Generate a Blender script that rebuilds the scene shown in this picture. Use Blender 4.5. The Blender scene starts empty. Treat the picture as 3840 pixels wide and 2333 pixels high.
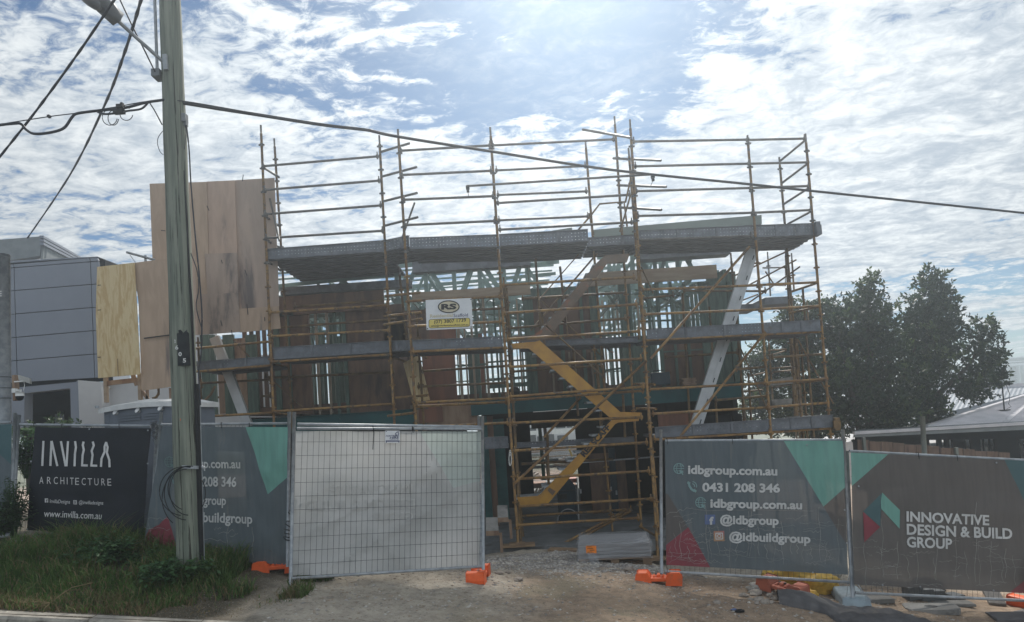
import bpy, bmesh, math, random
import numpy as np
from mathutils import Vector, Matrix, noise
random.seed(7); RNG = np.random.default_rng(11)
R = math.radians

# ------------------------------------------------------------------ camera
SC = bpy.context.scene
COL = SC.collection
F, CX, CY = 2560.0, 1920.0, 1440.0          # pixels of the 3840 x 2333 photograph
PITCH, ROLL, EYE = math.atan(126 / 2560), 0.066, 2.5
fw = Vector((0, math.cos(PITCH), math.sin(PITCH)))
up0 = Vector((0, -math.sin(PITCH), math.cos(PITCH)))
rt = Vector((math.cos(ROLL), 0, 0)) - up0 * math.sin(ROLL)
upv = up0 * math.cos(ROLL) + Vector((math.sin(ROLL), 0, 0))
CAMP = Vector((0, 0, EYE))
cam = bpy.data.cameras.new("camera"); camo = bpy.data.objects.new("camera", cam); COL.objects.link(camo)
m = Matrix((rt, upv, -fw)).transposed().to_4x4(); m.translation = CAMP; camo.matrix_world = m
cam.sensor_width = 36; cam.lens = 24; cam.shift_y = (CY - 1166.5) / 3840
cam.clip_end = 4000; cam.clip_start = .05
SC.camera = camo

# ------------------------------------------------------------------ light
SUN_EL, SUN_AZ = R(42), R(8)                 # azimuth measured from +Y towards +X
sund = Vector((math.sin(SUN_AZ) * math.cos(SUN_EL), math.cos(SUN_AZ) * math.cos(SUN_EL), math.sin(SUN_EL)))
sl = bpy.data.lights.new("sun", 'SUN'); sl.energy = 3.0; sl.angle = R(6); sl.color = (1, .95, .87)
so = bpy.data.objects.new("sun", sl); COL.objects.link(so)
so.rotation_euler = sund.to_track_quat('Z', 'Y').to_euler(); so.location = (0, 0, 30)

W = bpy.data.worlds.new("World"); SC.world = W; W.use_nodes = True
nt = W.node_tree; N = nt.nodes; L = nt.links; N.clear()
def nd(t, **kw):
    n = N.new(t)
    for k, v in kw.items(): setattr(n, k, v)
    return n
def vmath(op, a, b=None):
    n = nd('ShaderNodeVectorMath', operation=op)
    for i, s in enumerate((a, b)):
        if s is None: continue
        if hasattr(s, 'links'): L.new(s, n.inputs[i])
        else: n.inputs[i].default_value = s
    return n.outputs['Value'] if op in ('DOT_PRODUCT', 'LENGTH') else n.outputs[0]
def math_(op, a, b=None, c=None):
    n = nd('ShaderNodeMath', operation=op)
    for i, s in enumerate((a, b, c)):
        if s is None: continue
        if hasattr(s, 'links'): L.new(s, n.inputs[i])
        else: n.inputs[i].default_value = s
    return n.outputs[0]
def rampf(s, lo, hi, a=0., b=1., interp='SMOOTHSTEP'):
    n = nd('ShaderNodeMapRange', interpolation_type=interp)
    L.new(s, n.inputs[0])
    for i, v in enumerate((lo, hi, a, b)): n.inputs[i + 1].default_value = v
    return n.outputs[0]
def noisen(vec, sc, det=8, rough=.55, dist=0.):
    n = nd('ShaderNodeTexNoise'); L.new(vec, n.inputs['Vector'])
    n.inputs['Scale'].default_value = sc; n.inputs['Detail'].default_value = det
    n.inputs['Roughness'].default_value = rough; n.inputs['Distortion'].default_value = dist
    return n.outputs['Fac']
def mixc(f, a, b):
    n = nd('ShaderNodeMix', data_type='RGBA')
    for s, i in ((f, 0), (a, 6), (b, 7)):
        if hasattr(s, 'links'): L.new(s, n.inputs[i])
        else: n.inputs[i].default_value = (*s, 1) if isinstance(s, tuple) else s
    return n.outputs[2]
sky = nd('ShaderNodeTexSky', sky_type='NISHITA'); sky.sun_disc = False
sky.sun_elevation = SUN_EL; sky.sun_rotation = SUN_AZ; sky.air_density = 1.0; sky.dust_density = .6; sky.ozone_density = 1.6
tc = nd('ShaderNodeTexCoord'); D = tc.outputs['Generated']
sep = nd('ShaderNodeSeparateXYZ'); L.new(D, sep.inputs[0])
zc = math_('ADD', math_('MAXIMUM', sep.outputs[2], 0.0), .12)
cb = nd('ShaderNodeCombineXYZ')
L.new(math_('DIVIDE', sep.outputs[0], zc), cb.inputs[0]); L.new(math_('DIVIDE', sep.outputs[1], zc), cb.inputs[1])
mp = nd('ShaderNodeMapping'); L.new(cb.outputs[0], mp.inputs[0]); mp.inputs['Rotation'].default_value = (0, 0, R(28)); mp.inputs['Scale'].default_value = (1.0, 1.35, 1)
mp.inputs['Location'].default_value = (3.1, 1.7, 0)
P2 = mp.outputs[0]
big = noisen(P2, 1.0, 4, .5, .3)
midn = noisen(P2, 5.0, 8, .60, .8)
fine = noisen(P2, 17.0, 7, .66, .7)
dens = math_('ADD', math_('MULTIPLY', big, .70), math_('ADD', math_('MULTIPLY', midn, .72), math_('MULTIPLY', fine, .42)))
sdot = vmath('DOT_PRODUCT', D, tuple(sund))
glow = rampf(sdot, .60, 1.0)
dens = math_('ADD', dens, math_('ADD', math_('MULTIPLY', math_('MULTIPLY', rampf(sep.outputs[0], .14, .42), rampf(sep.outputs[2], .13, .22)), .22), math_('MULTIPLY', math_('SUBTRACT', rampf(sep.outputs[2], .14, .26), math_('MULTIPLY', rampf(sep.outputs[2], .30, .46), 1.25)), .10)))
cov = rampf(dens, .845, .995)
shade = rampf(math_('ADD', math_('MULTIPLY', midn, .6), math_('MULTIPLY', fine, .4)), .38, .66)
ccol = mixc(shade, (3.0, 3.45, 3.95), (6.0, 6.25, 6.3))
gl = nd('ShaderNodeVectorMath', operation='SCALE'); L.new(ccol, gl.inputs[0])
back = rampf(sep.outputs[1], .1, -.5)        # unseen clouds behind the camera, brightened to keep the fronts lit
L.new(math_('ADD', math_('ADD', .74, math_('MULTIPLY', glow, .36)), math_('MULTIPLY', back, .75)), gl.inputs['Scale'])
skyb = nd('ShaderNodeVectorMath', operation='MULTIPLY'); L.new(sky.outputs[0], skyb.inputs[0]); skyb.inputs[1].default_value = (.24, .33, .40)
veil = math_('MULTIPLY', rampf(math_('ADD', math_('MULTIPLY', noisen(P2, 2.6, 8, .68, 1.2), .7), math_('MULTIPLY', fine, .3)), .42, .64), .26)
cov = math_('MAXIMUM', math_('MULTIPLY', cov, .97), veil)
col = mixc(cov, skyb.outputs[0], gl.outputs[0])
bg = nd('ShaderNodeBackground'); L.new(col, bg.inputs[0]); bg.inputs[1].default_value = .1
out = nd('ShaderNodeOutputWorld'); L.new(bg.outputs[0], out.inputs[0])
SC.view_settings.view_transform = 'Standard'; SC.view_settings.look = 'None'
SC.view_settings.exposure = 0.8; SC.view_settings.gamma = 1
SC.cycles.max_bounces = 6; SC.cycles.transparent_max_bounces = 12; SC.cycles.sample_clamp_indirect = 6
SC.cycles.caustics_reflective = False; SC.cycles.caustics_refractive = False

# ------------------------------------------------------------------ helpers
def ray(px, py):
    return rt * ((px - CX) / F) + upv * ((CY - py) / F) + fw
def U(px, py, Y):
    d = ray(px, py); return CAMP + d * (Y / d.y)
def proj(p):
    q = p - CAMP; z = q.dot(fw)
    return CX + F * q.dot(rt) / z, CY - F * q.dot(upv) / z
class Plane:
    def __init__(s, a, b, c):
        s.o = a; n = (b - a).cross(c - a).normalized()
        if n.dot(CAMP - a) < 0: n = -n
        s.n = n; s.amp = 0; s.seed = 0; s.freq = 2.0
    def w(s, p):
        if not s.amp: return 0
        q = Vector((p.x * s.freq + s.seed, p.z * s.freq * .8, s.seed * 1.7))
        r = s.amp * (noise.noise(q) + .5 * noise.noise(q * 2.3))
        if getattr(s, 'crease', 0): r += s.crease * max(0, 1 - 5 * abs(noise.noise(Vector((p.x * 1.1 + p.z * .9, p.z * .35 - p.x * .3, s.seed))))) + s.crease * .7 * max(0, 1 - 6 * abs(noise.noise(Vector((p.x * .9 - p.z * 1.6, p.z * .5, s.seed + 4)))))
        return r
    def at(s, px, py, off=0):
        d = ray(px, py); t = (s.o - CAMP).dot(s.n) / d.dot(s.n); p = CAMP + d * t
        return p + s.n * (off + s.w(p))
def ground_hits(px, py):
    d = ray(px, py); t0 = 5.0
    ts = np.arange(5.0, 60, .2); P = np.array([tuple(CAMP + d * float(t)) for t in ts])
    below = np.nonzero(P[:, 2] < gzv(P[:, 0], P[:, 1]))[0]
    if len(below) == 0: return CAMP + d * 20
    k = below[0]; lo, hi = (ts[k - 1] if k else 4.0), ts[k]
    ts = np.linspace(lo, hi, 41); P = np.array([tuple(CAMP + d * float(t)) for t in ts])
    k = np.nonzero(P[:, 2] < gzv(P[:, 0], P[:, 1]))[0]
    return CAMP + d * float(ts[k[0] if len(k) else -1])

ORG = {}
class MB:
    def __init__(s): s.v = []; s.f = []; s.m = []
    def add(s, v, f, m=0):
        k = len(s.v); s.v += [tuple(x) for x in v]
        s.f += [tuple(i + k for i in q) for q in f]; s.m += [m] * len(f); return s
    def box(s, c, sx, sy, sz, rz=0, m=0, M=None):
        vs = [Vector((x * sx / 2, y * sy / 2, z * sz / 2)) for x in (-1, 1) for y in (-1, 1) for z in (-1, 1)]
        if M is None: M = Matrix.Rotation(rz, 3, 'Z')
        c = Vector(c)
        return s.add([c + M @ v for v in vs], [(0, 1, 3, 2), (4, 6, 7, 5), (0, 4, 5, 1), (2, 3, 7, 6), (0, 2, 6, 4), (1, 5, 7, 3)], m)
    def bar(s, p, q, w, h, up=(0, 0, 1), m=0):
        p = Vector(p); q = Vector(q); d = (q - p); l = d.length; d.normalize()
        up = Vector(up); x = d.cross(up)
        if x.length < 1e-3: x = d.cross(Vector((0, 1, 0)))
        x.normalize(); z = x.cross(d)
        M = Matrix((d, x, z)).transposed()
        return s.box((p + q) / 2, l, w, h, m=m, M=M)
    def tube(s, p, q, r, n=8, r2=None, m=0):
        return s.path([p, q], r, n, m, [r, r if r2 is None else r2])
    def path(s, pts, r, n=6, m=0, rs=None):
        pts = [Vector(p) for p in pts]; k = len(s.v); N_ = len(pts)
        for i, p in enumerate(pts):
            d = (pts[min(i + 1, N_ - 1)] - pts[max(i - 1, 0)]).normalized()
            a = d.cross(Vector((0, 0, 1)))
            if a.length < .05: a = d.cross(Vector((0, 1, 0)))
            a.normalize(); b = d.cross(a); rr = rs[i] if rs else r
            for j in range(n):
                t = 2 * math.pi * j / n
                s.v.append(tuple(p + a * (math.cos(t) * rr) + b * (math.sin(t) * rr)))
        for i in range(N_ - 1):
            for j in range(n):
                s.f.append((k + i * n + j, k + i * n + (j + 1) % n, k + (i + 1) * n + (j + 1) % n, k + (i + 1) * n + j)); s.m.append(m)
        s.f.append(tuple(k + j for j in range(n))); s.f.append(tuple(k + (N_ - 1) * n + j for j in reversed(range(n)))); s.m += [m, m]
        return s
    def prism(s, pts, vec, m=0):
        n = len(pts); vec = Vector(vec)
        v = [Vector(p) for p in pts] + [Vector(p) + vec for p in pts]
        return s.add(v, [tuple(range(n)), tuple(range(2 * n - 1, n - 1, -1))] + [(i, (i + 1) % n, n + (i + 1) % n, n + i) for i in range(n)], m)
    def blob(s, c, rx, ry, rz, seed=0, amp=.25, fr=1.5, sub=2, M=None, m=0, flat=None):
        bm = bmesh.new(); bmesh.ops.create_icosphere(bm, subdivisions=sub, radius=1)
        vs = []
        for v in bm.verts:
            q = v.co.copy(); q *= 1 + amp * noise.noise(q * fr + Vector((seed * 3.1, seed, seed * .7)))
            q = Vector((q.x * rx, q.y * ry, q.z * rz))
            if flat is not None: q.z = max(q.z, flat)
            if M is not None: q = M @ q
            vs.append(q + Vector(c))
        fs = [tuple(v.index for v in f.verts) for f in bm.faces]; bm.free()
        return s.add(vs, fs, m)
    def build(s, name, mats, parent=None, smooth=False, loc=None, bevel=0):
        if not isinstance(mats, (list, tuple)): mats = [mats]
        if parent is not None: o0 = ORG[parent.name]
        else:
            a = np.array(s.v); o0 = Vector(loc) if loc is not None else Vector(((a[:, 0].min() + a[:, 0].max()) / 2, (a[:, 1].min() + a[:, 1].max()) / 2, a[:, 2].min()))
        me = bpy.data.meshes.new(name)
        me.from_pydata([(x - o0.x, y - o0.y, z - o0.z) for x, y, z in s.v], [], s.f)
        for q in mats: me.materials.append(q)
        if max(s.m, default=0) > 0: me.polygons.foreach_set('material_index', s.m)
        if smooth: me.polygons.foreach_set('use_smooth', [True] * len(me.polygons))
        me.update()
        o = bpy.data.objects.new(name, me); COL.objects.link(o)
        if parent is not None: o.parent = parent
        else: o.location = o0
        ORG[o.name] = o0
        if bevel:
            b = o.modifiers.new('bevel', 'BEVEL'); b.width = bevel; b.segments = 2; b.limit_method = 'ANGLE'
        return o
def npmesh(name, v, f, mats, parent=None, mi=None, loc=None, smooth=False):
    o0 = ORG[parent.name] if parent is not None else Vector(loc if loc is not None else (0, 0, 0))
    me = bpy.data.meshes.new(name); v = v - np.array(o0)[None, :]
    nf, k = f.shape
    me.vertices.add(len(v)); me.vertices.foreach_set('co', v.astype(np.float32).ravel())
    me.loops.add(nf * k); me.loops.foreach_set('vertex_index', f.astype(np.int32).ravel())
    me.polygons.add(nf); me.polygons.foreach_set('loop_start', (np.arange(nf) * k).astype(np.int32))
    try: me.polygons.foreach_set('loop_total', np.full(nf, k, np.int32))
    except Exception: pass
    for q in (mats if isinstance(mats, list) else [mats]): me.materials.append(q)
    if mi is not None: me.polygons.foreach_set('material_index', mi.astype(np.int32))
    if smooth: me.polygons.foreach_set('use_smooth', np.ones(nf, bool))
    me.update(calc_edges=True); me.validate()
    o = bpy.data.objects.new(name, me); COL.objects.link(o); ORG[o.name] = o0
    if parent is not None: o.parent = parent
    else: o.location = o0
    return o
def tag(o, label, cat, group=None):
    o['label'] = label; o['category'] = cat
    if group: o['group'] = group
    return o
def thing(name, label, cat, loc, group=None):
    o = bpy.data.objects.new(name, None); COL.objects.link(o); o.location = loc; o.empty_display_size = .2
    ORG[o.name] = Vector(loc); return tag(o, label, cat, group)
def kind(o, k, label=None):
    o['kind'] = k
    if label: o['label'] = label
    return o
def dup(root, loc, rz, label):
    r = root.copy(); COL.objects.link(r); r.location = loc; r.rotation_euler = (0, 0, rz); r['label'] = label
    ORG[r.name] = Vector(loc)
    for ch in list(root.children):
        c = ch.copy(); COL.objects.link(c); c.parent = r
    return r

# ------------------------------------------------------------------ materials
def sr(r, g, b):
    f = lambda c: (c / 255 / 12.92) if c / 255 <= .04045 else ((c / 255 + .055) / 1.055) ** 2.4
    return (f(r), f(g), f(b))
def mk(name, c1, c2=None, sc=6, st=(1, 1, 1), lo=.38, hi=.62, rough=.7, metal=0, bump=0, bsc=40, c3=None, sc3=1.5, lo3=.56, hi3=.66, trans=0, alpha=1, spec=.22, dots=None, dist=0, st3=None, coat=0):
    global N, L
    mt = bpy.data.materials.new(name); mt.use_nodes = True; t = mt.node_tree; N = t.nodes; L = t.links
    b = N['Principled BSDF']; o = N['Material Output']
    tcn = nd('ShaderNodeTexCoord'); mpn = nd('ShaderNodeMapping'); L.new(tcn.outputs['Object'], mpn.inputs[0]); mpn.inputs['Scale'].default_value = st
    V = mpn.outputs[0]
    if c2 is None: c2 = tuple(x * .8 for x in c1)
    c = mixc(rampf(noisen(V, sc, 7, .6, dist), lo, hi), c1, c2)
    if c3 is not None:
        V3 = V
        if st3:
            m3 = nd('ShaderNodeMapping'); L.new(tcn.outputs['Object'], m3.inputs[0]); m3.inputs['Scale'].default_value = st3; V3 = m3.outputs[0]
        c = mixc(rampf(noisen(V3, sc3, 6, .65, .3), lo3, hi3), c, c3)
    L.new(c, b.inputs['Base Color'])
    b.inputs['Roughness'].default_value = rough; b.inputs['Metallic'].default_value = metal
    b.inputs['Specular IOR Level'].default_value = spec
    if coat: b.inputs['Coat Weight'].default_value = coat
    if bump:
        bn = nd('ShaderNodeBump'); bn.inputs['Strength'].default_value = bump; bn.inputs['Distance'].default_value = .02
        L.new(noisen(V, bsc, 5, .6), bn.inputs['Height']); L.new(bn.outputs[0], b.inputs['Normal'])
    sh = b.outputs[0]
    if trans:
        tr = nd('ShaderNodeBsdfTranslucent'); L.new(c, tr.inputs[0]); mx = nd('ShaderNodeMixShader'); mx.inputs[0].default_value = trans
        L.new(sh, mx.inputs[1]); L.new(tr.outputs[0], mx.inputs[2]); sh = mx.outputs[0]
    if alpha < 1 or dots:
        tp = nd('ShaderNodeBsdfTransparent'); mx = nd('ShaderNodeMixShader'); mx.inputs[0].default_value = 1 - alpha
        if dots:
            sp = nd('ShaderNodeSeparateXYZ'); L.new(tcn.outputs['Object'], sp.inputs[0])
            dx, dz, rr = dots
            fx = math_('MULTIPLY', math_('SUBTRACT', math_('FRACT', math_('DIVIDE', sp.outputs[0], dx)), .5), dx)
            fz = math_('MULTIPLY', math_('SUBTRACT', math_('FRACT', math_('DIVIDE', sp.outputs[2], dz)), .5), dz)
            d2 = math_('ADD', math_('MULTIPLY', fx, fx), math_('MULTIPLY', fz, fz))
            L.new(math_('LESS_THAN', d2, rr * rr), mx.inputs[0])
        L.new(sh, mx.inputs[1]); L.new(tp.outputs[0], mx.inputs[2]); sh = mx.outputs[0]
    L.new(sh, o.inputs[0])
    return mt
MT = {}
MT['scaf'] = mk('scaffold_paint', (.29, .175, .06), (.165, .09, .037), 4, (1, 1, 1), .35, .65, .55, .1, .15, 60, c3=(.085, .065, .05), sc3=11, lo3=.5, hi3=.64)
MT['scafveil'] = mk('veil_greyed_scaffold_tube', (.135, .13, .12), (.09, .085, .08), 5, rough=.55, metal=.2, c3=(.14, .085, .045), sc3=5, lo3=.6, hi3=.75)  # greying by backlight and sky veil painted into the upper tubes' colour
MT['scaf2'] = mk('old_scaffold_paint', (.20, .125, .05), (.10, .065, .040), 6, (1, 1, 1), .35, .65, .6, .1, .15, 60, c3=(.16, .14, .12), sc3=8, lo3=.56, hi3=.72)
MT['stair'] = mk('yellow_stair_paint', (.42, .215, .018), (.34, .165, .02), 4, rough=.42, c3=(.20, .12, .04), sc3=3.5, lo3=.6, hi3=.75, spec=.5)
MT['stairdull'] = mk('worn_glare_browned_stair_paint', (.15, .10, .07), (.115, .085, .062), 5, rough=.6, c3=(.22, .09, .05), sc3=3, lo3=.56, hi3=.66)  # worn paint, with the glare over the upper flight put into its brown
MT['galv'] = mk('galvanised_steel', (.34, .36, .38), (.24, .26, .28), 9, rough=.45, metal=.15, bump=.05, c3=(.16, .16, .16), sc3=5, lo3=.62, hi3=.8)
MT['deck'] = mk('perforated_deck_steel', (.135, .148, .17), (.095, .105, .12), 5, rough=.55, metal=.3, c3=(.10, .085, .07), sc3=3, lo3=.6, hi3=.75, dots=(.068, .066, .0068))
MT['deckb'] = mk('deck_steel', (.15, .16, .18), (.09, .097, .11), 3, (1, 6, 1), rough=.6, metal=.3)
MT['wire'] = mk('fence_wire', (.10, .11, .12), (.07, .075, .08), 20, rough=.5, metal=.5)
MT['ply'] = mk('weathered_plywood', (.42, .30, .23), (.36, .26, .20), 3.2, (2.2, 2.2, .45), .35, .65, .8, 0, .1, 30, c3=(.15, .125, .115), sc3=.9, lo3=.56, hi3=.72, dist=.4)
MT['ply3'] = mk('greyer_weathered_plywood', (.37, .28, .225), (.31, .24, .195), 2.6, (2.2, 2.2, .45), .35, .65, .8, 0, .1, 30, c3=(.12, .10, .095), sc3=.8, lo3=.52, hi3=.68, dist=.4)
MT['plyy'] = mk('fresh_plywood', (.58, .46, .27), (.47, .33, .165), 4.5, (2.4, 2.4, .42), .42, .60, .75, 0, .06, 30, dist=1.6, c3=(.30, .19, .09), sc3=7, lo3=.70, hi3=.78)
MT['plyd'] = mk('dark_form_plywood', (.155, .092, .062), (.095, .060, .045), 2.6, (2, 2, .5), rough=.6, c3=(.03, .024, .022), sc3=1.1, lo3=.56, hi3=.72, dist=.5)
MT['plyr'] = mk('red_form_plywood', (.22, .095, .06), (.16, .075, .05), 2, (2, 2, .5), rough=.55, c3=(.05, .03, .026), sc3=1.3, lo3=.58, hi3=.74)
MT['plyt'] = mk('tan_plywood', (.30, .21, .145), (.22, .14, .095), 2.6, (2.4, 2.4, .5), rough=.7, c3=(.15, .085, .06), sc3=1.5, lo3=.56, hi3=.7)
MT['stud'] = mk('treated_green_timber', (.10, .15, .125), (.06, .095, .08), 4, (3, 3, .5), rough=.75)
MT['studl'] = mk('pale_timber_stud', (.30, .25, .19), (.21, .17, .13), 4, (3, 3, .4), rough=.75)
MT['studt'] = mk('teal_steel_stud', (.02, .085, .085), (.015, .06, .062), 4, rough=.5)
MT['truss'] = mk('pale_green_roof_truss', (.22, .31, .29), (.15, .22, .21), 3, rough=.55)
MT['lvl'] = mk('laminated_timber_beam', (.34, .265, .19), (.27, .20, .145), 3, (.5, 3, 3), rough=.75, c3=(.17, .12, .09), sc3=2.4, lo3=.62, hi3=.74)
MT['teal'] = mk('teal_steel_beam', (.008, .085, .092), (.006, .062, .07), 2, rough=.5, c3=(.02, .05, .05), sc3=2, lo3=.6, hi3=.8)
MT['purlin'] = mk('white_steel_brace', (.46, .47, .48), (.38, .39, .40), 2.5, (1, 1, 1), rough=.4, metal=.35)
MT['beamg'] = mk('grey_green_roof_beam', (.20, .24, .215), (.17, .20, .185), 2, (.3, 1, 1), rough=.6)
MT['conc'] = mk('concrete', (.24, .23, .215), (.17, .165, .155), 5, rough=.85, bump=.2, bsc=50, c3=(.10, .095, .09), sc3=1.6)
MT['slab'] = mk('grey_slab_concrete', (.17, .18, .185), (.12, .13, .135), 2.5, rough=.75, bump=.1, c3=(.08, .08, .08), sc3=1.1)
MT['kerb'] = mk('kerb_concrete', (.36, .33, .28), (.25, .23, .20), 9, rough=.9, bump=.4, bsc=70, c3=(.11, .10, .085), sc3=4, lo3=.56, hi3=.7)
MT['asph'] = mk('asphalt', (.055, .055, .055), (.035, .035, .036), 60, rough=.9, bump=.5, bsc=160, c3=(.09, .08, .07), sc3=2)
MT['pole'] = mk('greenish_weathered_pole_timber', (.22, .235, .19), (.135, .155, .125), 7, (3, 3, .16), .35, .62, .85, 0, .35, 14, c3=(.030, .030, .024), sc3=9, lo3=.565, hi3=.62, st3=(5, 5, .09))
MT['black'] = mk('black_rubber', (.016, .017, .02), (.011, .012, .013), 5, rough=.55)
MT['tar'] = mk('black_number_patch', (.016, .018, .022), (.024, .028, .03), 9, rough=.8)
MT['white'] = mk('white_paint', (.72, .72, .70), (.62, .62, .60), 4, rough=.5)
MT['whitewall'] = mk('white_render_wall', (.58, .58, .585), (.52, .52, .53), 1.2, rough=.8)
MT['clad'] = mk('grey_cladding_panel', (.20, .215, .25), (.185, .20, .235), .8, rough=.45, metal=.15)
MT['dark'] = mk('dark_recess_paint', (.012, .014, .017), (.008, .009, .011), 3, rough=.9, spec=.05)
MT['roofg'] = mk('grey_roof_sheet', (.20, .215, .22), (.16, .175, .18), 3, rough=.6)
MT['orange'] = mk('orange_plastic', (.78, .125, .030), (.64, .10, .025), 5, rough=.45, c3=(.36, .12, .06), sc3=5, lo3=.58, hi3=.74, bump=.05)
MT['orangef'] = mk('faded_red_plastic', (.42, .12, .07), (.33, .10, .065), 6, rough=.6, c3=(.26, .15, .11), sc3=4, lo3=.55, hi3=.75)
MT['ywrap'] = mk('yellow_woven_sack', (.85, .55, .09), (.62, .39, .07), 8, rough=.5, bump=.5, bsc=14, c3=(.40, .27, .08), sc3=3, trans=.2)
MT['pbag'] = mk('clear_grey_plastic', (.62, .60, .56), (.42, .40, .36), 7, rough=.3, bump=.6, bsc=18, trans=.25, alpha=.85)
MT['fabric'] = mk('dark_grey_geotextile', (.105, .102, .104), (.078, .076, .078), 5, rough=.8, bump=.25, bsc=24, c3=(.15, .135, .12), sc3=2)
MT['block'] = mk('blue_grey_plastic', (.32, .39, .43), (.24, .29, .32), 6, rough=.7, c3=(.17, .16, .15), sc3=4)
MT['stone'] = mk('grey_stone', (.33, .29, .245), (.22, .19, .165), 8, rough=.9, bump=.4, bsc=30)
MT['gravel'] = mk('gravel_stone', (.36, .335, .31), (.22, .20, .185), 3, rough=.9)
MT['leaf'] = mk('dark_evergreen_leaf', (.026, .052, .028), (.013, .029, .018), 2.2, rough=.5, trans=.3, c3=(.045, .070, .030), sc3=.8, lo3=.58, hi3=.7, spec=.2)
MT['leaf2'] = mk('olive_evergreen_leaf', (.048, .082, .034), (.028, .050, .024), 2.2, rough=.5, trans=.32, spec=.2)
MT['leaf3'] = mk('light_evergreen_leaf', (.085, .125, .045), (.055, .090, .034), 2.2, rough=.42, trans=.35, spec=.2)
MT['weed'] = mk('weed_leaf', (.065, .14, .050), (.042, .095, .036), 9, rough=.55, trans=.3)
MT['grass'] = mk('verge_grass', (.085, .155, .034), (.052, .10, .024), 3, rough=.7, trans=.3, c3=(.13, .115, .045), sc3=1.6, lo3=.54, hi3=.72)
MT['grassl'] = mk('pale_grass_blade', (.15, .22, .075), (.11, .16, .05), 3, rough=.7, trans=.3)
MT['dry'] = mk('dry_grass', (.22, .17, .09), (.15, .115, .06), 4, rough=.8, trans=.2)
MT['bark'] = mk('tree_bark', (.075, .062, .05), (.045, .038, .032), 9, (2, 2, .4), rough=.9, bump=.5)
MT['bark2'] = mk('brown_paling', (.155, .105, .080), (.11, .078, .062), 5, (3, 3, .4), rough=.85, c3=(.07, .05, .045), sc3=2)
MT['loo'] = mk('grey_toilet_plastic', (.155, .175, .21), (.13, .15, .18), 3, rough=.5)
MT['loow'] = mk('white_toilet_roof', (.70, .70, .685), (.58, .58, .57), 5, rough=.45, c3=(.36, .36, .35), sc3=4, lo3=.64, hi3=.76)
MT['bmesh'] = mk('slate_banner_cloth', (.105, .128, .142), (.093, .115, .127), 3, (6, 6, .6), rough=.7, alpha=.955, c3=(.13, .145, .15), sc3=1.2, bump=.08, bsc=20)
MT['bbrown'] = mk('taupe_banner_cloth', (.108, .100, .095), (.097, .090, .086), 3, (6, 6, .6), rough=.7, alpha=.955, bump=.08, bsc=20)
MT['bteal'] = mk('teal_banner_print', (.15, .335, .285), (.13, .29, .25), 3, (5, 5, .6), rough=.65, alpha=.965, bump=.08, bsc=20)
MT['bteald'] = mk('dark_teal_banner_print', (.065, .125, .135), (.058, .11, .12), 3, rough=.7)
MT['bred'] = mk('red_banner_print', (.235, .052, .070), (.20, .045, .06), 4, rough=.65, alpha=.965)
MT['bblack'] = mk('navy_black_banner_cloth', (.013, .016, .023), (.010, .013, .018), 4, rough=.6, bump=.06, bsc=20)
MT['bwhite'] = mk('white_banner_back', (.53, .53, .52), (.43, .435, .425), 1.2, (1, 1, 1), rough=.6, trans=.24, bump=.10, bsc=5, c3=(.46, .47, .455), sc3=.8)
MT['ghost'] = mk('faint_show_through', (.56, .56, .545), (.53, .53, .515), 3, rough=.6, trans=.34)
MT['ltxt'] = mk('pale_banner_lettering', (.54, .55, .545), (.46, .47, .465), 6, rough=.7)
MT['ltxt2'] = mk('white_banner_lettering', (.60, .60, .59), (.52, .52, .52), 6, rough=.6)
MT['tealtxt'] = mk('teal_banner_icon', (.20, .32, .32), (.17, .27, .27), 6, rough=.7)
MT['tealtxt2'] = mk('faint_teal_banner_icon', (.13, .20, .20), (.12, .18, .18), 6, rough=.7)
MT['scuff'] = mk('pale_scuff_marks', (.36, .36, .345), (.24, .24, .23), 12, rough=.8)
MT['sgy'] = mk('sign_yellow', (.66, .53, .13), (.60, .48, .12), 5, rough=.5)
MT['sgw'] = mk('sign_white', (.66, .67, .68), (.58, .59, .61), 2, rough=.45, c3=(.48, .48, .47), sc3=2)
MT['sgk'] = mk('sign_black', (.028, .028, .03), (.02, .02, .022), 5, rough=.5)
MT['sgg'] = mk('sign_faded_gold', (.56, .50, .36), (.50, .45, .33), 5, rough=.5)
MT['sgb'] = mk('sign_navy', (.035, .045, .13), (.03, .04, .11), 5, rough=.5)
MT['fb'] = mk('faded_blue_icon', (.12, .16, .30), (.10, .14, .26), 6, rough=.7)
MT['ig'] = mk('faded_pink_icon', (.34, .13, .15), (.36, .22, .12), 3, rough=.7)
MT['lab'] = mk('fluoro_orange_label', (.95, .27, .03), (.88, .24, .03), 5, rough=.5)
MT['pallet'] = mk('pallet_timber', (.28, .19, .115), (.19, .13, .085), 5, (.5, 3, 3), rough=.85)
MT['pavg'] = mk('grey_paver_stack', (.31, .31, .315), (.26, .26, .265), 4, (.4, 1, 6), rough=.6)
MT['wrap'] = mk('stretch_wrap', (.55, .56, .58), (.40, .41, .43), 6, (.5, 1, 3), rough=.22, alpha=.27, bump=.5, bsc=9, spec=.7)
MT['cable'] = mk('overhead_cable_sheath', (.035, .037, .045), (.028, .03, .036), 3, rough=.6)
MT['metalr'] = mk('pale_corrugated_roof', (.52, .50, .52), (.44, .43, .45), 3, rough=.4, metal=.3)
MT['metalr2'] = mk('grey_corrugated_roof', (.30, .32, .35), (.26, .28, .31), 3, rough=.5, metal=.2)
MT['glass'] = mk('apartment_glass', (.03, .045, .06), (.02, .03, .04), 2, rough=.15, spec=.8)
MT['aptw'] = mk('apartment_render', (.50, .52, .54), (.44, .46, .48), 2, rough=.8)
MT['green'] = mk('green_site_post', (.015, .12, .085), (.012, .09, .065), 4, rough=.5)
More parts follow.
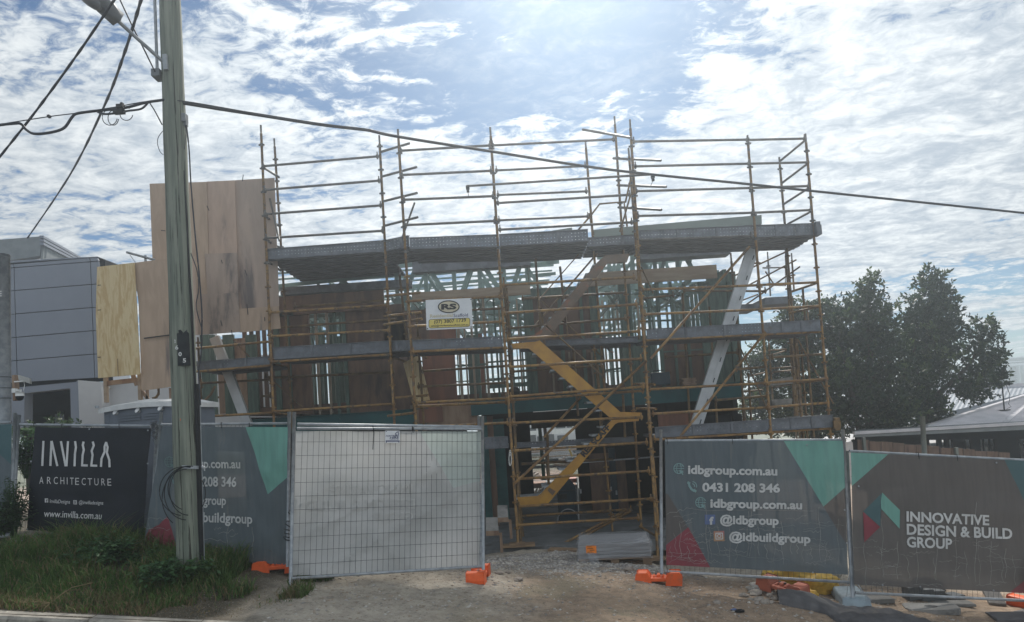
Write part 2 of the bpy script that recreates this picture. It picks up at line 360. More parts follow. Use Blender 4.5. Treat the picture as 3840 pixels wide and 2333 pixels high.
MT['brick'] = mk('pink_paver_brick', (.42, .27, .21), (.34, .24, .20), 6, rough=.9, c3=(.46, .38, .32), sc3=2)
MT['navy'] = mk('dark_teal_plastic', (.010, .030, .045), (.008, .022, .034), 4, rough=.35)
MT['skin'] = mk('skin', (.28, .16, .11), (.25, .14, .10), 6, rough=.6)
MT['cloth'] = mk('dark_work_clothes', (.02, .022, .028), (.015, .016, .02), 6, rough=.85)
MT['pipe'] = mk('steel_post_paint', (.17, .19, .175), (.13, .145, .135), 4, rough=.6)
MT['conew'] = mk('white_reflective_sleeve', (.7, .7, .68), (.6, .6, .58), 6, rough=.4)
MT['lampg'] = mk('lamp_housing', (.20, .215, .225), (.16, .17, .18), 5, rough=.5)

# ------------------------------------------------------------------ ground, road, kerb
_T = RNG.random((64, 64))
def vn(x, y):
    x = np.asarray(x, float); y = np.asarray(y, float)
    xi = np.floor(x).astype(int); yi = np.floor(y).astype(int); fx = x - xi; fy = y - yi
    fx = fx * fx * (3 - 2 * fx); fy = fy * fy * (3 - 2 * fy)
    g = lambda a, b: _T[a % 64, b % 64]
    return (g(xi, yi) * (1 - fx) + g(xi + 1, yi) * fx) * (1 - fy) + (g(xi, yi + 1) * (1 - fx) + g(xi + 1, yi + 1) * fx) * fy - .5
def sstep(x, a, b):
    t = np.clip((np.asarray(x, float) - a) / (b - a), 0, 1); return t * t * (3 - 2 * t)
def gzv(x, y):
    x = np.asarray(x, float); y = np.asarray(y, float)
    pl = .34 - .11 * np.clip(x, -9, 9)
    pl = pl + .16 * sstep(x, -2.6, -4.2) * sstep(y, 7.2, 9.0) * sstep(x, -12, -9)
    site = -.42 * sstep(x, 1.75, 2.6) - .8 * sstep(x, 4.5, 8) + .75 * sstep(-x, 5.6, 7.2) - .04
    far = -2.5 * sstep(y, 50, 180)
    s = sstep(y, 9.6, 12.4)
    z = pl * (1 - s) + site * s + far
    mound = .10 * np.exp(-((x - .2) ** 2 / 1.2 + (y - 11.7) ** 2 / .45))
    near = sstep(y, 6.9, 7.4) * (1 - sstep(y, 13.0, 13.6))
    amp = near * (.55 + .45 * sstep(-x, 2.6, 3.4))
    b = amp * (.10 * vn(x * 1.3 + 5, y * 1.3) + .06 * vn(x * 4, y * 4 + 9) + .035 * vn(x * 11, y * 11))
    # road level below the kerb
    road = -.17 * (1 - sstep(y, 6.76, 6.80)) * sstep(-x, 2.6, 2.75) - .05 * (1 - sstep(y, 6.0, 7.0)) * sstep(x, -2.75, -2.0)
    slabcut = -.06 * sstep(y, 13.05, 13.1) * sstep(x, -6.2, -6.15) * (1 - sstep(x, 5.1, 5.2)) * (1 - sstep(y, 26.9, 27))
    return z + b + mound + road + slabcut
def gz(x, y): return float(gzv(x, y))

def mk_ground():
    global N, L
    mt = bpy.data.materials.new('dirt_and_gravel_ground'); mt.use_nodes = True; t = mt.node_tree; N = t.nodes; L = t.links
    b = N['Principled BSDF']
    tcn = nd('ShaderNodeTexCoord'); V = tcn.outputs['Object']; sp = nd('ShaderNodeSeparateXYZ'); L.new(V, sp.inputs[0])
    n1 = noisen(V, .9, 7, .6, .4); n2 = noisen(V, 6, 7, .65); n3 = noisen(V, 55, 4, .7); n4 = noisen(V, 22, 5, .7)
    dirt = mixc(rampf(n2, .35, .65), (.36, .262, .18), (.235, .172, .122))
    dust = mixc(rampf(n2, .35, .65), (.42, .37, .30), (.30, .262, .212))
    nx = math_('ADD', sp.outputs[0], math_('MULTIPLY', math_('SUBTRACT', n1, .5), 2.4))
    ny = math_('ADD', sp.outputs[1], math_('MULTIPLY', math_('SUBTRACT', n1, .5), 1.6))
    c = mixc(rampf(nx, -.9, .5), dust, dirt)
    c = mixc(rampf(ny, 9.3, 10.6), c, dust)
    olive = math_('MULTIPLY', rampf(n1, .50, .62), math_('MULTIPLY', rampf(sp.outputs[0], -1.2, -.2), math_('SUBTRACT', 1.0, rampf(sp.outputs[0], 1.2, 2.2))))
    c = mixc(math_('MULTIPLY', olive, .55), c, (.185, .17, .115))
    soil = mixc(rampf(n4, .4, .6), (.085, .065, .042), (.05, .045, .028))
    c = mixc(math_('MULTIPLY', rampf(math_('ADD', sp.outputs[0], math_('MULTIPLY', math_('SUBTRACT', n1, .5), 1.2)), -2.5, -3.3), 1.0), c, soil)
    peb = rampf(n3, .56, .66)
    c = mixc(math_('MULTIPLY', peb, .6), c, (.46, .42, .37))
    dk = rampf(n4, .54, .66)
    c = mixc(math_('MULTIPLY', dk, .55), c, (.08, .066, .052))
    c = mixc(rampf(sp.outputs[1], 19.5, 20.5), c, (.42, .33, .27))
    c = mixc(rampf(sp.outputs[1], 30, 34), c, (.16, .17, .12))
    L.new(c, b.inputs['Base Color']); b.inputs['Roughness'].default_value = .92; b.inputs['Specular IOR Level'].default_value = .25
    bn = nd('ShaderNodeBump'); bn.inputs['Strength'].default_value = .8; bn.inputs['Distance'].default_value = .03
    L.new(math_('ADD', math_('MULTIPLY', n4, .8), math_('MULTIPLY', n3, .5)), bn.inputs['Height']); L.new(bn.outputs[0], b.inputs['Normal'])
    return mt
MT['ground'] = mk_ground()
def grid_mesh(name, xs, ys, mat, zf):
    X, Y = np.meshgrid(xs, ys); Z = zf(X, Y); v = np.stack([X, Y, Z], -1).reshape(-1, 3)
    n = len(xs); i = np.arange(len(ys) - 1)[:, None] * n + np.arange(n - 1)[None, :]; i = i.ravel()
    f = np.stack([i, i + 1, i + n + 1, i + n], -1)
    return npmesh(name, v, f, mat, smooth=True)
xs = np.concatenate([[-150, -60, -30, -18], np.arange(-12, -6, .25), np.arange(-6, 6, .04), np.arange(6, 12, .25), [14, 18, 24, 40, 80, 150]])
ys = np.concatenate([[4.5, 5.0, 5.5, 6.0], np.arange(6.2, 6.75, .1), [6.76, 6.77, 6.78, 6.79, 6.80], np.arange(6.84, 13, .04), [13.05, 13.1], np.arange(13.3, 20, .4), [20.5, 22, 24, 26.9, 27, 28, 31, 35, 40, 60, 90, 140, 185]])
kind(grid_mesh('ground', xs, ys, MT['ground'], gzv), 'structure')
# asphalt road, a sheet below the verge
rx = np.concatenate([[-148, -60, -20, -12], np.arange(-9, 9.1, .5), [12, 20, 60, 148]]); ry = np.array([-30, -10, -3, 0, 2, 4, 5, 6, 6.735])
kind(grid_mesh('road', rx, ry, MT['asph'], lambda x, y: .34 - .11 * np.clip(x, -9, 9) - np.where(x > -2.5, .22, .155) + 0 * y), 'structure')
# kerb: cast lengths with joints
kb = MB()
x = -11.0
while x < -2.62:
    x2 = min(x + 1.15 + random.uniform(-.1, .1), -2.6)
    za, zb = .34 - .11 * max(x, -9), .34 - .11 * x2
    a = .008
    ky = [(6.74, -.30), (6.735, -.03), (6.755, -.004), (6.89, .004), (6.91, -.02), (6.91, -.30)]
    v = [(x + a, q, za + h) for q, h in ky] + [(x2 - a, q, zb + h) for q, h in ky]
    n = 6
    kb.add(v, [tuple(range(n)), tuple(range(2 * n - 1, n - 1, -1))] + [(i, (i + 1) % n, n + (i + 1) % n, n + i) for i in range(n)])
    x = x2
kind(kb.build('kerb', MT['kerb']), 'structure')
# concrete slab of the site
sb = MB(); sb.box((-.55, 19.9, -.11), 11.2, 13.4, .22); kind(sb.build('concrete_slab', MT['slab']), 'structure')

# ------------------------------------------------------------------ grass, gravel
FT = ground_hits(1046, 2150)
def in_verge(x, y, rng):
    edge = -2.62 - .25 * vn(x * 2, y * 2.2) * 2 - 1.25 * np.clip((8.6 - y) / 1.5, 0, 1)
    return (x < edge) & (y > 6.92) & ~((np.abs(x - FT.x) < .38) & (y > FT.y - .75) & (y < FT.y + .14))
def blades(n, x0, x1, y0, y1, hmin, hmax, w, mats, name, label, dryp=.1, pred=None):
    x = RNG.uniform(x0, x1, n); y = RNG.uniform(y0, y1, n)
    k = pred(x, y, None) if pred else np.ones(n, bool)
    dens = vn(x * 1.7 + 3, y * 1.7) + .35 * vn(x * 5, y * 5)
    k &= (dens > -.30 + RNG.random(n) * .25 - .1)
    x = x[k]; y = y[k]; n = len(x); dens = dens[k]
    h = (hmin + (hmax - hmin) * RNG.random(n) ** 1.6) * (.75 + .9 * np.clip(dens + .2, 0, .6))
    h *= .32 + .68 * sstep(y, 7.0, 8.3)
    z = gzv(x, y) - .01; a = RNG.uniform(0, 6.283, n); ln = RNG.uniform(.15, 1.0, n) * h; b = RNG.uniform(0, 6.283, n)
    dx, dy = np.cos(a) * w / 2, np.sin(a) * w / 2; lx, ly = np.cos(b) * ln, np.sin(b) * ln
    p = lambda X, Y, Z: np.stack([X, Y, Z], -1)
    v = np.stack([p(x - dx, y - dy, z), p(x + dx, y + dy, z), p(x + dx * .7 + lx * .35, y + dy * .7 + ly * .35, z + h * .6), p(x - dx * .7 + lx * .35, y - dy * .7 + ly * .35, z + h * .6), p(x + lx, y + ly, z + h * (.95 - .3 * RNG.random(n)))], 1).reshape(-1, 3)
    o = np.arange(n)[:, None] * 5
    f = np.concatenate([o + np.array([[0, 1, 2]]), o + np.array([[0, 2, 3]]), o + np.array([[3, 2, 4]])], 0)
    lt = RNG.random(n) < .13
    mi = (RNG.random(n) < dryp + .5 * np.clip(-dens, 0, .3) + .45 * (1 - sstep(y, 7.0, 7.7))).astype(int)
    if len(mats) > 2: mi = np.where((mi == 0) & lt, 2, mi)
    kind(npmesh(name, v, f, mats, mi=np.tile(mi, 3)), 'stuff', label)
blades(46000, -6.4, -2.3, 6.93, 9.75, .09, .38, .0125, [MT['grass'], MT['dry'], MT['grassl']], 'grass', 'long green and dry grass on the verge by the kerb', .12, in_verge)
blades(5200, -6.3, -4.6, 8.5, 9.9, .25, .55, .012, [MT['grass'], MT['dry'], MT['grassl']], 'tall_grass', 'tall grass against the fence under the black banner', .2, in_verge)
blades(3600, -3.9, -1.9, 6.95, 8.1, .04, .13, .010, [MT['grass'], MT['dry'], MT['grassl']], 'sparse_grass', 'thin dry grass where the verge meets the dirt driveway', .55, lambda x, y, r: (x < -2.3 - .7 * np.clip((8.4 - y) / 1.4, 0, 1) - .6 * vn(x * 3, y * 3)) & (RNG.random(len(x)) < .4))
blades(700, -2.78, -2.5, 7.75, 8.25, .12, .30, .011, [MT['grass'], MT['dry'], MT['grassl']], 'grass_tuft', 'grass round the left foot of the white-backed gate', .25)

def stones(n, xf, s0, s1, name, label, mats):
    x, y = xf(n); n = len(x)
    s = s0 + (s1 - s0) * RNG.random(n) ** 3
    z = gzv(x, y) + s * .08
    base = np.array([[1, 0, 0], [-1, 0, 0], [0, 1, 0], [0, -1, 0], [0, 0, 1], [0, 0, -1]], float)
    fb = np.array([[0, 2, 4], [2, 1, 4], [1, 3, 4], [3, 0, 4], [2, 0, 5], [1, 2, 5], [3, 1, 5], [0, 3, 5]])
    a = RNG.uniform(0, 6.28, n); sc = s[:, None] * RNG.uniform(.55, 1.25, (n, 3)); sc[:, 2] *= .45
    v = base[None] * sc[:, None, :] * RNG.uniform(.7, 1.2, (n, 6, 1))
    c, d = np.cos(a)[:, None], np.sin(a)[:, None]
    v = np.stack([v[..., 0] * c - v[..., 1] * d, v[..., 0] * d + v[..., 1] * c, v[..., 2]], -1) + np.stack([x, y, z], -1)[:, None, :]
    f = (np.arange(n)[:, None, None] * 6 + fb[None]).reshape(-1, 3)
    mi = RNG.integers(0, len(mats), n)
    kind(npmesh(name, v.reshape(-1, 3), f, mats, mi=np.repeat(mi, 8)), 'stuff', label)
MT['grav2'] = mk('brown_pebble', (.36, .29, .225), (.26, .21, .16), 3, rough=.9)
MT['grav3'] = mk('pale_chip', (.52, .48, .43), (.42, .39, .35), 3, rough=.9)
def f_gravel(n):
    x = RNG.uniform(-.9, 2.6, n); y = RNG.uniform(9.6, 12.7, n)
    k = RNG.random(n) < np.clip(1.0 - .45 * np.abs(x - 1.2) / 1.6, .1, 1) * sstep(y, 9.4, 10.6)
    return x[k], y[k]
stones(17000, f_gravel, .010, .045, 'gravel', 'grey crushed gravel in front of the wrapped pallet', [MT['gravel'], MT['gravel'], MT['grav3']])
def f_chips(n):
    x = RNG.uniform(-2.7, 5.2, n); y = 6.2 + 4.6 * RNG.random(n) ** .8
    k = RNG.random(n) < .35 + 1.2 * np.clip(vn(x * 1.1, y * 1.4 + 4) + .1, 0, .6)
    return x[k], y[k]
stones(20000, f_chips, .004, .030, 'loose_gravel', 'loose brown stones scattered over the dirt driveway', [MT['grav2'], MT['gravel'], MT['grav2'], MT['grav3']])

# ------------------------------------------------------------------ lettering
_TC = {}
def text_polys(s, bold=0.):
    k = (s, bold)
    if k in _TC: return _TC[k]
    cu = bpy.data.curves.new('txt', 'FONT'); cu.body = s; cu.size = 1; cu.offset = bold; cu.resolution_u = 3; cu.fill_mode = 'FRONT'
    o = bpy.data.objects.new('txt', cu); COL.objects.link(o)
    dg = bpy.context.evaluated_depsgraph_get(); me = bpy.data.meshes.new_from_object(o.evaluated_get(dg))
    v = [tuple(q.co[:2]) for q in me.vertices]; f = [tuple(p.vertices) for p in me.polygons]
    bpy.data.objects.remove(o); bpy.data.curves.remove(cu); bpy.data.meshes.remove(me)
    _TC[k] = (v, f); return v, f
def cap_h(bold): return max(y for _, y in text_polys('H', bold)[0])
def lettering(mb, s, a, b, cap, plane, off=.0105, bold=.012, shear=0., m=0, flip=False):
    """write s from pixel a to pixel b (ends of the baseline) with capitals cap pixels high on plane"""
    v, f = text_polys(s, bold); x0 = min(q[0] for q in v); x1 = max(q[0] for q in v); ch = cap_h(bold)
    out_ = []
    for x, y in v:
        h = y / ch * cap; t = (x - x0) / (x1 - x0)
        if flip: t = 1 - t
        px = a[0] + t * (b[0] - a[0]) + shear * h; py = a[1] + t * (b[1] - a[1]) - h
        out_.append(plane.at(px, py, off))
    mb.add(out_, f, m)
def line(root, mat, *a, name='lettering', **k):
    mb = MB(); lettering(mb, *a, **k); return mb.build(name, MT[mat], root)
def poly(mb, pts, plane, off=.007, m=0):
    mb.add([plane.at(x, y, off) for x, y in pts], [tuple(range(len(pts)))], m)
def stroke(mb, pts, w, plane, off=.0105, m=0, closed=False):
    n = len(pts); rng = range(n if closed else n - 1)
    for i in rng:
        (x0, y0), (x1, y1) = pts[i], pts[(i + 1) % n]
        dx, dy = x1 - x0, y1 - y0; l = math.hypot(dx, dy) or 1; nx, ny = -dy / l * w / 2, dx / l * w / 2; ex, ey = dx / l * w * .15, dy / l * w * .15
        poly(mb, [(x0 + nx - ex, y0 + ny - ey), (x1 + nx + ex, y1 + ny + ey), (x1 - nx + ex, y1 - ny + ey), (x0 - nx - ex, y0 - ny - ey)], plane, off + .0004 * (i % 3), m)
def arc(cx, cy, rx, ry, a0, a1, n=14):
    return [(cx + rx * math.cos(R(a0 + (a1 - a0) * i / n)), cy - ry * math.sin(R(a0 + (a1 - a0) * i / n))) for i in range(n + 1)]
def globe(mb, cx, cy, r, pl, m, asp=1.0):
    w = r * .16; rx = r * asp
    stroke(mb, arc(cx, cy, rx, r, 20, 320, 18), w, pl, m=m)
    stroke(mb, arc(cx, cy, rx * .45, r, 0, 360, 14), w * .8, pl, m=m)
    stroke(mb, [(cx - rx, cy), (cx + rx, cy)], w * .8, pl, m=m)
    for k in (-.48, .48): stroke(mb, [(cx - rx * .85, cy + k * r), (cx + rx * .85, cy + k * r)], w * .7, pl, m=m)
    q = rx * .1
    poly(mb, [(cx + q, cy + r * .25), (cx + rx * 1.02, cy + r * .75), (cx + rx * .65, cy + r * .82), (cx + rx * .9, cy + r * 1.2), (cx + rx * .72, cy + r * 1.28), (cx + rx * .48, cy + r * .9), (cx + rx * .2, cy + r * 1.1)], pl, .0095, m)
def phone(mb, cx, cy, r, pl, m, asp=1.0):
    A = lambda x, y: (cx + x * r * asp, cy + y * r)
    stroke(mb, [A(-.75, -.6), A(-.62, -.1), A(-.25, .5), A(.25, .85)], r * .40, pl, m=m)
    stroke(mb, [A(-.95, -.75), A(-.55, -.55)], r * .45, pl, m=m); stroke(mb, [A(.2, .65), A(.6, .95)], r * .45, pl, m=m)
    for q in (.45, .85): stroke(mb, [(x, y) for x, y in arc(cx - .1 * r * asp, cy - .05 * r, r * q * asp, r * q, -15, 85, 6)], r * .17, pl, m=m)

# ------------------------------------------------------------------ banners
def banner(name, label, cat, corners, plane, base, regions=(), mats=None, nu=36, nv=28, group=None):
    root = thing(name, label, cat, plane.at(*corners[3]), group)
    tl, tr, br, bl = corners; bm = bmesh.new(); grid = []
    for j in range(nv + 1):
        row = []
        for i in range(nu + 1):
            u, v = i / nu, j / nv
            px = (tl[0] * (1 - u) + tr[0] * u) * (1 - v) + (bl[0] * (1 - u) + br[0] * u) * v
            py = (tl[1] * (1 - u) + tr[1] * u) * (1 - v) + (bl[1] * (1 - u) + br[1] * u) * v
            a = plane.amp; plane.amp = 0; p = plane.at(px, py); plane.amp = a
            row.append(bm.verts.new(p))
        grid.append(row)
    for j in range(nv):
        for i in range(nu): bm.faces.new((grid[j][i], grid[j][i + 1], grid[j + 1][i + 1], grid[j + 1][i]))
    a = plane.amp; plane.amp = 0
    polys = []
    for pts, mi in regions:
        P3 = [plane.at(*q) for q in pts]
        for k in range(len(P3)):
            e = P3[(k + 1) % len(P3)] - P3[k]
            bmesh.ops.bisect_plane(bm, geom=bm.verts[:] + bm.edges[:] + bm.faces[:], dist=1e-6, plane_co=P3[k], plane_no=e.cross(plane.n).normalized())
        polys.append((pts, mi))
    def inside(x, y, pts):
        r = False; j = len(pts) - 1
        for i in range(len(pts)):
            (xi, yi), (xj, yj) = pts[i], pts[j]
            if (yi > y) != (yj > y) and x < (xj - xi) * (y - yi) / (yj - yi) + xi: r = not r
            j = i
        return r
    for f in bm.faces:
        x, y = proj(f.calc_center_median())
        for pts, mi in polys:
            if inside(x, y, pts): f.material_index = mi
    plane.amp = a
    for v in bm.verts: v.co = v.co + plane.n * plane.w(v.co) - ORG[root.name]
    me = bpy.data.meshes.new('cloth'); bm.to_mesh(me); bm.free()
    for q in [base] + list(mats or []): me.materials.append(q)
    me.polygons.foreach_set('use_smooth', [True] * len(me.polygons))
    o = bpy.data.objects.new('cloth', me); COL.objects.link(o); o.parent = root; ORG[o.name] = ORG[root.name]
    return root
def eyelets(root, pts, plane):
    mb = MB()
    for x, y in pts:
        c = plane.at(x, y, .008); mb.tube(c, c + plane.n * .006, .011, 8)
    mb.build('eyelets', MT['galv'], root)
def scuffs(root, plane, xs_, y0f, y1f, hs, seed, w=1.25):
    rr = random.Random(seed); mb = MB()
    xa_, xb_ = min(xs_), max(xs_)
    hs = list(hs) + [(q, q + rr.uniform(20, 90), rr.uniform(y1f(q) - 190, y1f(q) - 10), rr.uniform(-16, 16)) for q in [rr.uniform(xa_, xb_ - 60) for _ in range(2 * len(xs_))]]
    for x in xs_:
        y0 = y0f(x) + rr.uniform(-20, 90); y1 = y1f(x) - rr.uniform(0, 45); n = 9; ph = rr.uniform(0, 6); drift = rr.uniform(-4, 10)
        pts = [(x + drift * i / n + 3.5 * math.sin(ph + i * 1.1), y0 + (y1 - y0) * i / n) for i in range(n + 1)]
        stroke(mb, pts, w * rr.uniform(.5, 1.1), plane, .006)
    for (xa, xb, y, dy) in hs:
        n = 8; pts = [(xa + (xb - xa) * i / n, y + dy * i / n + rr.uniform(-5, 5)) for i in range(n + 1)]
        stroke(mb, pts, w * rr.uniform(.4, .8), plane, .0065)
    kind(mb.build('scuff_marks', MT['scuff'], root), 'stuff')

# ------------------------------------------------------------------ temporary fence panels
def fence_panel(name, label, TL, TR, BL, BR, posts, nv=0, nh=0, vis=((0, 1, 0, 1),), rows=None, wy=0):
    """TL.. are (px, py, Y) of the rail ends; posts = [((px,py,Y) top, (px,py,Y) foot) ..]"""
    q = [U(*p) for p in (TL, TR, BL, BR)]
    root = thing(name, label, 'fence panel', (q[2] + q[3]) / 2, 'temporary fence panels along the site front')
    n = (q[1] - q[0]).cross(q[2] - q[0]).normalized(); n = -n if n.y > 0 else n
    for a, b in posts:
        mb = MB(); a = U(*a); b = U(*b); mb.tube(a, b, .0215, 10); mb.build('post', MT['galv'], root, True)
    for a, b in ((q[0], q[1]), (q[2], q[3])):
        mb = MB(); mb.tube(a, b, .018, 10); mb.build('rail', MT['galv'], root, True)
    if nv:
        mb = MB(); B = lambda u, v: (q[0] * (1 - u) + q[1] * u) * (1 - v) + (q[2] * (1 - u) + q[3] * u) * v + n * wy
        for i in range(1, nv):
            u = i / nv; k = random.uniform(-.001, .001)
            mb.path([B(u, 0), B(u + k, .33), B(u - k, .7), B(u, 1)], .0021, 4)
        for j in range(1, nh):
            v = j / nh; mb.path([B(0, v) + n * .004, B(.5, v + random.uniform(-.002, .002)) + n * .004, B(1, v) + n * .004], .0021, 4)
        mb.build('wire_infill', MT['wire'], root)
    return root
def ties(root, pts, Y):
    mb = MB()
    for x, y in pts:
        c = U(x, y, Y); mb.tube(c + Vector((0, -.022, .03)), c + Vector((.004, -.022, -.05)), .0045, 5); mb.tube(c + Vector((-.002, .02, .024)), c + Vector((0, -.026, .028)), .0045, 5)
    mb.build('cable_ties', MT['black'], root)

# fence panel far left (cut by the frame)
p0 = fence_panel('temporary_fence', 'fence panel with teal and slate banner at the extreme left beside the steel post', (-560, 1612, 9.5), (44, 1584, 9.3), (-560, 2060, 9.5), (40, 2010, 9.3), [((57, 1548, 9.3), (42, 2010, 9.3))], 28, 8)
pl = Plane(U(-500, 1612, 9.46), U(45, 1592, 9.28), U(-500, 2050, 9.46)); pl.amp = .012; pl.seed = 3
banner('banner', 'slate banner with a teal triangle cut off by the left edge', 'banner', [(-500, 1612), (44, 1590), (36, 2000), (-500, 2030)], pl, MT['bmesh'], [([(-120, 1594), (44, 1590), (43, 1745)], 1)], [MT['bteald']])
# panel with the black banner
p1 = fence_panel('temporary_fence', 'fence panel carrying the black banner, its left end open wire mesh', (75, 1592, 9.32), (565, 1598, 9.22), (40, 2030, 9.32), (545, 2040, 9.22), [((72, 1556, 9.32), (44, 2040, 9.32)), ((588, 1590, 9.22), (566, 2060, 9.22))], 30, 12)
ties(p1, [(131, 1596), (234, 1599), (450, 1600)], 9.25)
pl = Plane(U(132, 1602, 9.27), U(564, 1606, 9.17), U(99, 1989, 9.27)); pl.amp = .026; pl.seed = 7.3; pl.freq = 1.9
bk = banner('banner', 'black banner with white thin lettering of an architecture firm', 'banner', [(132, 1602), (564, 1606), (540, 2006), (99, 1989)], pl, MT['bblack'], nu=48, nv=40)
mb = MB(); C = lambda x, y: (x / 2.994, 1300 + y / 2.994); w = 8
for pts in ([(500, 1062), (483, 1335)], [(590, 1062), (570, 1335)], [(592, 1062), (645, 1338)], [(692, 1065), (742, 1340)], [(768, 1065), (752, 1340)],
            [(848, 1065), (856, 1130), (846, 1200), (843, 1340)], [(940, 1070), (932, 1105), (944, 1160), (932, 1220), (928, 1335)], [(922, 1332), (992, 1334)],
            [(1040, 1070), (1052, 1110), (1032, 1170), (1046, 1215), (1036, 1335)], [(1030, 1334), (1100, 1336)],
            [(1196, 1075), (1180, 1120), (1182, 1180), (1150, 1260), (1144, 1345)], [(1198, 1075), (1216, 1130), (1208, 1190), (1236, 1270), (1238, 1350)]):
    stroke(mb, [C(*q) for q in pts], w, pl)
mb.build('lettering', MT['ltxt2'], bk); mb = MB()
D2 = lambda x, y: (x / 2.464, 1750 + y / 2.464)
for k, (ch, x) in enumerate(zip('ARCHITECTURE', (372, 440, 500, 560, 621, 653, 705, 766, 820, 876, 938, 996))):
    wd = 7 if ch == 'I' else 36
    lettering(mb, ch, D2(x, 157 + k * 1.7), D2(x + wd, 157 + k * 1.7), 64 / 2.464, pl, bold=-.004)
mb.build('lettering', MT['ltxt2'], bk); mb = MB(); line(bk, 'ltxt2', 'InvillaDesigns', D2(462, 334), D2(648, 342), 13.5, pl, bold=.0, shear=.12)
line(bk, 'ltxt2', '@invilladesigns', D2(732, 345), D2(950, 352), 13.5, pl, bold=.0, shear=.12)
line(bk, 'ltxt2', 'www.invilla.com.au', D2(408, 462), D2(938, 486), 25, pl, bold=.004, shear=.08)
poly(mb, [D2(416, 293), D2(446, 294), D2(446, 332), D2(416, 331)], pl); mb.build('icon', MT['ltxt2'], bk); mb = MB()
stroke(mb, [D2(684, 312), D2(712, 313), D2(712, 346), D2(684, 345)], 2.2, pl, closed=True); stroke(mb, arc(*D2(698, 329), 3.4, 3.8, 0, 360, 8), 1.6, pl)
mb.build('icon', MT['ltxt2'], bk)
mb = MB(); lettering(mb, 'f', D2(428, 332), D2(443, 332), 13, pl, off=.0095); mb.build('icon_letter', MT['bblack'], bk)
eyelets(bk, [(335, 1609), (554, 1614), (120, 1730), (558, 1738), (417, 1995), (318, 1994), (102, 1985)], pl)

# panel behind the pole
p2 = fence_panel('temporary_fence', 'fence panel behind the timber power pole with the creased teal corner banner', (596, 1593, 9.02), (1078, 1588, 8.86), (560, 2098, 9.02), (1074, 2112, 8.86), [((605, 1546, 9.02), (566, 2080, 9.02)), ((1098 - 14, 1544, 8.86), (1080, 2118, 8.86))], 30, 11)
ties(p2, [(832, 1592), (937, 1594)], 8.9)
pl = Plane(U(608, 1601, 8.97), U(1078, 1600, 8.81), U(535, 2085, 8.97)); pl.amp = .022; pl.crease = .012; pl.seed = 1.9
bp = banner('banner', 'slate banner with teal corner and red flame shape, half hidden by the timber pole', 'banner', [(608, 1600), (1079, 1602), (1077, 2118), (535, 2078)], pl, MT['bmesh'],
            [([(919, 1590), (1090, 1590), (1090, 1780), (1004, 1854)], 1), ([(633, 1935), (676, 2095), (520, 2090), (536, 2062), (549, 2008), (560, 1986), (598, 1968)], 2)], [MT['bteal'], MT['bred']], nu=44, nv=36)
line(bp, 'ltxt', 'idbgroup.com.au', (653, 1752), (901, 1756), 33, pl, bold=.022)
line(bp, 'ltxt', '0431 208 346', (677, 1821), (887, 1825), 36, pl, bold=.022)
line(bp, 'ltxt', '@idbgroup', (690, 1890), (849, 1893), 34, pl, bold=.022)
line(bp, 'ltxt', '@idbuildgroup', (690, 1953), (949, 1963), 36, pl, bold=.022)
mb = MB(); globe(mb, 638, 1732, 19, pl, 0); mb.build('icon', MT['tealtxt2'], bp); mb = MB(); phone(mb, 658, 1800, 20, pl, 0, .85); mb.build('icon', MT['tealtxt2'], bp)
scuffs(bp, pl, [560, 575, 858, 950], lambda x: 1930, lambda x: 2090, [(548, 640, 1942, 4), (545, 640, 1980, 6)], 5, 1.5)

# white-backed gate panel
gTL, gTR, gBL, gBR = (1113, 1607, 8.21), (1807, 1609, 8.9), (1095, 2169, 8.21), (1809, 2124, 8.9)
g = fence_panel('temporary_fence', 'gate panel with bare grid of wires over the white back of a banner', gTL, gTR, gBL, gBR, [((1104, 1545, 8.21), (1089, 2219, 8.21)), ((1809, 1560, 8.9), (1812, 2136, 8.9))], 35, 11)
ties(g, [(1103, 1717), (1400, 1606), (1548, 1608), (1105, 1617)], 8.4)
mb = MB(); mb.tube(U(1402, 1606, 8.45), U(1398, 1686, 8.45), .005, 5); mb.tube(U(1548, 1601, 8.6), U(1548, 1614, 8.6), .012, 6); mb.build('hanging_tie', MT['black'], g)
mb = MB(); mb.tube(U(1115, 1591, 8.30), U(1802, 1601, 8.98), .019, 10); mb.tube(U(1796, 1560, 8.98), U(1800, 2120, 8.98), .02, 8); mb.tube(U(1086, 1545, 8.34), U(1078, 2125, 8.34), .02, 8)
gg = mb.build('temporary_fence', MT['galv'], smooth=True); tag(gg, 'bare galvanised frame standing directly behind the white-backed gate panel', 'fence panel', 'temporary fence panels along the site front')
pl = Plane(U(1108, 1615, 8.25), U(1802, 1618, 8.94), U(1095, 2159, 8.25)); pl.amp = .035; pl.crease = .03; pl.seed = 5.1; pl.freq = 1.7
wb = banner('banner', 'white banner seen from its back behind the wires of the gate panel', 'banner', [(1108, 1616), (1802, 1618), (1797, 2121), (1096, 2160)], pl, MT['bwhite'], [([(1560, 1600), (1815, 1600), (1815, 1800), (1700, 1830)], 1)], [mk('greenish_white_banner_back', (.50, .56, .53), (.45, .51, .48), 1.5, rough=.6, trans=.34, bump=.1, bsc=5)], nu=50, nv=40)
line(wb, 'ghost', 'INNOVATIVE', (1240, 1857), (1545, 1850), 36, pl, bold=.02, flip=True)
line(wb, 'ghost', 'DESIGN & BUILD', (1148, 1914), (1555, 1906), 36, pl, bold=.02, flip=True)
line(wb, 'ghost', 'GROUP', (1400, 1953), (1548, 1948), 30, pl, bold=.02, flip=True)
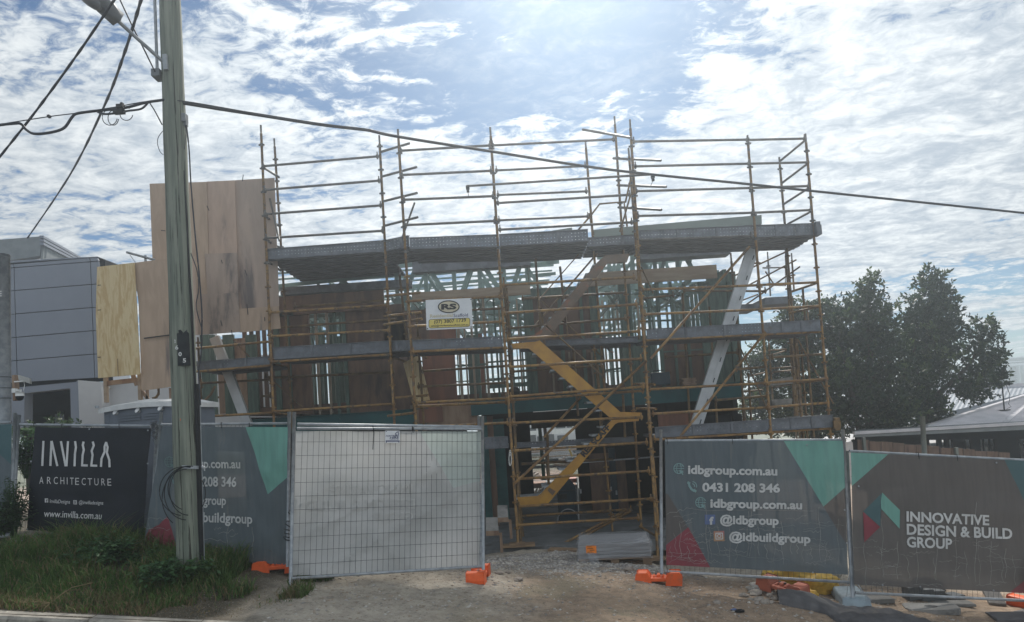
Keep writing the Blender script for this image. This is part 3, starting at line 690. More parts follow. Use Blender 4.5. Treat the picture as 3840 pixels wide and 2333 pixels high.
# hire sign on the gate
pl = Plane(U(1444, 1616, 8.52), U(1500, 1616, 8.575), U(1444, 1660, 8.52))
hs = thing('hire_sign', 'small white hire sign with navy lettering on the wires of the gate', 'sign', pl.at(1472, 1662))
mb = MB(); mb.prism([pl.at(*q, .014) for q in ((1444, 1615), (1499, 1615), (1499, 1661), (1443, 1661))], -pl.n * .006); mb.build('plate', MT['sgw'], hs)
mb = MB(); lettering(mb, 'FORTRESS', (1446, 1638), (1492, 1637), 6, pl, off=.017, bold=.01, shear=.2); lettering(mb, 'HIRE', (1461, 1646), (1494, 1645), 8, pl, off=.017, bold=.02, shear=.2)
lettering(mb, '1300 727 287', (1462, 1650), (1495, 1650), 2.6, pl, off=.017, bold=.0)
stroke(mb, [(1482, 1634), (1482, 1626), (1490, 1619), (1494, 1624), (1494, 1634)], 2.2, pl, .017); stroke(mb, [(1487, 1634), (1487, 1628)], 2.2, pl, .017)
poly(mb, [(1446, 1652), (1498, 1652), (1498, 1656), (1446, 1656)], pl, .017)
for q in ((1448, 1618), (1495, 1618), (1448, 1658), (1495, 1658)): poly(mb, arc(*q, 1.8, 1.8, 0, 330, 7), pl, .0175)
mb.build('lettering', MT['sgb'], hs)

# panel with contact banner
p4 = fence_panel('temporary_fence', 'fence panel right of the driveway opening carrying the contact details banner', (2495, 1653, 9.33), (3165, 1650, 8.62), (2495, 2143, 9.33), (3186, 2184, 8.62), [((2478, 1612, 9.33), (2481, 2152, 9.33)), ((3161, 1612, 8.58), (3197, 2240, 8.58))], 35, 11)
ties(p4, [(2500, 1652), (2744, 1652), (2883, 1652), (3150, 1652), (2499, 2128)], 9.0)
pl = Plane(U(2493, 1657, 9.29), U(3162, 1653, 8.57), U(2500, 2120, 9.29)); pl.amp = .014; pl.seed = 2.2
bc = banner('banner', 'slate banner with five lines of contact details, teal and red corners', 'banner', [(2493, 1656), (3162, 1653), (3180, 2155), (2499, 2119)], pl, MT['bmesh'],
            [([(2931, 1640), (3175, 1640), (3175, 1822), (3088, 1900)], 1), ([(2581, 1977), (2490, 2050), (2485, 2140), (2670, 2140)], 2), ([(2485, 1850), (2505, 1853), (2580, 1977), (2485, 2050)], 3), ([(3088, 1900), (3180, 1820), (3185, 2060)], 3)], [MT['bteal'], MT['bred'], MT['bbrown']], nu=44, nv=36)
line(bc, 'ltxt', 'idbgroup.com.au', (2580, 1776), (2915, 1782), 32, pl, bold=.036)
line(bc, 'ltxt', '0431 208 346', (2634, 1842), (2925, 1846), 32, pl, bold=.036)
line(bc, 'ltxt', 'idbgroup.com.au', (2664, 1902), (3008, 1909), 32, pl, bold=.036)
line(bc, 'ltxt', '@idbgroup', (2700, 1963), (2920, 1968), 32, pl, bold=.034)
line(bc, 'ltxt', '@idbuildgroup', (2734, 2026), (3039, 2036), 32, pl, bold=.034)
mb = MB(); globe(mb, 2546, 1757, 19, pl, 0); mb.build('icon', MT['tealtxt'], bc); mb = MB(); phone(mb, 2598, 1824, 20, pl, 0); mb.build('icon', MT['tealtxt'], bc); mb = MB(); globe(mb, 2628, 1884, 19, pl, 0); mb.build('icon', MT['tealtxt'], bc)
mb = MB(); poly(mb, [(2643, 1930), (2682, 1930), (2682, 1967), (2643, 1967)], pl); qa_ = mb.build('social_icon', MT['fb'], bc)
mb = MB(); poly(mb, [(2676, 1992), (2716, 1991), (2717, 2029), (2677, 2030)], pl); qb_ = mb.build('social_icon', MT['ig'], bc)
mb = MB(); lettering(mb, 'f', (2660, 1966), (2676, 1966), 28, pl, off=.0095, bold=.05); mb.build('icon_mark', MT['ltxt'], qa_); mb = MB()
stroke(mb, [(2684, 2000), (2709, 1999), (2710, 2021), (2685, 2022)], 3.4, pl, .0095, closed=True); stroke(mb, arc(2697, 2010, 6.5, 6.5, 0, 360, 10), 3, pl, .0095)
mb.build('icon_mark', MT['ltxt'], qb_)
scuffs(bc, pl, [2512, 2530, 2551, 2580, 2604, 2645, 2660, 2690, 2720, 2735, 2762, 2805, 2817, 2845, 2870, 2903, 2931, 2960, 2990, 3008, 3040, 3071, 3100, 3110, 3141], lambda x: 1890 if x % 2 else 1980, lambda x: 2120, [(2500, 2600, 1925, -22), (2600, 3050, 1910, 8), (3000, 3165, 1962, 12), (2500, 2600, 2085, 6), (2660, 2800, 2075, 10), (2800, 2960, 2090, 8), (3010, 3165, 2060, 3), (2990, 3090, 2040, 10), (3020, 3090, 2108, 12), (2700, 2780, 2060, 20), (2550, 2640, 2030, 30), (2510, 2580, 2110, -40), (2540, 2660, 2095, 14), (2505, 2640, 2068, 10)], 8)
eyelets(bc, [(3026, 1668), (3167, 1912), (3176, 2036), (2899, 2140), (3048, 2146)], pl)
mb = MB(); poly(mb, [(2788, 1662), (2838, 1662), (2837, 1714), (2789, 1712)], pl, -.03); mb.build('backing_plate', MT['dark'], bc)

# right-hand panel
p5 = fence_panel('temporary_fence', 'fence panel at the right end carrying the taupe banner with a folded-diamond emblem', (3186, 1692, 8.56), (3960, 1732, 8.75), (3208, 2223, 8.56), (3960, 2258, 8.75), [((3176, 1690, 8.6), (3200, 2236, 8.6)), ((3955, 1700, 8.75), (3965, 2280, 8.75))], 38, 11)
ties(p5, [(3441, 1706), (3585, 1713)], 8.6)
pl = Plane(U(3190, 1697, 8.52), U(3900, 1731, 8.71), U(3203, 2190, 8.52)); pl.amp = .014; pl.seed = 9.2
bi = banner('banner', 'taupe banner with a three-line business name beside a folded-diamond emblem', 'banner', [(3190, 1697), (3900, 1731), (3905, 2228), (3203, 2192)], pl, MT['bbrown'],
            [([(3170, 1680), (3340, 1690), (3330, 1704), (3180, 1834)], 1), ([(3766, 1722), (3950, 1722), (3950, 2060), (3840, 1879)], 2), ([(3910, 2120), (3788, 2222), (3910, 2240)], 3)], [MT['bteal'], MT['bteald'], MT['bred']], nu=44, nv=36)
line(bi, 'ltxt', 'INNOVATIVE', (3398, 1954), (3709, 1969), 37, pl, bold=.03, shear=-.02)
line(bi, 'ltxt', 'DESIGN & BUILD', (3399, 2003), (3797, 2021), 39, pl, bold=.03, shear=-.02)
line(bi, 'ltxt', 'GROUP', (3399, 2050), (3567, 2057), 38, pl, bold=.03, shear=-.02)
mb = MB(); poly(mb, [(3308, 1847), (3318, 1858), (3374, 1913), (3373, 1983), (3303, 1908), (3302, 1880)], pl, m=0)
poly(mb, [(3235, 1918), (3307, 1849), (3301, 1880), (3302, 1908), (3300, 1975)], pl, m=1); poly(mb, [(3235, 1919), (3299, 1976), (3240, 2033)], pl, m=2)
mb.build('emblem', [MT['bteal'], MT['bteald'], MT['bred']], bi)
scuffs(bi, pl, [3238, 3302, 3306, 3367, 3400, 3438, 3500, 3510, 3585, 3620, 3660, 3668, 3715, 3760, 3770, 3800], lambda x: 1900 if x % 3 == 0 else 2010, lambda x: 2205, [(3195, 3270, 2050, 2), (3305, 3365, 2075, -20), (3195, 3300, 2135, -6), (3310, 3380, 2122, 6), (3690, 3760, 2050, 40), (3760, 3838, 2125, 8), (3650, 3700, 2095, 12), (3312, 3380, 2152, 4), (3700, 3830, 2085, 14)], 12)
eyelets(bi, [(3217, 1823), (3735, 1735), (3307, 2193), (3450, 2200), (3725, 2214)], pl)
mb = MB(); poly(mb, [(3484, 1716), (3538, 1719), (3536, 1768), (3487, 1766)], pl, -.03); mb.build('backing_plate', MT['dark'], bi)

# ------------------------------------------------------------------ fence feet
def foot_mesh(root, mat):
    mb = MB(); Lx, Wy, H = .60, .235, .15
    for s in (-1, 1):
        a = s * .10; b = s * Lx / 2
        pts = [(a, 0), (b * .97, 0), (b, .05), (b * .96, H * .92), (b * .90, H), (a + s * .05, H), (a + s * .01, H * .62)]
        vs = [Vector((x, -Wy / 2, z)) for x, z in pts]
        mb.prism(vs, (0, Wy, 0))
    mb.box((0, 0, .068), .215, Wy * .9, .05)
    for s in (-1, 1): mb.box((s * .06, 0, .10), .03, Wy * .6, .024)
    mb.box((0, 0, .11), .05, .10, .04)
    o = mb.build('block', mat, root, bevel=.012)
    h = MB()
    for s in (-1, 1): h.tube((s * .035, 0, .12), (s * .035, 0, .1315), .017, 10)
    h.build('socket', MT['black'], root)
ft = thing('ballast_block', 'orange plastic fence foot lying end-on under the right post of the white-backed gate', 'fence foot', (0, 0, 0), 'orange plastic fence feet')
foot_mesh(ft, MT['orange'])
def setfoot(o, px, py, rz, label=None):
    p = ground_hits(px, py); q = Vector((p.x, p.y, gz(p.x, p.y) - .005))
    if o is None: o = dup(ft, q, rz, label)
    o.location = q; o.rotation_euler = (math.atan(-.0), 0, rz); ORG[o.name] = q; return o
setfoot(ft, 1796, 2172, R(84))
setfoot(None, 1046, 2142, R(8), 'orange plastic fence foot in the grass left of the white-backed gate')
setfoot(None, 2472, 2186, R(-14), 'orange plastic fence foot lying broadside at the left end of the contact details banner')
setfoot(None, 3870, 2268, R(20), 'orange plastic fence foot behind the striped cone at the right edge')
fd = thing('ballast_block', 'faded red fence foot propped on stones before the yellow sacks', 'fence foot', (0, 0, 0))
foot_mesh(fd, MT['orangef']); fd.rotation_euler = (R(2), R(7), R(-50)); fd.location = ground_hits(2935, 2232) + Vector((0, 0, .04))

# ------------------------------------------------------------------ scaffold
scf = thing('scaffold', 'tall yellow-brown tube scaffold with steel decks across the front of the unfinished house', 'scaffold', U(1941, 2045, 13.2))
def standard(px0, py0, px1, py1, Y, zb=None, r=.0265, cups=True, mat='scaf', ph=0):
    a = U(px0, py0, Y); b = U(px1, py1, Y)
    mb = MB()
    if zb is not None: b = Vector((b.x + (b.x - a.x) * (b.z - zb) / max(a.z - b.z, .1), b.y, zb))
    L_ = (a - b).length; d = (a - b) / L_
    mb.tube(b, a - d * .18, r, 10); mb.tube(a - d * .20, a, r * .78, 10)
    if cups:
        h = .35 + ph
        while h < L_ - .1:
            c = b + d * h
            mb.box(c, .118, .03, .03); mb.box(c, .03, .118, .03); mb.tube(c - d * .03, c + d * .03, r * 1.22, 8); h += .495
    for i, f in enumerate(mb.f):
        if sum(mb.v[q][2] for q in f) / len(f) > 5.75: mb.m[i] = 1  # upper lengths take the backlit grey colour
    o = mb.build('standard', [MT[mat], MT['scafveil']], scf, True); return o
A_, B_, C_, AI, BI, CI = 13.85, 13.2, 13.85, 15.05, 14.45, 15.1
def tubeL(px0, py0, px1, py1, Y0, Y1=None, r=.0258, name='ledger', wedge=True, mat='scaf'):
    Y1 = Y0 if Y1 is None else Y1; a = U(px0, py0, Y0); b = U(px1, py1, Y1); mb = MB()
    if wedge: e_ = (b - a).normalized() * .055; a = a - e_; b = b + e_
    mb.tube(a, b, r, 8)
    if wedge:
        d = (b - a).normalized()
        for p, s in ((a, 1), (b, -1)):
            q = p + d * s * .03; mb.box(q + Vector((0, -.01, .015)), .022, .03, .15); mb.box(q, .05, .045, .07)
    if min(a.z, b.z) > 5.7: mat = 'scafveil'  # high tubes take the backlit grey colour
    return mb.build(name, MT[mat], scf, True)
# front standards
standard(978, 470, 1028, 1600, A_, -.3); standard(1422, 508, 1482, 1640, A_, -.1, ph=.1)
standard(1492, 485, 1562, 1620, B_ + .1, -.1, ph=.2); standard(1838, 478, 1943, 2040, B_, .03); standard(2362, 449, 2462, 2010, B_, -.36, ph=.25)
standard(2357, 556, 2436, 1560, B_ + .45, -.3, ph=.1); standard(2304, 437, 2404, 1960, BI, .0, ph=.15)
standard(2195, 525, 2262, 1400, BI + .1, 2.9, cups=False); standard(2803, 510, 2893, 1650, 13.72, -.5); standard(3020, 502, 3119, 1680, 14.1, -.9, ph=.3)
standard(1900, 1080, 1951, 1990, B_ + .5, .02, mat='scaf2'); standard(2922, 590, 2992, 1420, CI, -.6, mat='scaf2')
# inner standards
standard(1028, 520, 1097, 1600, AI - .15, .3, mat='scaf2'); standard(742, 1265, 757, 1560, AI, .3, mat='scaf2'); standard(702, 1240, 722, 1560, A_, .3)
standard(1495, 1000, 1560, 1600, AI, .2, mat='scaf2'); standard(1562, 1180, 1590, 1600, BI, .0, mat='scaf2')
standard(1888, 1040, 1930, 1600, BI, .0, mat='scaf2'); standard(2740, 950, 2800, 1650, CI, -.4, mat='scaf2'); standard(2225, 1270, 2262, 1640, BI - .1, .0, r=.022, mat='scaf')
standard(2772, 1290, 2790, 1600, CI + .2, -.4, mat='scaf2'); standard(2806, 1400, 2816, 1560, CI + .9, -.4, mat='scaf2', cups=False)
# front ledgers, bay A
for a in ((993, 623, 1411, 587), (998, 712, 1417, 678), (1000, 803, 1423, 771), (1003, 893, 1430, 866), (1018, 1172, 1447, 1145), (1022, 1261, 1452, 1239), (1022, 1357, 1461, 1330), (1029, 1543, 1472, 1515)): tubeL(*a, A_ - .03)
tubeL(722, 1308, 1013, 1281, A_); tubeL(722, 1395, 1013, 1371, A_); tubeL(722, 1565, 1022, 1548, A_)
for a in ((1013, 1231, 1480, 1197), (1000, 1418, 1470, 1396)): tubeL(*a, AI, mat='scaf2')
tubeL(760, 1437, 1010, 1424, AI, mat='scaf2'); tubeL(760, 1492, 1010, 1485, AI + 1.5, mat='scaf2')
# bay S2-S3
for a in ((1508, 565, 1832, 546), (1512, 656, 1836, 641), (1520, 749, 1844, 736), (1524, 844, 1850, 829), (1537, 1129, 1868, 1113), (1541, 1224, 1871, 1207), (1555, 1319, 1891, 1304), (1569, 1510, 1893, 1494), (1611, 1601, 1898, 1586)): tubeL(*a, B_)
tubeL(1563, 1524, 1893, 1508, B_ + .12)
# bay S3-S5
tubeL(1852, 545, 2297, 523, B_, BI)
for a in ((1866, 639, 2190, 623), (1872, 731, 2194, 718), (1876, 826, 2200, 812)): tubeL(*a, BI - .3, BI)
for a in ((1872, 761, 2357, 731), (1880, 861, 2364, 834)): tubeL(*a, B_, B_ + .4)
tubeL(1749, 698, 2446, 654, B_ - .08, r=.024, name='lifting_tube', wedge=False)
for a in ((1893, 1069, 2371, 1040), (1898, 1174, 2380, 1142), (1909, 1272, 2389, 1243), (1918, 1376, 2398, 1346), (1920, 1487, 2407, 1451), (1927, 1586, 2400, 1565), (1935, 1690, 2420, 1660), (1947, 1796, 2428, 1767), (1953, 1899, 2436, 1871), (1947, 1969, 2388, 1943)): tubeL(*a, B_)
tubeL(1945, 1936, 2361, 1911, BI); tubeL(1930, 1393, 2250, 1372, BI, mat='scaf2'); tubeL(1922, 1500, 2405, 1466, B_ + .1); tubeL(1960, 1292, 2390, 1264, BI, mat='scaf2')
tubeL(1905, 1232, 2340, 1195, BI, mat='scaf2'); tubeL(1956, 1740, 2300, 1722, BI + .2, mat='scaf2', r=.03, wedge=False)
# bay C
for a in ((2381, 531, 2800, 524), (2387, 624, 2805, 614), (2391, 717, 2812, 705), (2397, 810, 2820, 798), (2415, 1086, 2840, 1070), (2424, 1179, 2850, 1161), (2424, 1276, 2860, 1254), (2440, 1460, 2866, 1437), (2453, 1552, 2876, 1528), (2459, 1648, 2883, 1623)): tubeL(*a, 13.5, 13.72)
for a in ((2806, 525, 3013, 520), (2812, 614, 3025, 609), (2818, 705, 3028, 698), (2826, 798, 3036, 788), (2846, 1069, 3061, 1059), (2856, 1160, 3069, 1148), (2866, 1254, 3076, 1244), (2872, 1436, 3096, 1421), (2882, 1527, 3101, 1511), (2889, 1622, 3106, 1606)): tubeL(*a, 13.72, 14.1)
tubeL(2400, 900, 2812, 885, 13.5, 13.72); tubeL(2570, 1090, 2865, 1092, CI, mat='scaf2')
# transoms and returns
for a in ((1428, 570, 1535, 538), (1434, 662, 1562, 627), (1438, 755, 1564, 724), (1446, 846, 1566, 815)): tubeL(*a, A_ - .06, B_ + .02, name='transom', wedge=False)
for a in ((2185, 486, 2366, 517), (2300, 594, 2478, 602), (2315, 695, 2498, 701), (2319, 778, 2480, 787)): tubeL(*a, BI + .05, B_ - .06, name='transom', wedge=False)
for a in ((2928, 602, 3017, 528), (2932, 687, 3025, 616), (2937, 767, 3030, 707), (2955, 840, 3036, 796), (2965, 1095, 3062, 1062), (2960, 1175, 3070, 1150), (2985, 1437, 3096, 1424)): tubeL(*a, CI, 14.1, name='transom', wedge=False)
for a in ((990, 630, 1046, 665), (1000, 815, 1050, 850), (1008, 905, 1050, 930), (1010, 985, 1052, 1015), (1022, 1365, 1075, 1376), (1030, 1550, 1092, 1556), (1463, 1340, 1520, 1355), (1558, 1325, 1600, 1342)): tubeL(*a, A_, AI, name='transom', wedge=False)
for a in ((1440, 1186, 1580, 1172, A_, B_ - .05), (1440, 1218, 1583, 1196, A_, B_ - .05), (1455, 1560, 1560, 1548, A_, B_ - .05), (1446, 1110, 1576, 1098, A_, B_ - .05), (1485, 1492, 1605, 1482, A_, B_ - .05), (2380, 1440, 2455, 1442, BI, B_ - .05), (2386, 1532, 2460, 1534, BI, B_ - .05)): tubeL(*a, name='transom', wedge=False)
# braces
for a in ((2425, 1352, 1931, 1812, B_ - .07), (2178, 1490, 2040, 1640, BI - .4), (2811, 925, 2440, 1345, 13.4), (2871, 1246, 2540, 1650, 13.55), (2089, 2051, 2350, 1913, B_ + .35), (2100, 2060, 2366, 1916, B_ + .5)): tubeL(*a, name='brace', wedge=False)
for a in ((2775, 1301, 2871, 1521, CI), (2991, 1271, 3125, 1514, 14.4), (995, 1402, 1134, 1527, AI), (2048, 1221, 2259, 1409, 13.6), (2030, 1128, 2262, 1340, BI), (2404, 1000, 2450, 1100, BI), (875, 1275, 935, 1338, AI + .3)): tubeL(*a, r=.016, name='brace', wedge=False, mat='scaf2')
tubeL(2400, 1974, 2462, 2012, BI - .2, B_, name='brace', wedge=False)
tubeL(2240, 950, 1990, 1240, BI + .1, r=.02, name='brace', wedge=False, mat='scaf2'); tubeL(2169, 955, 2020, 1125, 13.9, r=.012, name='brace', wedge=False, mat='scaf2')
for a in ((1012, 745, 1048, 905), (1555, 760, 1505, 900)): tubeL(*a, A_ - .1, r=.02, name='brace', wedge=False, mat='scaf2')
# decks: front edge board + platform
def deck(pxL, ytL, pxR, ytR, ybL, ybR, Y0, Y1=None, dep=1.25, plat=True, mat='deck', thick=.035):
    Y1 = Y0 if Y1 is None else Y1
    q = [U(pxL, ytL, Y0), U(pxR, ytR, Y1), U(pxR + (ybR - ytR) * .066, ybR, Y1), U(pxL + (ybL - ytL) * .066, ybL, Y0)]
    mb = MB(); mb.prism(q, (0, thick * .3, 0))
    eb_ = mb.build('edge_board', MT[mat], scf)
    mb = MB(); mb.bar(q[0], q[1], .05, .012); mb.bar(q[3], q[2], .05, .012)
    n = 3
    for i in range(1, n): mb.bar(q[0].lerp(q[1], i / n) + Vector((0, -.012, 0)), q[3].lerp(q[2], i / n) + Vector((0, -.012, 0)), .014, .045, (1, 0, 0))
    mb.build('edge_lip', MT['deckb'], eb_)
    if plat:
        mb = MB(); k = max(1, int(dep / .235))
        for i in range(k):
            o = Vector((0, .05 + .235 * i, 0)); a, b = q[3] + o + Vector((0, .1, .02)), q[2] + o + Vector((0, .1, .02))
            mb.bar(a, b, .222, .035); mb.bar(a + Vector((0, -.09, -.022)), b + Vector((0, -.09, -.022)), .02, .03); mb.bar(a + Vector((0, .09, -.022)), b + Vector((0, .09, -.022)), .02, .03)
        mb.build('deck_platform', MT['deckb'], scf)
deck(1000, 935, 1448, 902, 974, 943, A_ + .05, dep=2.4); deck(1446, 902, 1533, 884, 942, 925, A_, B_ + .1, plat=True, dep=1.2)
deck(1535, 893, 1866, 881, 935, 925, B_); deck(1871, 880, 2204, 861, 923, 905, B_ + .05, dep=1.5)
deck(2393, 866, 2830, 846, 900, 889, 13.5, 13.75, dep=1.3); deck(2830, 846, 3062, 838, 889, 881, 13.75, 14.1, dep=1.25)
deck(736, 1357, 1012, 1337, 1391, 1368, A_ + .05, dep=1.2); deck(1022, 1304, 1460, 1279, 1348, 1320, A_ + .05, dep=1.25)
deck(1460, 1280, 1545, 1276, 1318, 1312, A_ + .1, B_ + .15, dep=1.2); deck(1546, 1277, 1884, 1263, 1312, 1300, B_ + .02, dep=1.25)
deck(2424, 1235, 2860, 1212, 1272, 1250, 13.5, 13.72, dep=1.3); deck(2860, 1212, 3075, 1200, 1250, 1240, 13.72, 14.05, dep=1.3)
deck(2455, 1603, 2885, 1573, 1640, 1615, 13.5, 13.72, dep=1.3); deck(2885, 1573, 3122, 1556, 1615, 1601, 13.72, 14.05, dep=1.2)
deck(1816, 1642, 1904, 1637, 1683, 1678, B_ + .3, dep=1.2); deck(1927, 1661, 2378, 1638, 1679, 1655, BI - .2, dep=.3)
deck(2200, 893, 2400, 880, 925, 915, BI - .3, dep=1.0); deck(1950, 1282, 2392, 1262, 1302, 1283, BI - .25, dep=1.0)
mb = MB(); mb.box(U(3132, 1590, 14.1), .10, .22, .26); mb.box(U(3138, 1592, 14.0), .14, .05, .16); mb.build('end_bracket', MT['scaf2'], scf)
mb = MB(); mb.box(U(3062, 860, 14.05), .09, .2, .28); mb.box(U(3069, 862, 14.0), .12, .05, .2); mb.build('end_bracket', MT['deckb'], scf)
# sole boards and jacks
for px, py, Y in ((1946, 2048, B_), (2462, 2098, B_), (2404, 2004, BI)):
    c = U(px, py, Y); mb = MB(); mb.box(c + Vector((0, 0, .02)), .62, .24, .045); mb.box(c + Vector((-.03, 0, .055)), .30, .2, .02); mb.box(c + Vector((0, 0, .072)), .14, .14, .01); mb.build('sole_board', MT['pallet'], scf)
mb = MB(); mb.bar(U(2060, 2062, 12.9), U(2180, 2066, 12.7), .22, .06); mb.build('sole_board', MT['pallet'], scf)
# return lift down the right-hand side of the house
for k, (px, py0, py1, Y) in enumerate(((2878, 945, 1110, 19), (2968, 950, 1090, 17.5), (2945, 935, 1560, 15.6), (2962, 1270, 1660, 17), (2974, 1270, 1660, 18.5), (2988, 1270, 1660, 16.5), (3004, 1290, 1660, 15.8), (2882, 1270, 1500, 18), (3026, 1130, 1240, 19))):
    standard(px, py0, px + (py1 - py0) * .068, py1, Y, r=.024, mat='scaf2', ph=.05 * k)
for a in ((2720, 1050, 3000, 920, 16, 15.3), (2760, 1095, 2985, 975, 18, 15.8), (2745, 1180, 3000, 1000, 16.5, 15.3), (2860, 1005, 2945, 1003, 17, 17), (2760, 1135, 2840, 1105, 18, 16), (2880, 1315, 2950, 1310, 17, 17), (2884, 1335, 2946, 1315, 18, 16), (2885, 1382, 2975, 1376, 17, 16.5), (2900, 1395, 2980, 1388, 18, 17), (2812, 1410, 2866, 1398, 18, 17), (2890, 1455, 2965, 1442, 18, 16.5), (2780, 1470, 2860, 1462, 17, 16.5), (2890, 1262, 2960, 1255, 18, 17)): tubeL(*a, r=.02, mat='scaf2', wedge=False)
mb = MB(); mb.path([U(2870, 1018, 16.5), U(2905, 1070, 16.5), U(2945, 1072, 16.5), U(2946, 1005, 16.5), U(2928, 1005, 16.5)], .018, 6); mb.build('ladder_hoop', MT['scaf2'], scf)
for a in ((2870, 1116, 2975, 1110, 1142, 1138, 16.5), (2770, 1142, 2850, 1138, 1160, 1156, 16), (2890, 1425, 2980, 1412, 1446, 1438, 16.4), (2895, 1500, 2970, 1494, 1520, 1516, 16.4), (3005, 1562, 3100, 1558, 1570, 1566, 15.2)):
    mb = MB(); mb.prism([U(a[0], a[1], a[6]), U(a[2], a[3], a[6]), U(a[2], a[5], a[6]), U(a[0], a[4], a[6])], (0, .9, 0)); mb.build('return_deck', MT['deckb'] if a[1] < 1200 else MT['conc'], scf)
# stair-top handrail frame
mb = MB(); mb.path([U(2169, 862, 13.6), U(2216, 808, 13.6), U(2249, 765, 13.6), U(2340, 757, 13.6), U(2352, 850, 13.6)], .02, 6); mb.path([U(2209, 800, 13.7), U(2226, 880, 13.7)], .02, 6); mb.path([U(2345, 760, 13.6), U(2372, 640, 13.3)], .02, 6)
mb.path([U(2325, 870, 13.6), U(2365, 730, 13.4)], .018, 6); mb.build('stair_handrail', MT['scaf2'], scf)
# hoist ends with dangling strings
for x, y, dx in ((1754, 704, 4), (2448, 662, -8)):
    mb = MB(); c = U(x, y, B_ - .08); mb.box(c, .07, .07, .06); mb.box(c + Vector((0, 0, -.06)), .05, .05, .06); mb.path([c + Vector((0, 0, -.08)), U(x + dx / 2, y + 26, B_ - .08), U(x + dx, y + 36, B_ - .08)], .006, 5); mb.build('clamp_and_string', MT['black'], scf)
for a in ((2404, 1120, 2520, 1108, CI), (2500, 1340, 2760, 1322, CI), (2765, 1385, 2868, 1376, 14.6), (2900, 1340, 3085, 1328, CI), (2690, 1500, 2870, 1486, CI), (1590, 1392, 1905, 1372, BI), (1575, 1450, 1890, 1436, BI + .1), (1600, 1172, 1890, 1156, BI), (1110, 1150, 1430, 1128, AI), (1965, 1120, 2340, 1098, BI)): tubeL(*a, mat='scaf2')
for a in ((2560, 1100, 2590, 1640, CI), (2660, 1150, 2690, 1600, CI + .2), (2148, 1290, 2168, 1560, BI), (2100, 1000, 2128, 1260, BI), (3010, 1080, 3052, 1640, CI + .4)): tubeL(*a, mat='scaf2', name='standard', wedge=False)
# vertical link tube of the stair bay
for a in ((2053, 1630, 2057, 1822, 13.75), (2250, 1574, 2256, 1620, 13.75), (2240, 1365, 2256, 1600, 13.8), (2336, 1480, 2344, 1640, 13.9), (2030, 1155, 2046, 1340, 14.0), (2006, 940, 2028, 1240, BI)): tubeL(*a, name='stair_hanger', wedge=False, mat='scaf2')

# ------------------------------------------------------------------ scaffold stairs
def stair(label, front, back_Y, Y, treads, mat, under):
    root = thing('scaffold_stair', label, 'stair', U(*front[0], Y), 'scaffold stair flights')
    for y in (Y, back_Y):
        mb = MB(); mb.prism([U(a, b, y) for a, b in front], (0, .045, 0)); mb.build('stringer', MT[mat], root, bevel=.006)
    for (a, b, n) in treads:
        for i in range(n):
            t = (i + .5) / n; p = U(a[0] + (b[0] - a[0]) * t, a[1] + (b[1] - a[1]) * t, Y)
            mb = MB(); mb.box((p.x, (Y + back_Y) / 2, p.z), .24, back_Y - Y - .05, .035); mb.build('tread', MT['galv'], root)
    return root
f1 = stair('yellow bottom stair flight with stencilled black lettering, rising to the right', [(1940, 1867), (2016, 1862), (2030, 1852), (2272, 1600), (2300, 1572), (2330, 1566), (2402, 1551), (2392, 1578), (2318, 1584), (2306, 1590), (2056, 1886), (1952, 1894)], 14.15, 13.5, [((1945, 1872), (2030, 1866), 3), ((2040, 1840), (2290, 1585), 8), ((2310, 1574), (2395, 1562), 3)], 'stair', 0)
mb = MB(); pls = Plane(U(2100, 1800, 13.49), U(2300, 1580, 13.49), U(2200, 1800, 13.49))
def slant(s, a, b, hgt, bold):
    v, f = text_polys(s, bold); x0 = min(q[0] for q in v); x1 = max(q[0] for q in v); ch = cap_h(bold); dx, dy = b[0] - a[0], b[1] - a[1]; l = math.hypot(dx, dy); nx, ny = dy / l, -dx / l
    mb.add([pls.at(a[0] + dx * (x - x0) / (x1 - x0) + nx * y / ch * hgt, a[1] + dy * (x - x0) / (x1 - x0) + ny * y / ch * hgt, .006) for x, y in v], f)
slant('RES SCAFF', (2191, 1715), (2290, 1604), 22, .05)
mb.build('stencil_lettering', MT['sgk'], f1)
mb = MB(); mb.prism([U(x, y, 13.485) for x, y in ((2059, 1828), (2084, 1842), (2072, 1858), (2054, 1840))], (0, .01, 0)); mb.build('patch_plate', MT['stairdull'], f1)
f2 = stair('bright yellow middle stair flight falling from the deck to the right', [(1918, 1290), (2008, 1282), (2024, 1278), (2326, 1546), (2402, 1548), (2394, 1578), (2308, 1582), (1984, 1306), (1925, 1306)], 14.2, 13.55, [((1925, 1297), (1995, 1292), 3), ((2002, 1312), (2310, 1584), 9)], 'stair', 1)
f3 = stair('glare-muted orange-brown upper stair flight rising to the top deck', [(1920, 1262), (2000, 1258), (2030, 1238), (2240, 985), (2270, 958), (2360, 952), (2350, 982), (2278, 986), (2052, 1272), (1925, 1280)], 14.2, 13.6, [((2040, 1240), (2260, 975), 8), ((2275, 965), (2350, 960), 2)], 'stairdull', 1)
# low site steps by the gate
st = thing('site_steps', 'two grey timber site steps with rusty edges beside the gate opening', 'steps', U(1850, 2010, 12.9))
for (pts, Y) in (([(1818, 1951), (1864, 1950), (1870, 1990), (1822, 1992)], 12.7), ([(1863, 1904), (1902, 1903), (1906, 1940), (1866, 1942)], 13.0)):
    mb = MB(); q = [U(x, y, Y) for x, y in pts]; q[0].y += .35; q[1].y += .35; mb.prism(q, (0, .02, -.03)); mb.build('tread', MT['conc'], st)
    mb = MB(); mb.prism([q[3], q[2], q[2] + Vector((.01, .01, -.09)), q[3] + Vector((0, .01, -.09))], (0, .03, 0)); mb.bar(q[2] + Vector((.03, .1, -.06)), q[2] + Vector((.03, .12, -.42)), .05, .05, (1, 0, 0)); mb.build('riser', MT['plyt'], st)
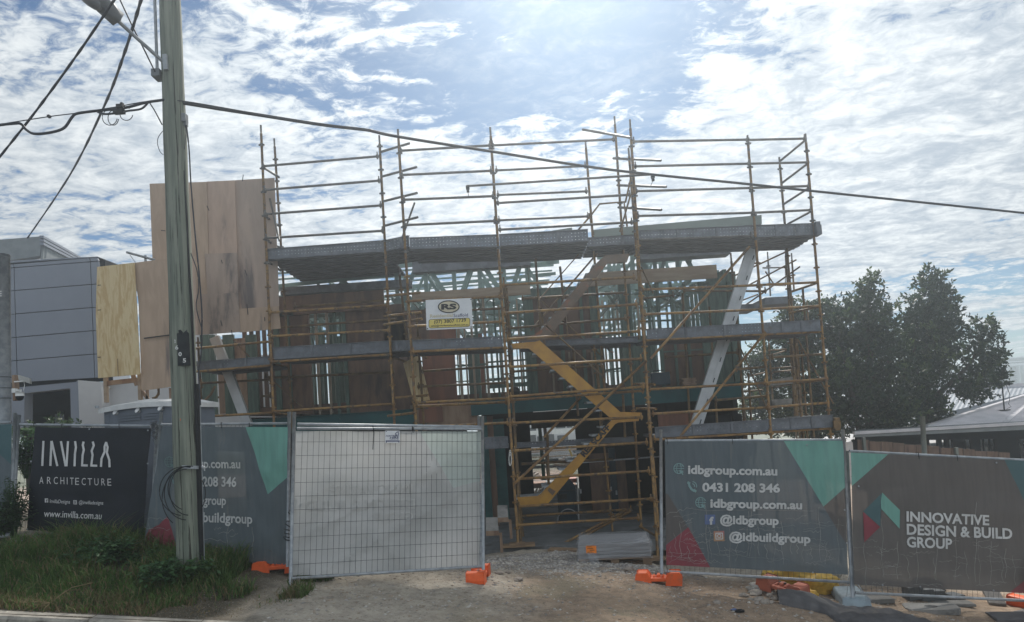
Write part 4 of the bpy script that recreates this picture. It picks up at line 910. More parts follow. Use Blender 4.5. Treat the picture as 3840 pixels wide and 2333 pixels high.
# sign on the scaffold
pl = Plane(U(1597, 1125, 13.12), U(1770, 1119, 13.12), U(1600, 1237, 13.12))
rs = thing('scaffold_sign', 'white scaffold hire sign with oval monogram and yellow phone strip hanging on the scaffold', 'sign', pl.at(1685, 1235))
mb = MB(); mb.prism([pl.at(*q, .012) for q in ((1596, 1126), (1768, 1118), (1773, 1231), (1600, 1238))], -pl.n * .008); mb.build('plate', MT['sgw'], rs)
def rrect(x0, y0, x1, y1, r, sk):
    p = []
    for cx, cy, a in ((x1 - r, y0 + r, 0), (x0 + r, y0 + r, 90), (x0 + r, y1 - r, 180), (x1 - r, y1 - r, 270)):
        p += arc(cx, cy, r, r, a, a + 90, 4)
    return [(x, y + (x - x0) * sk) for x, y in p]
mb = MB(); poly(mb, rrect(1609, 1199, 1762, 1231, 7, -.04), pl, .016); ph_ = mb.build('phone_strip', MT['sgy'], rs)
mb = MB(); stroke(mb, rrect(1609, 1199, 1762, 1231, 7, -.04), 1.6, pl, .018, closed=True); lettering(mb, '(07) 3807 1739', (1628, 1214), (1748, 1207), 13, pl, .018, bold=.018)
lettering(mb, 'sales@residentialscaffold.com.au', (1616, 1226), (1757, 1221), 7, pl, .018, bold=.012)
stroke(mb, arc(1683, 1151, 39, 22, 0, 360, 30), 4, pl, .018, closed=True); lettering(mb, 'RS', (1655, 1161), (1712, 1159), 20, pl, .022, bold=.05)
for q in ((1604, 1233), (1767, 1227), (1766, 1123)): poly(mb, arc(*q, 2.4, 2.4, 0, 330, 7), pl, .018)
mb.build('black_print', MT['sgk'], rs)
mb = MB(); poly(mb, arc(1683, 1151, 37, 20, 0, 348, 28), pl, .0155); mb.build('oval', MT['sgg'], rs)
mb = MB(); lettering(mb, 'Residential', (1613, 1192), (1698, 1188), 12, pl, .016, bold=.03); mb.build('faded_print', MT['sgg'], rs)
mb = MB(); lettering(mb, 'Scaffold', (1701, 1190), (1755, 1187), 12, pl, .016, bold=.004); mb.build('navy_print', MT['sgb'], rs)

# ------------------------------------------------------------------ unfinished house
hs_ = thing('house_frame', 'unfinished two-storey house of green studs, dark plywood and teal beam behind the scaffold', 'house', (-.5, 15.6, 0))
def rect(name, x0, y0, x1, y1, Y, mat, th=.02, parent=hs_, slope=True):
    """upright sheet whose photo outline is x0..x1 (at mid height) by y0..y1 (at mid width)"""
    ym, xm = (y0 + y1) / 2, (x0 + x1) / 2
    a, b = U(x0, ym, Y).x, U(x1, ym, Y).x; zt, zb = U(xm, y0, Y).z, U(xm, y1, Y).z
    mb = MB(); mb.box(((a + b) / 2, Y + th / 2, (zt + zb) / 2), abs(b - a), th, abs(zt - zb)); return mb.build(name, MT[mat] if isinstance(mat, str) else mat, parent)
FY = 15.6
# floor, teal beams
mb = MB(); mb.box((-.55, 21.0, 3.02), 11.2, 10.6, .16); mb.build('upper_floor', MT['plyd'], hs_)
def ibeam(p, q, h, mat='teal'):
    mb = MB(); up = Vector((0, 0, h / 2 - .008)); mb.bar(p, q, .012, h); mb.bar(p + up, q + up, .15, .014); mb.bar(p - up, q - up, .15, .014)
    for t in (.08, .3, .52, .74, .93):
        c = p.lerp(q, t) + Vector((0, -.008, 0)); mb.tube(c + Vector((0, 0, .07)), c + Vector((0, -.02, .07)), .02, 6)
    return mb.build('floor_beam', MT[mat], hs_)
zb = 2.78
ibeam(Vector((-.95, 15.25, zb)), Vector((5.15, 15.25, zb)), .36); ibeam(Vector((-6.1, 15.32, zb - .12)), Vector((-1.9, 15.32, zb - .12)), .36)
rect('lintel', 1560, 1515, 1795, 1600, 15.3, 'plyt', .04); rect('wall_sheet', 1570, 1512, 1660, 1585, 15.25, 'plyr', .03)
# upper storey front wall
for a in ((1022, 1170, 1150, 1555, 'plyd'), (1302, 1145, 1528, 1545, 'plyd'), (1588, 1330, 1712, 1540, 'plyr'), (1612, 1225, 1712, 1330, 'plyr'), (2003, 1075, 2255, 1482, 'plyd'), (2486, 1235, 2640, 1450, 'plyd'), (818, 1270, 925, 1550, 'plyt'), (1440, 1165, 1610, 1320, 'plyd')):
    rect('wall_sheet', *a[:4], FY + .05, a[4], .018)
rect('wall_sheet', 1040, 1100, 1440, 1172, FY - .05, 'plyd', .05); rect('lintel', 1545, 1083, 1990, 1118, FY - .1, 'lvl', .06); rect('lintel', 2205, 1008, 2690, 1058, FY - .1, 'lvl', .06); rect('lintel', 1990, 1078, 2200, 1105, FY - .1, 'stud', .06)
rect('lintel', 1040, 1172, 1100, 1184, FY - .05, 'stud', .05)
q = [U(1512, 1362, 14.9), U(1572, 1330, 14.9), U(1612, 1500, 14.75), U(1552, 1510, 14.75)]
mb = MB(); mb.prism(q, (0, .02, 0)); lb = mb.build('leaning_board', MT['plyy']); tag(lb, 'pale plywood board leaning behind the scaffold below the scaffold hire sign', 'board')
def stud(x, y0, y1, w, Y=FY, mat='stud'): return rect('stud', x - w / 2, y0, x + w / 2, y1, Y, mat, .09)
for x, w, m_ in ((772, 34, 'stud'), (800, 14, 'stud'), (860, 40, 'stud'), (945, 38, 'stud'), (1040, 20, 'stud'), (1085, 9, 'stud'), (1152, 26, 'plyd'), (1190, 8, 'studl'), (1232, 8, 'studl'), (1262, 9, 'stud'), (1296, 12, 'stud')): stud(x, 1255 if x < 1000 else 1165, 1555, w, mat=m_)
for x, w, m_ in ((1538, 8, 'studl'), (1722, 10, 'studl'), (1745, 6, 'studl'), (1772, 8, 'studl'), (1790, 10, 'stud'), (1822, 10, 'studl'), (1862, 8, 'stud'), (1990, 38, 'stud'), (2110, 14, 'stud'), (2190, 12, 'stud'), (2238, 34, 'stud'), (2345, 26, 'stud'), (2372, 12, 'stud'), (2442, 10, 'stud'), (2478, 12, 'stud'), (2530, 9, 'stud'), (2582, 9, 'stud'), (2645, 22, 'stud'), (2678, 16, 'stud'), (2712, 50, 'stud'), (2752, 18, 'stud')): stud(x, 1110 if x < 2200 else 1055, 1500 if x < 2300 else 1470, w, mat=m_)
for x in (2075, 2140, 2160, 2225): stud(x, 1320, 1490, 7, FY - .03, 'studl')
for a in ((1022, 1405, 1300, 1412), (1150, 1310, 1300, 1318), (1715, 1365, 1830, 1372), (2480, 1312, 2640, 1318), (1830, 1440, 2000, 1452), (1830, 1350, 1990, 1356)): rect('noggin', *a, FY + .02, 'stud', .07)
rect('stud', 2665, 1020, 2775, 1460, FY + .3, 'stud', .05)
# stud bays deeper in the upper storey
def frame_wall(Y, x0, x1, z0, z1, step, mat, skip=(), nog=(.5,), w=.045):
    mb = MB(); x = x0
    while x < x1:
        if not any(a < x < b for a, b in skip): mb.box((x, Y, (z0 + z1) / 2), w, .09, z1 - z0)
        x += step * random.uniform(.8, 1.1)
    for n_ in list(nog) + [0.01, .99]: mb.box(((x0 + x1) / 2, Y, z0 + (z1 - z0) * n_), x1 - x0, .09, w)
    return mb.build('stud_wall', MT[mat], hs_)
frame_wall(18.2, -5.6, -2.6, 3.1, 5.5, .45, 'stud'); frame_wall(26.2, -6, 5, 3.1, 5.5, .85, 'stud', nog=(.38, .86)); frame_wall(26.1, -1.0, 1.0, 3.1, 5.5, .33, 'stud', nog=(.36,))
frame_wall(22, 1.6, 2.6, 3.1, 5.5, .6, 'stud', nog=(.3, .45, .6, .75, .9)); frame_wall(20, 3.1, 5, 3.1, 5.5, .4, 'stud', nog=(.6,)); frame_wall(23.4, -4.6, -1.6, 3.1, 5.5, .5, 'truss', nog=(.55,)); frame_wall(16.9, -4.4, -3.2, 3.1, 5.5, .22, 'stud')
for a in ((2480, 1240, 2600, 1450, 18, 'plyd'), (2050, 1080, 2240, 1480, 17.2, 'plyd'), (1050, 1180, 1140, 1540, 17, 'plyd'), (1440, 1240, 1560, 1500, 17.5, 'plyd'), (1800, 1250, 1815, 1490, 17, 'plyr'), (2325, 1260, 2460, 1455, 17.6, 'stud'), (1195, 1250, 1225, 1540, 18, 'stud'), (1262, 1260, 1300, 1540, 19, 'stud'), (1755, 1255, 1800, 1490, 18.4, 'stud')): rect('inner_sheet', *a[:4], a[4], a[5], .02)
# side walls of the house
for x, y0, y1, z0, z1, mt_ in ((5.08, 15.7, 21, 3.1, 5.6, 'stud'), (-6.1, 15.7, 18.5, 3.1, 5.4, 'plyd')):
    mb = MB(); y = y0
    while y < y1: mb.box((x, y, (z0 + z1) / 2), .09, .05, z1 - z0); y += .42
    for z in (z0 + .03, (z0 + z1) / 2, z1 - .03): mb.box((x, (y0 + y1) / 2, z), .09, y1 - y0, .05)
    mb.build('side_wall', MT[mt_], hs_)
# roof trusses over the upper storey
def truss(Y, x0, x1, z0, z1, step=.62, seed=0, k=1.0):
    rr = random.Random(seed); mb = MB(); a, b = Vector((x0, Y, z0)), Vector((x1, Y, z0)); mb.bar(a, b, .04, .085 * k)
    zt = lambda x: z1 + .12 * (x - x0) / (x1 - x0)
    mb.bar((x0, Y, z1), (x1, Y, zt(x1)), .04, .085 * k); x = x0 + .1; i = 0
    while x < x1 - step:
        mb.bar((x, Y, z0), (x, Y, zt(x)), .036, .065 * k, (1, 0, 0)); 
        if i % 2: mb.bar((x, Y, zt(x)), (x + step * .8, Y, z0), .036, .075 * k, (1, 0, 0))
        else: mb.bar((x + step * .2, Y, z0), (x + step * .8, Y, zt(x)), .036, .065 * k, (1, 0, 0))
        x += step * rr.uniform(.85, 1.15); i += 1
    mb.build('roof_truss', MT['truss'], hs_)
for k, Y in enumerate((15.95, 17.2, 18.6, 20.0, 21.4, 22.8, 24.4, 26.0)):
    truss(Y, -2.65, 1.4 if k % 3 else .9, 5.42, 6.25, .62, k, 1.5 if k == 0 else 1); truss(Y + .2, 2.4, 5.1, 5.62, 6.45, .50, k + 20, 1.4 if k == 0 else 1); truss(Y + .1, -6.0, -2.8, 5.2, 5.95, .7, k + 40)
for k in range(9):
    z = 6.3 if k % 2 else 5.5; mb = MB(); x = -5.8 + k * 1.28; mb.bar((x, 15.8, z - .02 * k), (x + .1, 26.2, z), .05, .07)
    mb.bar((x + .5, 15.9, 5.46), (x - .8, 21, 5.48), .03, .03); mb.build('roof_batten', MT['truss'], hs_)
mb = MB()
for k in range(14): mb.bar((-5.9, 16.4 + .7 * k, 6.36 + .012 * k), (1.3, 16.4 + .7 * k, 6.40 + .012 * k), .05, .04)
mb.build('roof_batten', MT['truss'], hs_)
for k in range(18):
    x = -5.6 + k * .42 if k < 9 else -1.6 + (k - 9) * .74
    mb = MB(); mb.bar((x, 15.8, 5.44), (x + .02, 26.0, 5.44), .045, .09); mb.build('ceiling_joist', MT['truss' if k % 3 else 'stud'], hs_)
rc = random.Random(21)
for x0, x1, y0, y1, n in ((1835, 1985, 1120, 1470, 5), (2262, 2335, 1070, 1460, 5), (2380, 2470, 1070, 1440, 5), (1155, 1295, 1185, 1530, 6), (2395, 2660, 1075, 1240, 8), (1560, 1990, 1125, 1215, 7)):
    for k in range(n):
        x = x0 + (x1 - x0) * (k + rc.random()) / n; Y = rc.uniform(16.8, 21); rect('inner_stud', x - 3.2, y0, x + 3.2, y1, Y, rc.choice(('stud', 'stud', 'truss', 'studl')), .07)
    for k in range(2):
        y = rc.uniform(y0 + 20, y1 - 30); Y = rc.uniform(17, 21); mb = MB(); mb.bar(U(x0, y + 6, Y), U(x1, y - 4, Y), .05, .05); mb.build('inner_brace', MT['stud'], hs_); mb = MB(); mb.bar(U(x0, y0 + 10, Y + .2), U(x1, y0 + rc.uniform(60, 130), Y + .2), .04, .055); mb.build('inner_brace', MT['stud'], hs_)
# eaves soffit behind the decks, grey-green fascia beam
rect('eaves_board', 1050, 1062, 1540, 1090, FY - .1, 'deckb', .3); rect('eaves_board', 1545, 962, 1990, 1008, FY + .2, 'deckb', .3); rect('eaves_board', 2400, 928, 2740, 962, FY + .1, 'deckb', .4)
mb = MB(); q = [U(2226, 862, 14.9), U(2300, 855, 14.9), U(2856, 806, 14.9), U(2857, 840, 14.9), U(2300, 884, 14.9), U(2226, 890, 14.9)]; mb.prism(q, (0, .09, 0)); mb.build('fascia_beam', MT['beamg'], hs_)
mb = MB(); q = [U(2053, 868, 14.6), U(2145, 853, 14.6), U(2146, 862, 14.6), U(2054, 874, 14.6)]; mb.prism(q, (0, .3, 0)); mb.build('roof_sheet', MT['beamg'], hs_)
# ground storey
rect('garage_wall', 1812, 1560, 1838, 1985, 15.4, 'studt', .06); rect('garage_wall', 1838, 1560, 1860, 1975, 15.5, 'plyd', .05); rect('garage_wall', 1858, 1570, 1900, 1960, 15.7, 'studt', .05)
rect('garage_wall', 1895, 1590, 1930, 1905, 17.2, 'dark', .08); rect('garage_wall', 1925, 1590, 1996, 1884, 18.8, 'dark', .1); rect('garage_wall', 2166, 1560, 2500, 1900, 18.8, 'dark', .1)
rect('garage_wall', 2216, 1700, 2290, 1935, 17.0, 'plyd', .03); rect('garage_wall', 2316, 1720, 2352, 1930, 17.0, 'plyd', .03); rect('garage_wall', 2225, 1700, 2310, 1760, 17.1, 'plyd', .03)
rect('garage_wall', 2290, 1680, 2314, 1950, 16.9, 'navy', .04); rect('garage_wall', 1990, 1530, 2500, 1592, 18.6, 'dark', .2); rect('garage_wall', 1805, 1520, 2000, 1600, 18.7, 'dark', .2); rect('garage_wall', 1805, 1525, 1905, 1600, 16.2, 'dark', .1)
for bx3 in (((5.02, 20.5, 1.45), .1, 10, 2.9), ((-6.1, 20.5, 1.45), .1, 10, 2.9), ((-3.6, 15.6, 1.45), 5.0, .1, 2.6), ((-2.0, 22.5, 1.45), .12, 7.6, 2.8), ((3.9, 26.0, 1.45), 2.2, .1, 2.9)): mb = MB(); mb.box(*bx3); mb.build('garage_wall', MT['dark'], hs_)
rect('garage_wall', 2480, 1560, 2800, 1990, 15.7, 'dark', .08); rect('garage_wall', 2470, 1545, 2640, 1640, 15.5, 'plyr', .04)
mb = MB(); a, b, c, d = U(2164, 1790, 16.6), U(2172, 1966, 16.6), U(2440, 1948, 16.6), U(2472, 1946, 16.6); mb.tube(a, b, .012, 6); mb.tube(b, c, .012, 6); mb.build('door_track', MT['white'], hs_)
mb = MB(); mb.bar(U(2160, 1736, 16.5), U(2480, 1712, 16.5), .03, .035); mb.build('door_track', MT['galv'], hs_)
for (x, y) in ((2292, 1834), (2312, 1848), (2178, 1843)): rect('bracket', x - 3, y - 8, x + 3, y + 8, 16.85, 'galv', .03)
# angled white braces
def brace_beam(label, p, q, w, Y0, Y1, slots):
    a, b = U(*p, Y0), U(*q, Y1); d = (b - a).normalized(); root = thing('raking_prop', label, 'prop', b)
    mb = MB(); mb.bar(a, b, .09, w, (1, 0, 0)); fl_ = mb.build('flange', MT['purlin'], root)
    side = d.cross(Vector((0, 1, 0))).normalized()
    mb = MB(); mb.bar(a + Vector((0, -.05, 0)) - side * w * .30, b + Vector((0, -.05, 0)) - side * w * .30, .012, w * .40, (1, 0, 0)); mb.build('raised_rib', MT['purlin'], fl_)
    if slots:
        mb = MB(); n = 9
        for i in range(n):
            c = a.lerp(b, (i + .6) / n) + Vector((0, -.058, 0)) - side * w * .22; mb.bar(c - d * .05, c + d * .05, .004, .02, (1, 0, 0))
        mb.build('slots', MT['dark'], fl_)
brace_beam('long white slotted steel prop raking up to the right beside the dark wall sheets', (2600, 1625), (2822, 935), .25, 14.55, 14.6, True)
brace_beam('grey steel prop raking up to the left behind the timber pole', (932, 1600), (805, 1265), .20, 14.6, 14.6, False)

# things in the garage
bn_ = thing('storage_bin', 'dark blue round-topped bin standing inside the garage opening', 'bin', U(2135, 1962, 15.8))
c0 = U(2135, 1962, 15.8); mb = MB(); Wd = .36; pr = [(-Wd / 2, 0), (Wd / 2, 0), (Wd / 2, .75)] + [(Wd / 2 * math.cos(R(t)), .75 + .22 * math.sin(R(t))) for t in range(15, 180, 15)] + [(-Wd / 2, .75)]
mb.prism([c0 + Vector((x, 0, z)) for x, z in pr], (0, .5, 0)); mb.build('body', MT['navy'], bn_, bevel=.02)
mb = MB(); mb.box(c0 + Vector((-.1, -.02, .62)), .17, .04, .11); mb.box(c0 + Vector((0, -.012, .74)), .36, .03, .02); mb.build('latch', MT['black'], bn_)
mb = MB(); mb.path([c0 + Vector((.26 * math.cos(R(t)) - .02, -.05, .33 * math.sin(R(t)))) for t in range(0, 190, 15)], .012, 6); mb.build('hoop', MT['galv'], bn_)
pk = thing('plank_offcuts', 'pale timber offcuts stacked on edge by the stair foot', 'timber', U(2010, 1868, 16))
for i, (x, h) in enumerate(((1998, 42), (2004, 48), (2011, 46), (2018, 52), (2034, 66))):
    mb = MB(); mb.bar(U(x - 4, 1875, 15.6 + .05 * i), U(x + 14, 1875 - h, 15.7 + .05 * i), .02, .05, (0, 1, 0)); mb.build('plank', MT['studl'] if i < 4 else MT['purlin'], pk)
bx = thing('tool_box', 'large navy tool box on the upper floor beside the reel of leads', 'tool box', U(2475, 1455, 15.0))
mb = MB(); q0, q1 = U(2437, 1448, 15.0), U(2508, 1444, 15.0); zt = U(2470, 1398, 15.0).z
mb.box(((q0.x + q1.x) / 2, 15.0, (q0.z + zt) / 2), q1.x - q0.x, .4, zt - q0.z); mb.build('body', MT['navy'], bx, bevel=.02)
mb = MB(); zt2 = zt + .05; cx_ = (q0.x + q1.x) / 2; mb.path([Vector((cx_ - .1, 15, zt - .01)), Vector((cx_ - .1, 15, zt2)), Vector((cx_ + .12, 15, zt2)), Vector((cx_ + .12, 15, zt - .01))], .012, 6); mb.build('handle', MT['black'], bx)
for k, (x0, y0, x1, y1, lab) in enumerate(((2555, 1420, 2602, 1447, 'stack of short brown boards on the upper floor right of the navy tool box'), )):
    r_ = thing('board_stack', lab, 'boards', U((x0 + x1) / 2, y1, 15.1))
    for i in range(4): mb = MB(); c = U((x0 + x1) / 2, y1 - 4 - i * 7, 15.1); mb.box(c + Vector((random.uniform(-.02, .02), 0, 0)), .29, .3, .035); mb.build('board', MT['plyt'], r_)
sk = MB(); sk.blob(U(1929, 1466, 15.2), .13, .12, .10, 3); o = sk.build('work_bag', MT['cloth'], smooth=True); tag(o, 'small dark bag at the upper floor edge beside the scaffold post', 'bag')
# loose leads hanging in the frame
ld = thing('hanging_lead', 'loose electrical leads looped from the upper storey studs', 'lead', U(2560, 1300, 16.2))
for x, y0, y1, d in ((2505, 1285, 1400, -25), (2545, 1270, 1330, 25), (2590, 1280, 1390, 20), (2610, 1300, 1372, -30), (2530, 1085, 1140, 22), (2470, 1090, 1120, -18), (2495, 1100, 1135, 20), (2520, 1100, 1128, 30)):
    mb = MB(); mb.path([U(x + d * math.sin(math.pi * t / 6) , y0 + (y1 - y0) * t / 6, 16.2) for t in range(7)], .006, 5); mb.build('cable', MT['black'], ld)
# worker on the far deck
pr = thing('person', 'worker in dark clothes seen from the chest up beyond the upper storey studs', 'person', (0, 0, 0))
base = U(2236, 1213, 18.6); hz = base.z - 1.74; bx_, by_ = base.x, 18.6
def skinned(verts, edges, name, mat, parent):
    me = bpy.data.meshes.new(name); me.from_pydata([v[:3] for v in verts], edges, []); o = bpy.data.objects.new(name, me); COL.objects.link(o)
    o.modifiers.new('skin', 'SKIN'); sd = me.skin_vertices[0].data if me.skin_vertices else None
    if sd is None:
        bpy.context.view_layer.objects.active = o
        bm = bmesh.new(); bm.from_mesh(me); ly = bm.verts.layers.skin.verify(); bm.to_mesh(me); bm.free(); sd = me.skin_vertices[0].data
    for i, v in enumerate(verts): sd[i].radius = (v[3], v[3] * (v[4] if len(v) > 4 else 1)); sd[i].use_root = (i == 0)
    s = o.modifiers.new('sub', 'SUBSURF'); s.levels = 2; s.render_levels = 2
    me.materials.append(mat); o.parent = parent; ORG[o.name] = Vector((0, 0, 0)); return o
V_ = [(0, 0, .95, .15, .75), (0, 0, 1.15, .14, .75), (0, -.01, 1.36, .165, .7), (0, -.01, 1.46, .10), (.09, 0, .86, .095), (.11, -.02, .48, .065), (.12, 0, .08, .045), (.13, -.13, .04, .04), (-.09, 0, .86, .095), (-.11, -.02, .48, .065), (-.12, 0, .08, .045), (-.13, -.13, .04, .04),
      (.2, 0, 1.40, .062), (.27, -.02, 1.12, .05), (.24, -.2, .95, .036), (-.2, 0, 1.40, .062), (-.27, -.02, 1.12, .05), (-.22, -.2, .95, .036)]
skinned(V_, [(0, 1), (1, 2), (2, 3), (0, 4), (4, 5), (5, 6), (6, 7), (0, 8), (8, 9), (9, 10), (10, 11), (2, 12), (12, 13), (13, 14), (2, 15), (15, 16), (16, 17)], 'clothes', MT['cloth'], pr)
mb = MB(); mb.blob((0, -.01, 1.62), .078, .095, .118, 2, .08); mb.tube((0, 0, 1.42), (0, -.005, 1.56), .055, 10); mb.blob((0, -.105, 1.60), .012, .016, .02, 1, 0, sub=1); mb.blob((.08, 0, 1.61), .012, .02, .03, 1, 0, sub=1); mb.blob((-.08, 0, 1.61), .012, .02, .03, 1, 0, sub=1)
for s in (-1, 1):
    w = Vector((.24 * s if s > 0 else -.22, -.2, .95)); mb.blob(w + Vector((0, -.06, -.02)), .035, .05, .018, 1, .05, sub=1)
    for k in range(4): mb.tube(w + Vector(((k - 1.5) * .018, -.10, -.02)), w + Vector(((k - 1.5) * .02, -.17 + abs(k - 1.5) * .01, -.05)), .008, 6)
    mb.tube(w + Vector((-s * .03, -.05, -.02)), w + Vector((-s * .06, -.10, -.03)), .009, 6)
mb.build('body', MT['skin'], pr, True)
mb = MB(); mb.blob((0, .012, 1.655), .086, .102, .09, 4, .1, flat=-.01); mb.build('hair', MT['black'], pr, True)
pr.location = (bx_, by_, hz); pr.rotation_euler = (0, 0, R(25)); ORG[pr.name] = Vector(pr.location)
mb = MB(); mb.box((bx_ + .5, 18.75, hz - .06), 2.4, .8, .06); wd = mb.build('working_deck', MT['deckb'], hs_)

# ------------------------------------------------------------------ plywood screens
ps = thing('plywood_screen', 'tall screen of weathered plywood sheets tied to the scaffold behind the timber pole', 'hoarding', U(800, 1260, 14.2))
def sheet(root, pts, Y, mat, th=.018, name='sheet'):
    mb = MB(); mb.prism([U(x, y, Y) for x, y in pts], (0, th, 0)); mb.build(name, MT[mat], root)
MT['ply2'] = mk('warm_weathered_plywood', (.41, .30, .22), (.35, .255, .185), 3.2, (2.2, 2.2, .45), .35, .65, .8, 0, .1, 30, c3=(.16, .13, .115), sc3=1.1, lo3=.6, hi3=.75, dist=.5)
sheet(ps, [(561, 689), (775, 682), (782, 972), (572, 978)], 14.0, 'ply2'); sheet(ps, [(775, 681), (880, 676), (890, 956), (768, 962)], 14.02, 'ply'); sheet(ps, [(880, 676), (1029, 667), (1046, 1148), (897, 1158)], 14.06, 'ply3')
sheet(ps, [(768, 952), (888, 948), (898, 1160), (776, 1168)], 13.98, 'ply3'); sheet(ps, [(572, 978), (770, 972), (778, 1108), (580, 1118)], 13.98, 'ply2'); sheet(ps, [(640, 1108), (892, 1098), (902, 1245), (650, 1262)], 13.94, 'ply3'); sheet(ps, [(897, 1158), (1044, 1148), (1052, 1232), (900, 1247)], 13.95, 'ply2')
mb = MB()
for x0, y0, x1, y1 in ((776, 772, 784, 790), (918, 1012, 926, 1034), (828, 1202, 833, 1222), (926, 1140, 930, 1180), (604, 864, 620, 866), (912, 655, 909, 680), (830, 975, 834, 988), (992, 1190, 993, 1204), (868, 1238, 872, 1262), (660, 1268, 700, 1260)):
    mb.tube(U(x0, y0, 13.93), U(x1, y1, 13.93), .008, 5)
mb.build('tie_wire', MT['black'], ps)
p2_ = thing('plywood_screen', 'low plywood screen with one fresh yellow sheet beside the weathered sheets left of the pole', 'hoarding', U(500, 1440, 12.9))
sheet(p2_, [(364, 1001), (504, 985), (526, 1404), (368, 1418), (359, 1180)], 12.85, 'plyy'); sheet(p2_, [(500, 986), (640, 968), (662, 1448), (531, 1466), (520, 1140)], 12.9, 'ply2'); sheet(p2_, [(636, 970), (730, 962), (742, 1255), (660, 1262)], 12.92, 'ply')
mb = MB(); mb.tube(U(441, 1345, 12.83), U(443, 1412, 12.83), .004, 4)
for y in (1070, 1163, 1340): mb.tube(U(366, y, 12.83), U(378, y - 1, 12.83), .006, 4)
mb.tube(U(540, 1269, 12.86), U(640, 1256, 12.86), .012, 5); mb.build('tie_wire', MT['black'], p2_)
for x, y0, y1, m_ in ((394, 1410, 1510, 'lvl'), (522, 1400, 1500, 'lvl'), (640, 1455, 1510, 'plyt')): rect('timber_post', x - 6, y0, x + 6, y1, 13.0, m_, .07, p2_)
mb = MB(); mb.bar(U(400, 1438, 13.05), U(515, 1425, 13.05), .04, .09); mb.bar(U(498, 1405, 13.05), U(514, 1445, 13.05), .03, .08); mb.bar(U(526, 1458, 13.05), U(556, 1498, 13.05), .03, .06); mb.bar(U(552, 1460, 13.05), U(553, 1500, 13.05), .03, .05); mb.build('timber_brace', MT['plyt'], p2_)
mb = MB(); mb.path([U(594, 1455, 13.1), U(594, 1478, 13.1), U(586, 1490, 13.1), U(572, 1494, 13.1)], .025, 6); mb.path([U(807, 1448, 14), U(790, 1480, 14), U(770, 1500, 14), U(752, 1502, 14)], .025, 6); mb.build('bent_tube', MT['scaf2'], p2_)
mb = MB(); mb.tube(U(474, 946, 13.2), U(580, 975, 13.6), .024, 8); mb.tube(U(545, 958, 13.5), U(546, 1010, 13.5), .024, 8); mb.tube(U(487, 956, 13.3), U(508, 984, 13.3), .006, 5); mb.build('scaffold_stub', MT['galv'], p2_)

# ------------------------------------------------------------------ timber power pole
PY = 8.2
pb = U(716, 2150, PY); pb = Vector((pb.x, PY, gz(pb.x, PY) - .15)); pt = U(628, -250, PY)
pole = thing('power_pole', 'tall green-weathered timber power pole with street lamp arm and black number patch', 'power pole', pb)
mb = MB(); n = 30; pts = [pb.lerp(pt, i / n) for i in range(n + 1)]
def prad(z):
    t = (z - pb.z) / (pt.z - pb.z); return .152 - .036 * t
k = len(pts); mb.path(pts, .15, 40, rs=[prad(p.z) * (1 + .02 * math.sin(i * 1.3)) for i, p in enumerate(pts)])
for i, v in enumerate(mb.v):
    a = (i % 40) / 40 * 2 * math.pi; c = pts[min(i // 40, n)]; d = Vector(v) - c
    q = 1 + .05 * noise.noise(Vector((math.cos(a) * 3, math.sin(a) * 3, c.z * .25))) + .03 * noise.noise(Vector((math.cos(a) * 9, math.sin(a) * 9, c.z * .5)))
    mb.v[i] = tuple(c + d * q)
mb.build('shaft', MT['pole'], pole, True)
def on_pole(px, py, off=.006):
    d = ray(px, py); best = None
    p = U(px, py, PY); t = (p.z - pb.z) / (pt.z - pb.z); c = pb.lerp(pt, t); r = prad(p.z)
    dx = p.x - c.x; dx = max(-r * .98, min(r * .98, dx)); y = PY - math.sqrt(max(r * r - dx * dx, 0)) 
    nrm = Vector((dx, y - PY, 0)).normalized(); q = U(px, py, y); return q + nrm * off
mb = MB(); nx, ny = 12, 10
gv = [on_pole(652 + 56 * i / nx + 6 * j / ny + (4 * math.sin(i * 2.1) if j in (0, ny) else 0), 1244 + 128 * j / ny - (8 * math.sin(i * 1.4) if j == 0 else 0), .014) for j in range(ny + 1) for i in range(nx + 1)]
mb.add(gv, [(j * (nx + 1) + i, j * (nx + 1) + i + 1, (j + 1) * (nx + 1) + i + 1, (j + 1) * (nx + 1) + i) for j in range(ny) for i in range(nx)]); np_ = mb.build('number_patch', MT['tar'], pole, True)
mb = MB()
for ch, x, y in (('8', 660, 1288), ('6', 669, 1311), ('0', 680, 1336), ('5', 694, 1360)):
    v, f = text_polys(ch, .02); x0 = min(q[0] for q in v); x1 = max(q[0] for q in v); hh = cap_h(.02)
    mb.add([on_pole(x - 5 + 10 * (a - x0) / (x1 - x0), y - 15 * b / hh, .024) for a, b in v], f)
mb.build('number', MT['white'], np_)
mb = MB(); mb.add([on_pole(a, b, .010) for a, b in arc(674, 1574, 6.5, 6.5, 0, 345, 12)], [tuple(range(13))]); mb.build('red_disc', MT['orange'], pole)
mb = MB(); q = [on_pole(672 + 90 * i / 10, 1744 + 4 * (i / 10), .012) for i in range(11)]; q2 = [on_pole(672 + 90 * i / 10, 1756 + 4 * (i / 10), .012) for i in range(11)]
mb.add(q + q2, [(i, i + 1, i + 12, i + 11) for i in range(10)]); mb.tube(U(756, 1750, PY - .02), U(764, 1756, PY - .02), .02, 6); mb.build('steel_strap', MT['galv'], pole)
mb = MB(); mb.path([U(688, 640, PY - .04), U(706, 960, PY - .04), U(719, 1160, PY - .05), U(727, 1340, PY - .05), U(733, 1480, PY - .06), U(742, 1620, PY - .06), U(752, 1800, PY - .06), U(759, 2140, PY - .06)], .014, 6); mb.build('riser_cable', MT['black'], pole)
mb = MB(); mb.bar(U(738, 1440, PY - .04), U(757, 2130, PY - .04), .05, .045, (1, 0, 0)); mb.build('cable_cover', MT['black'], pole)
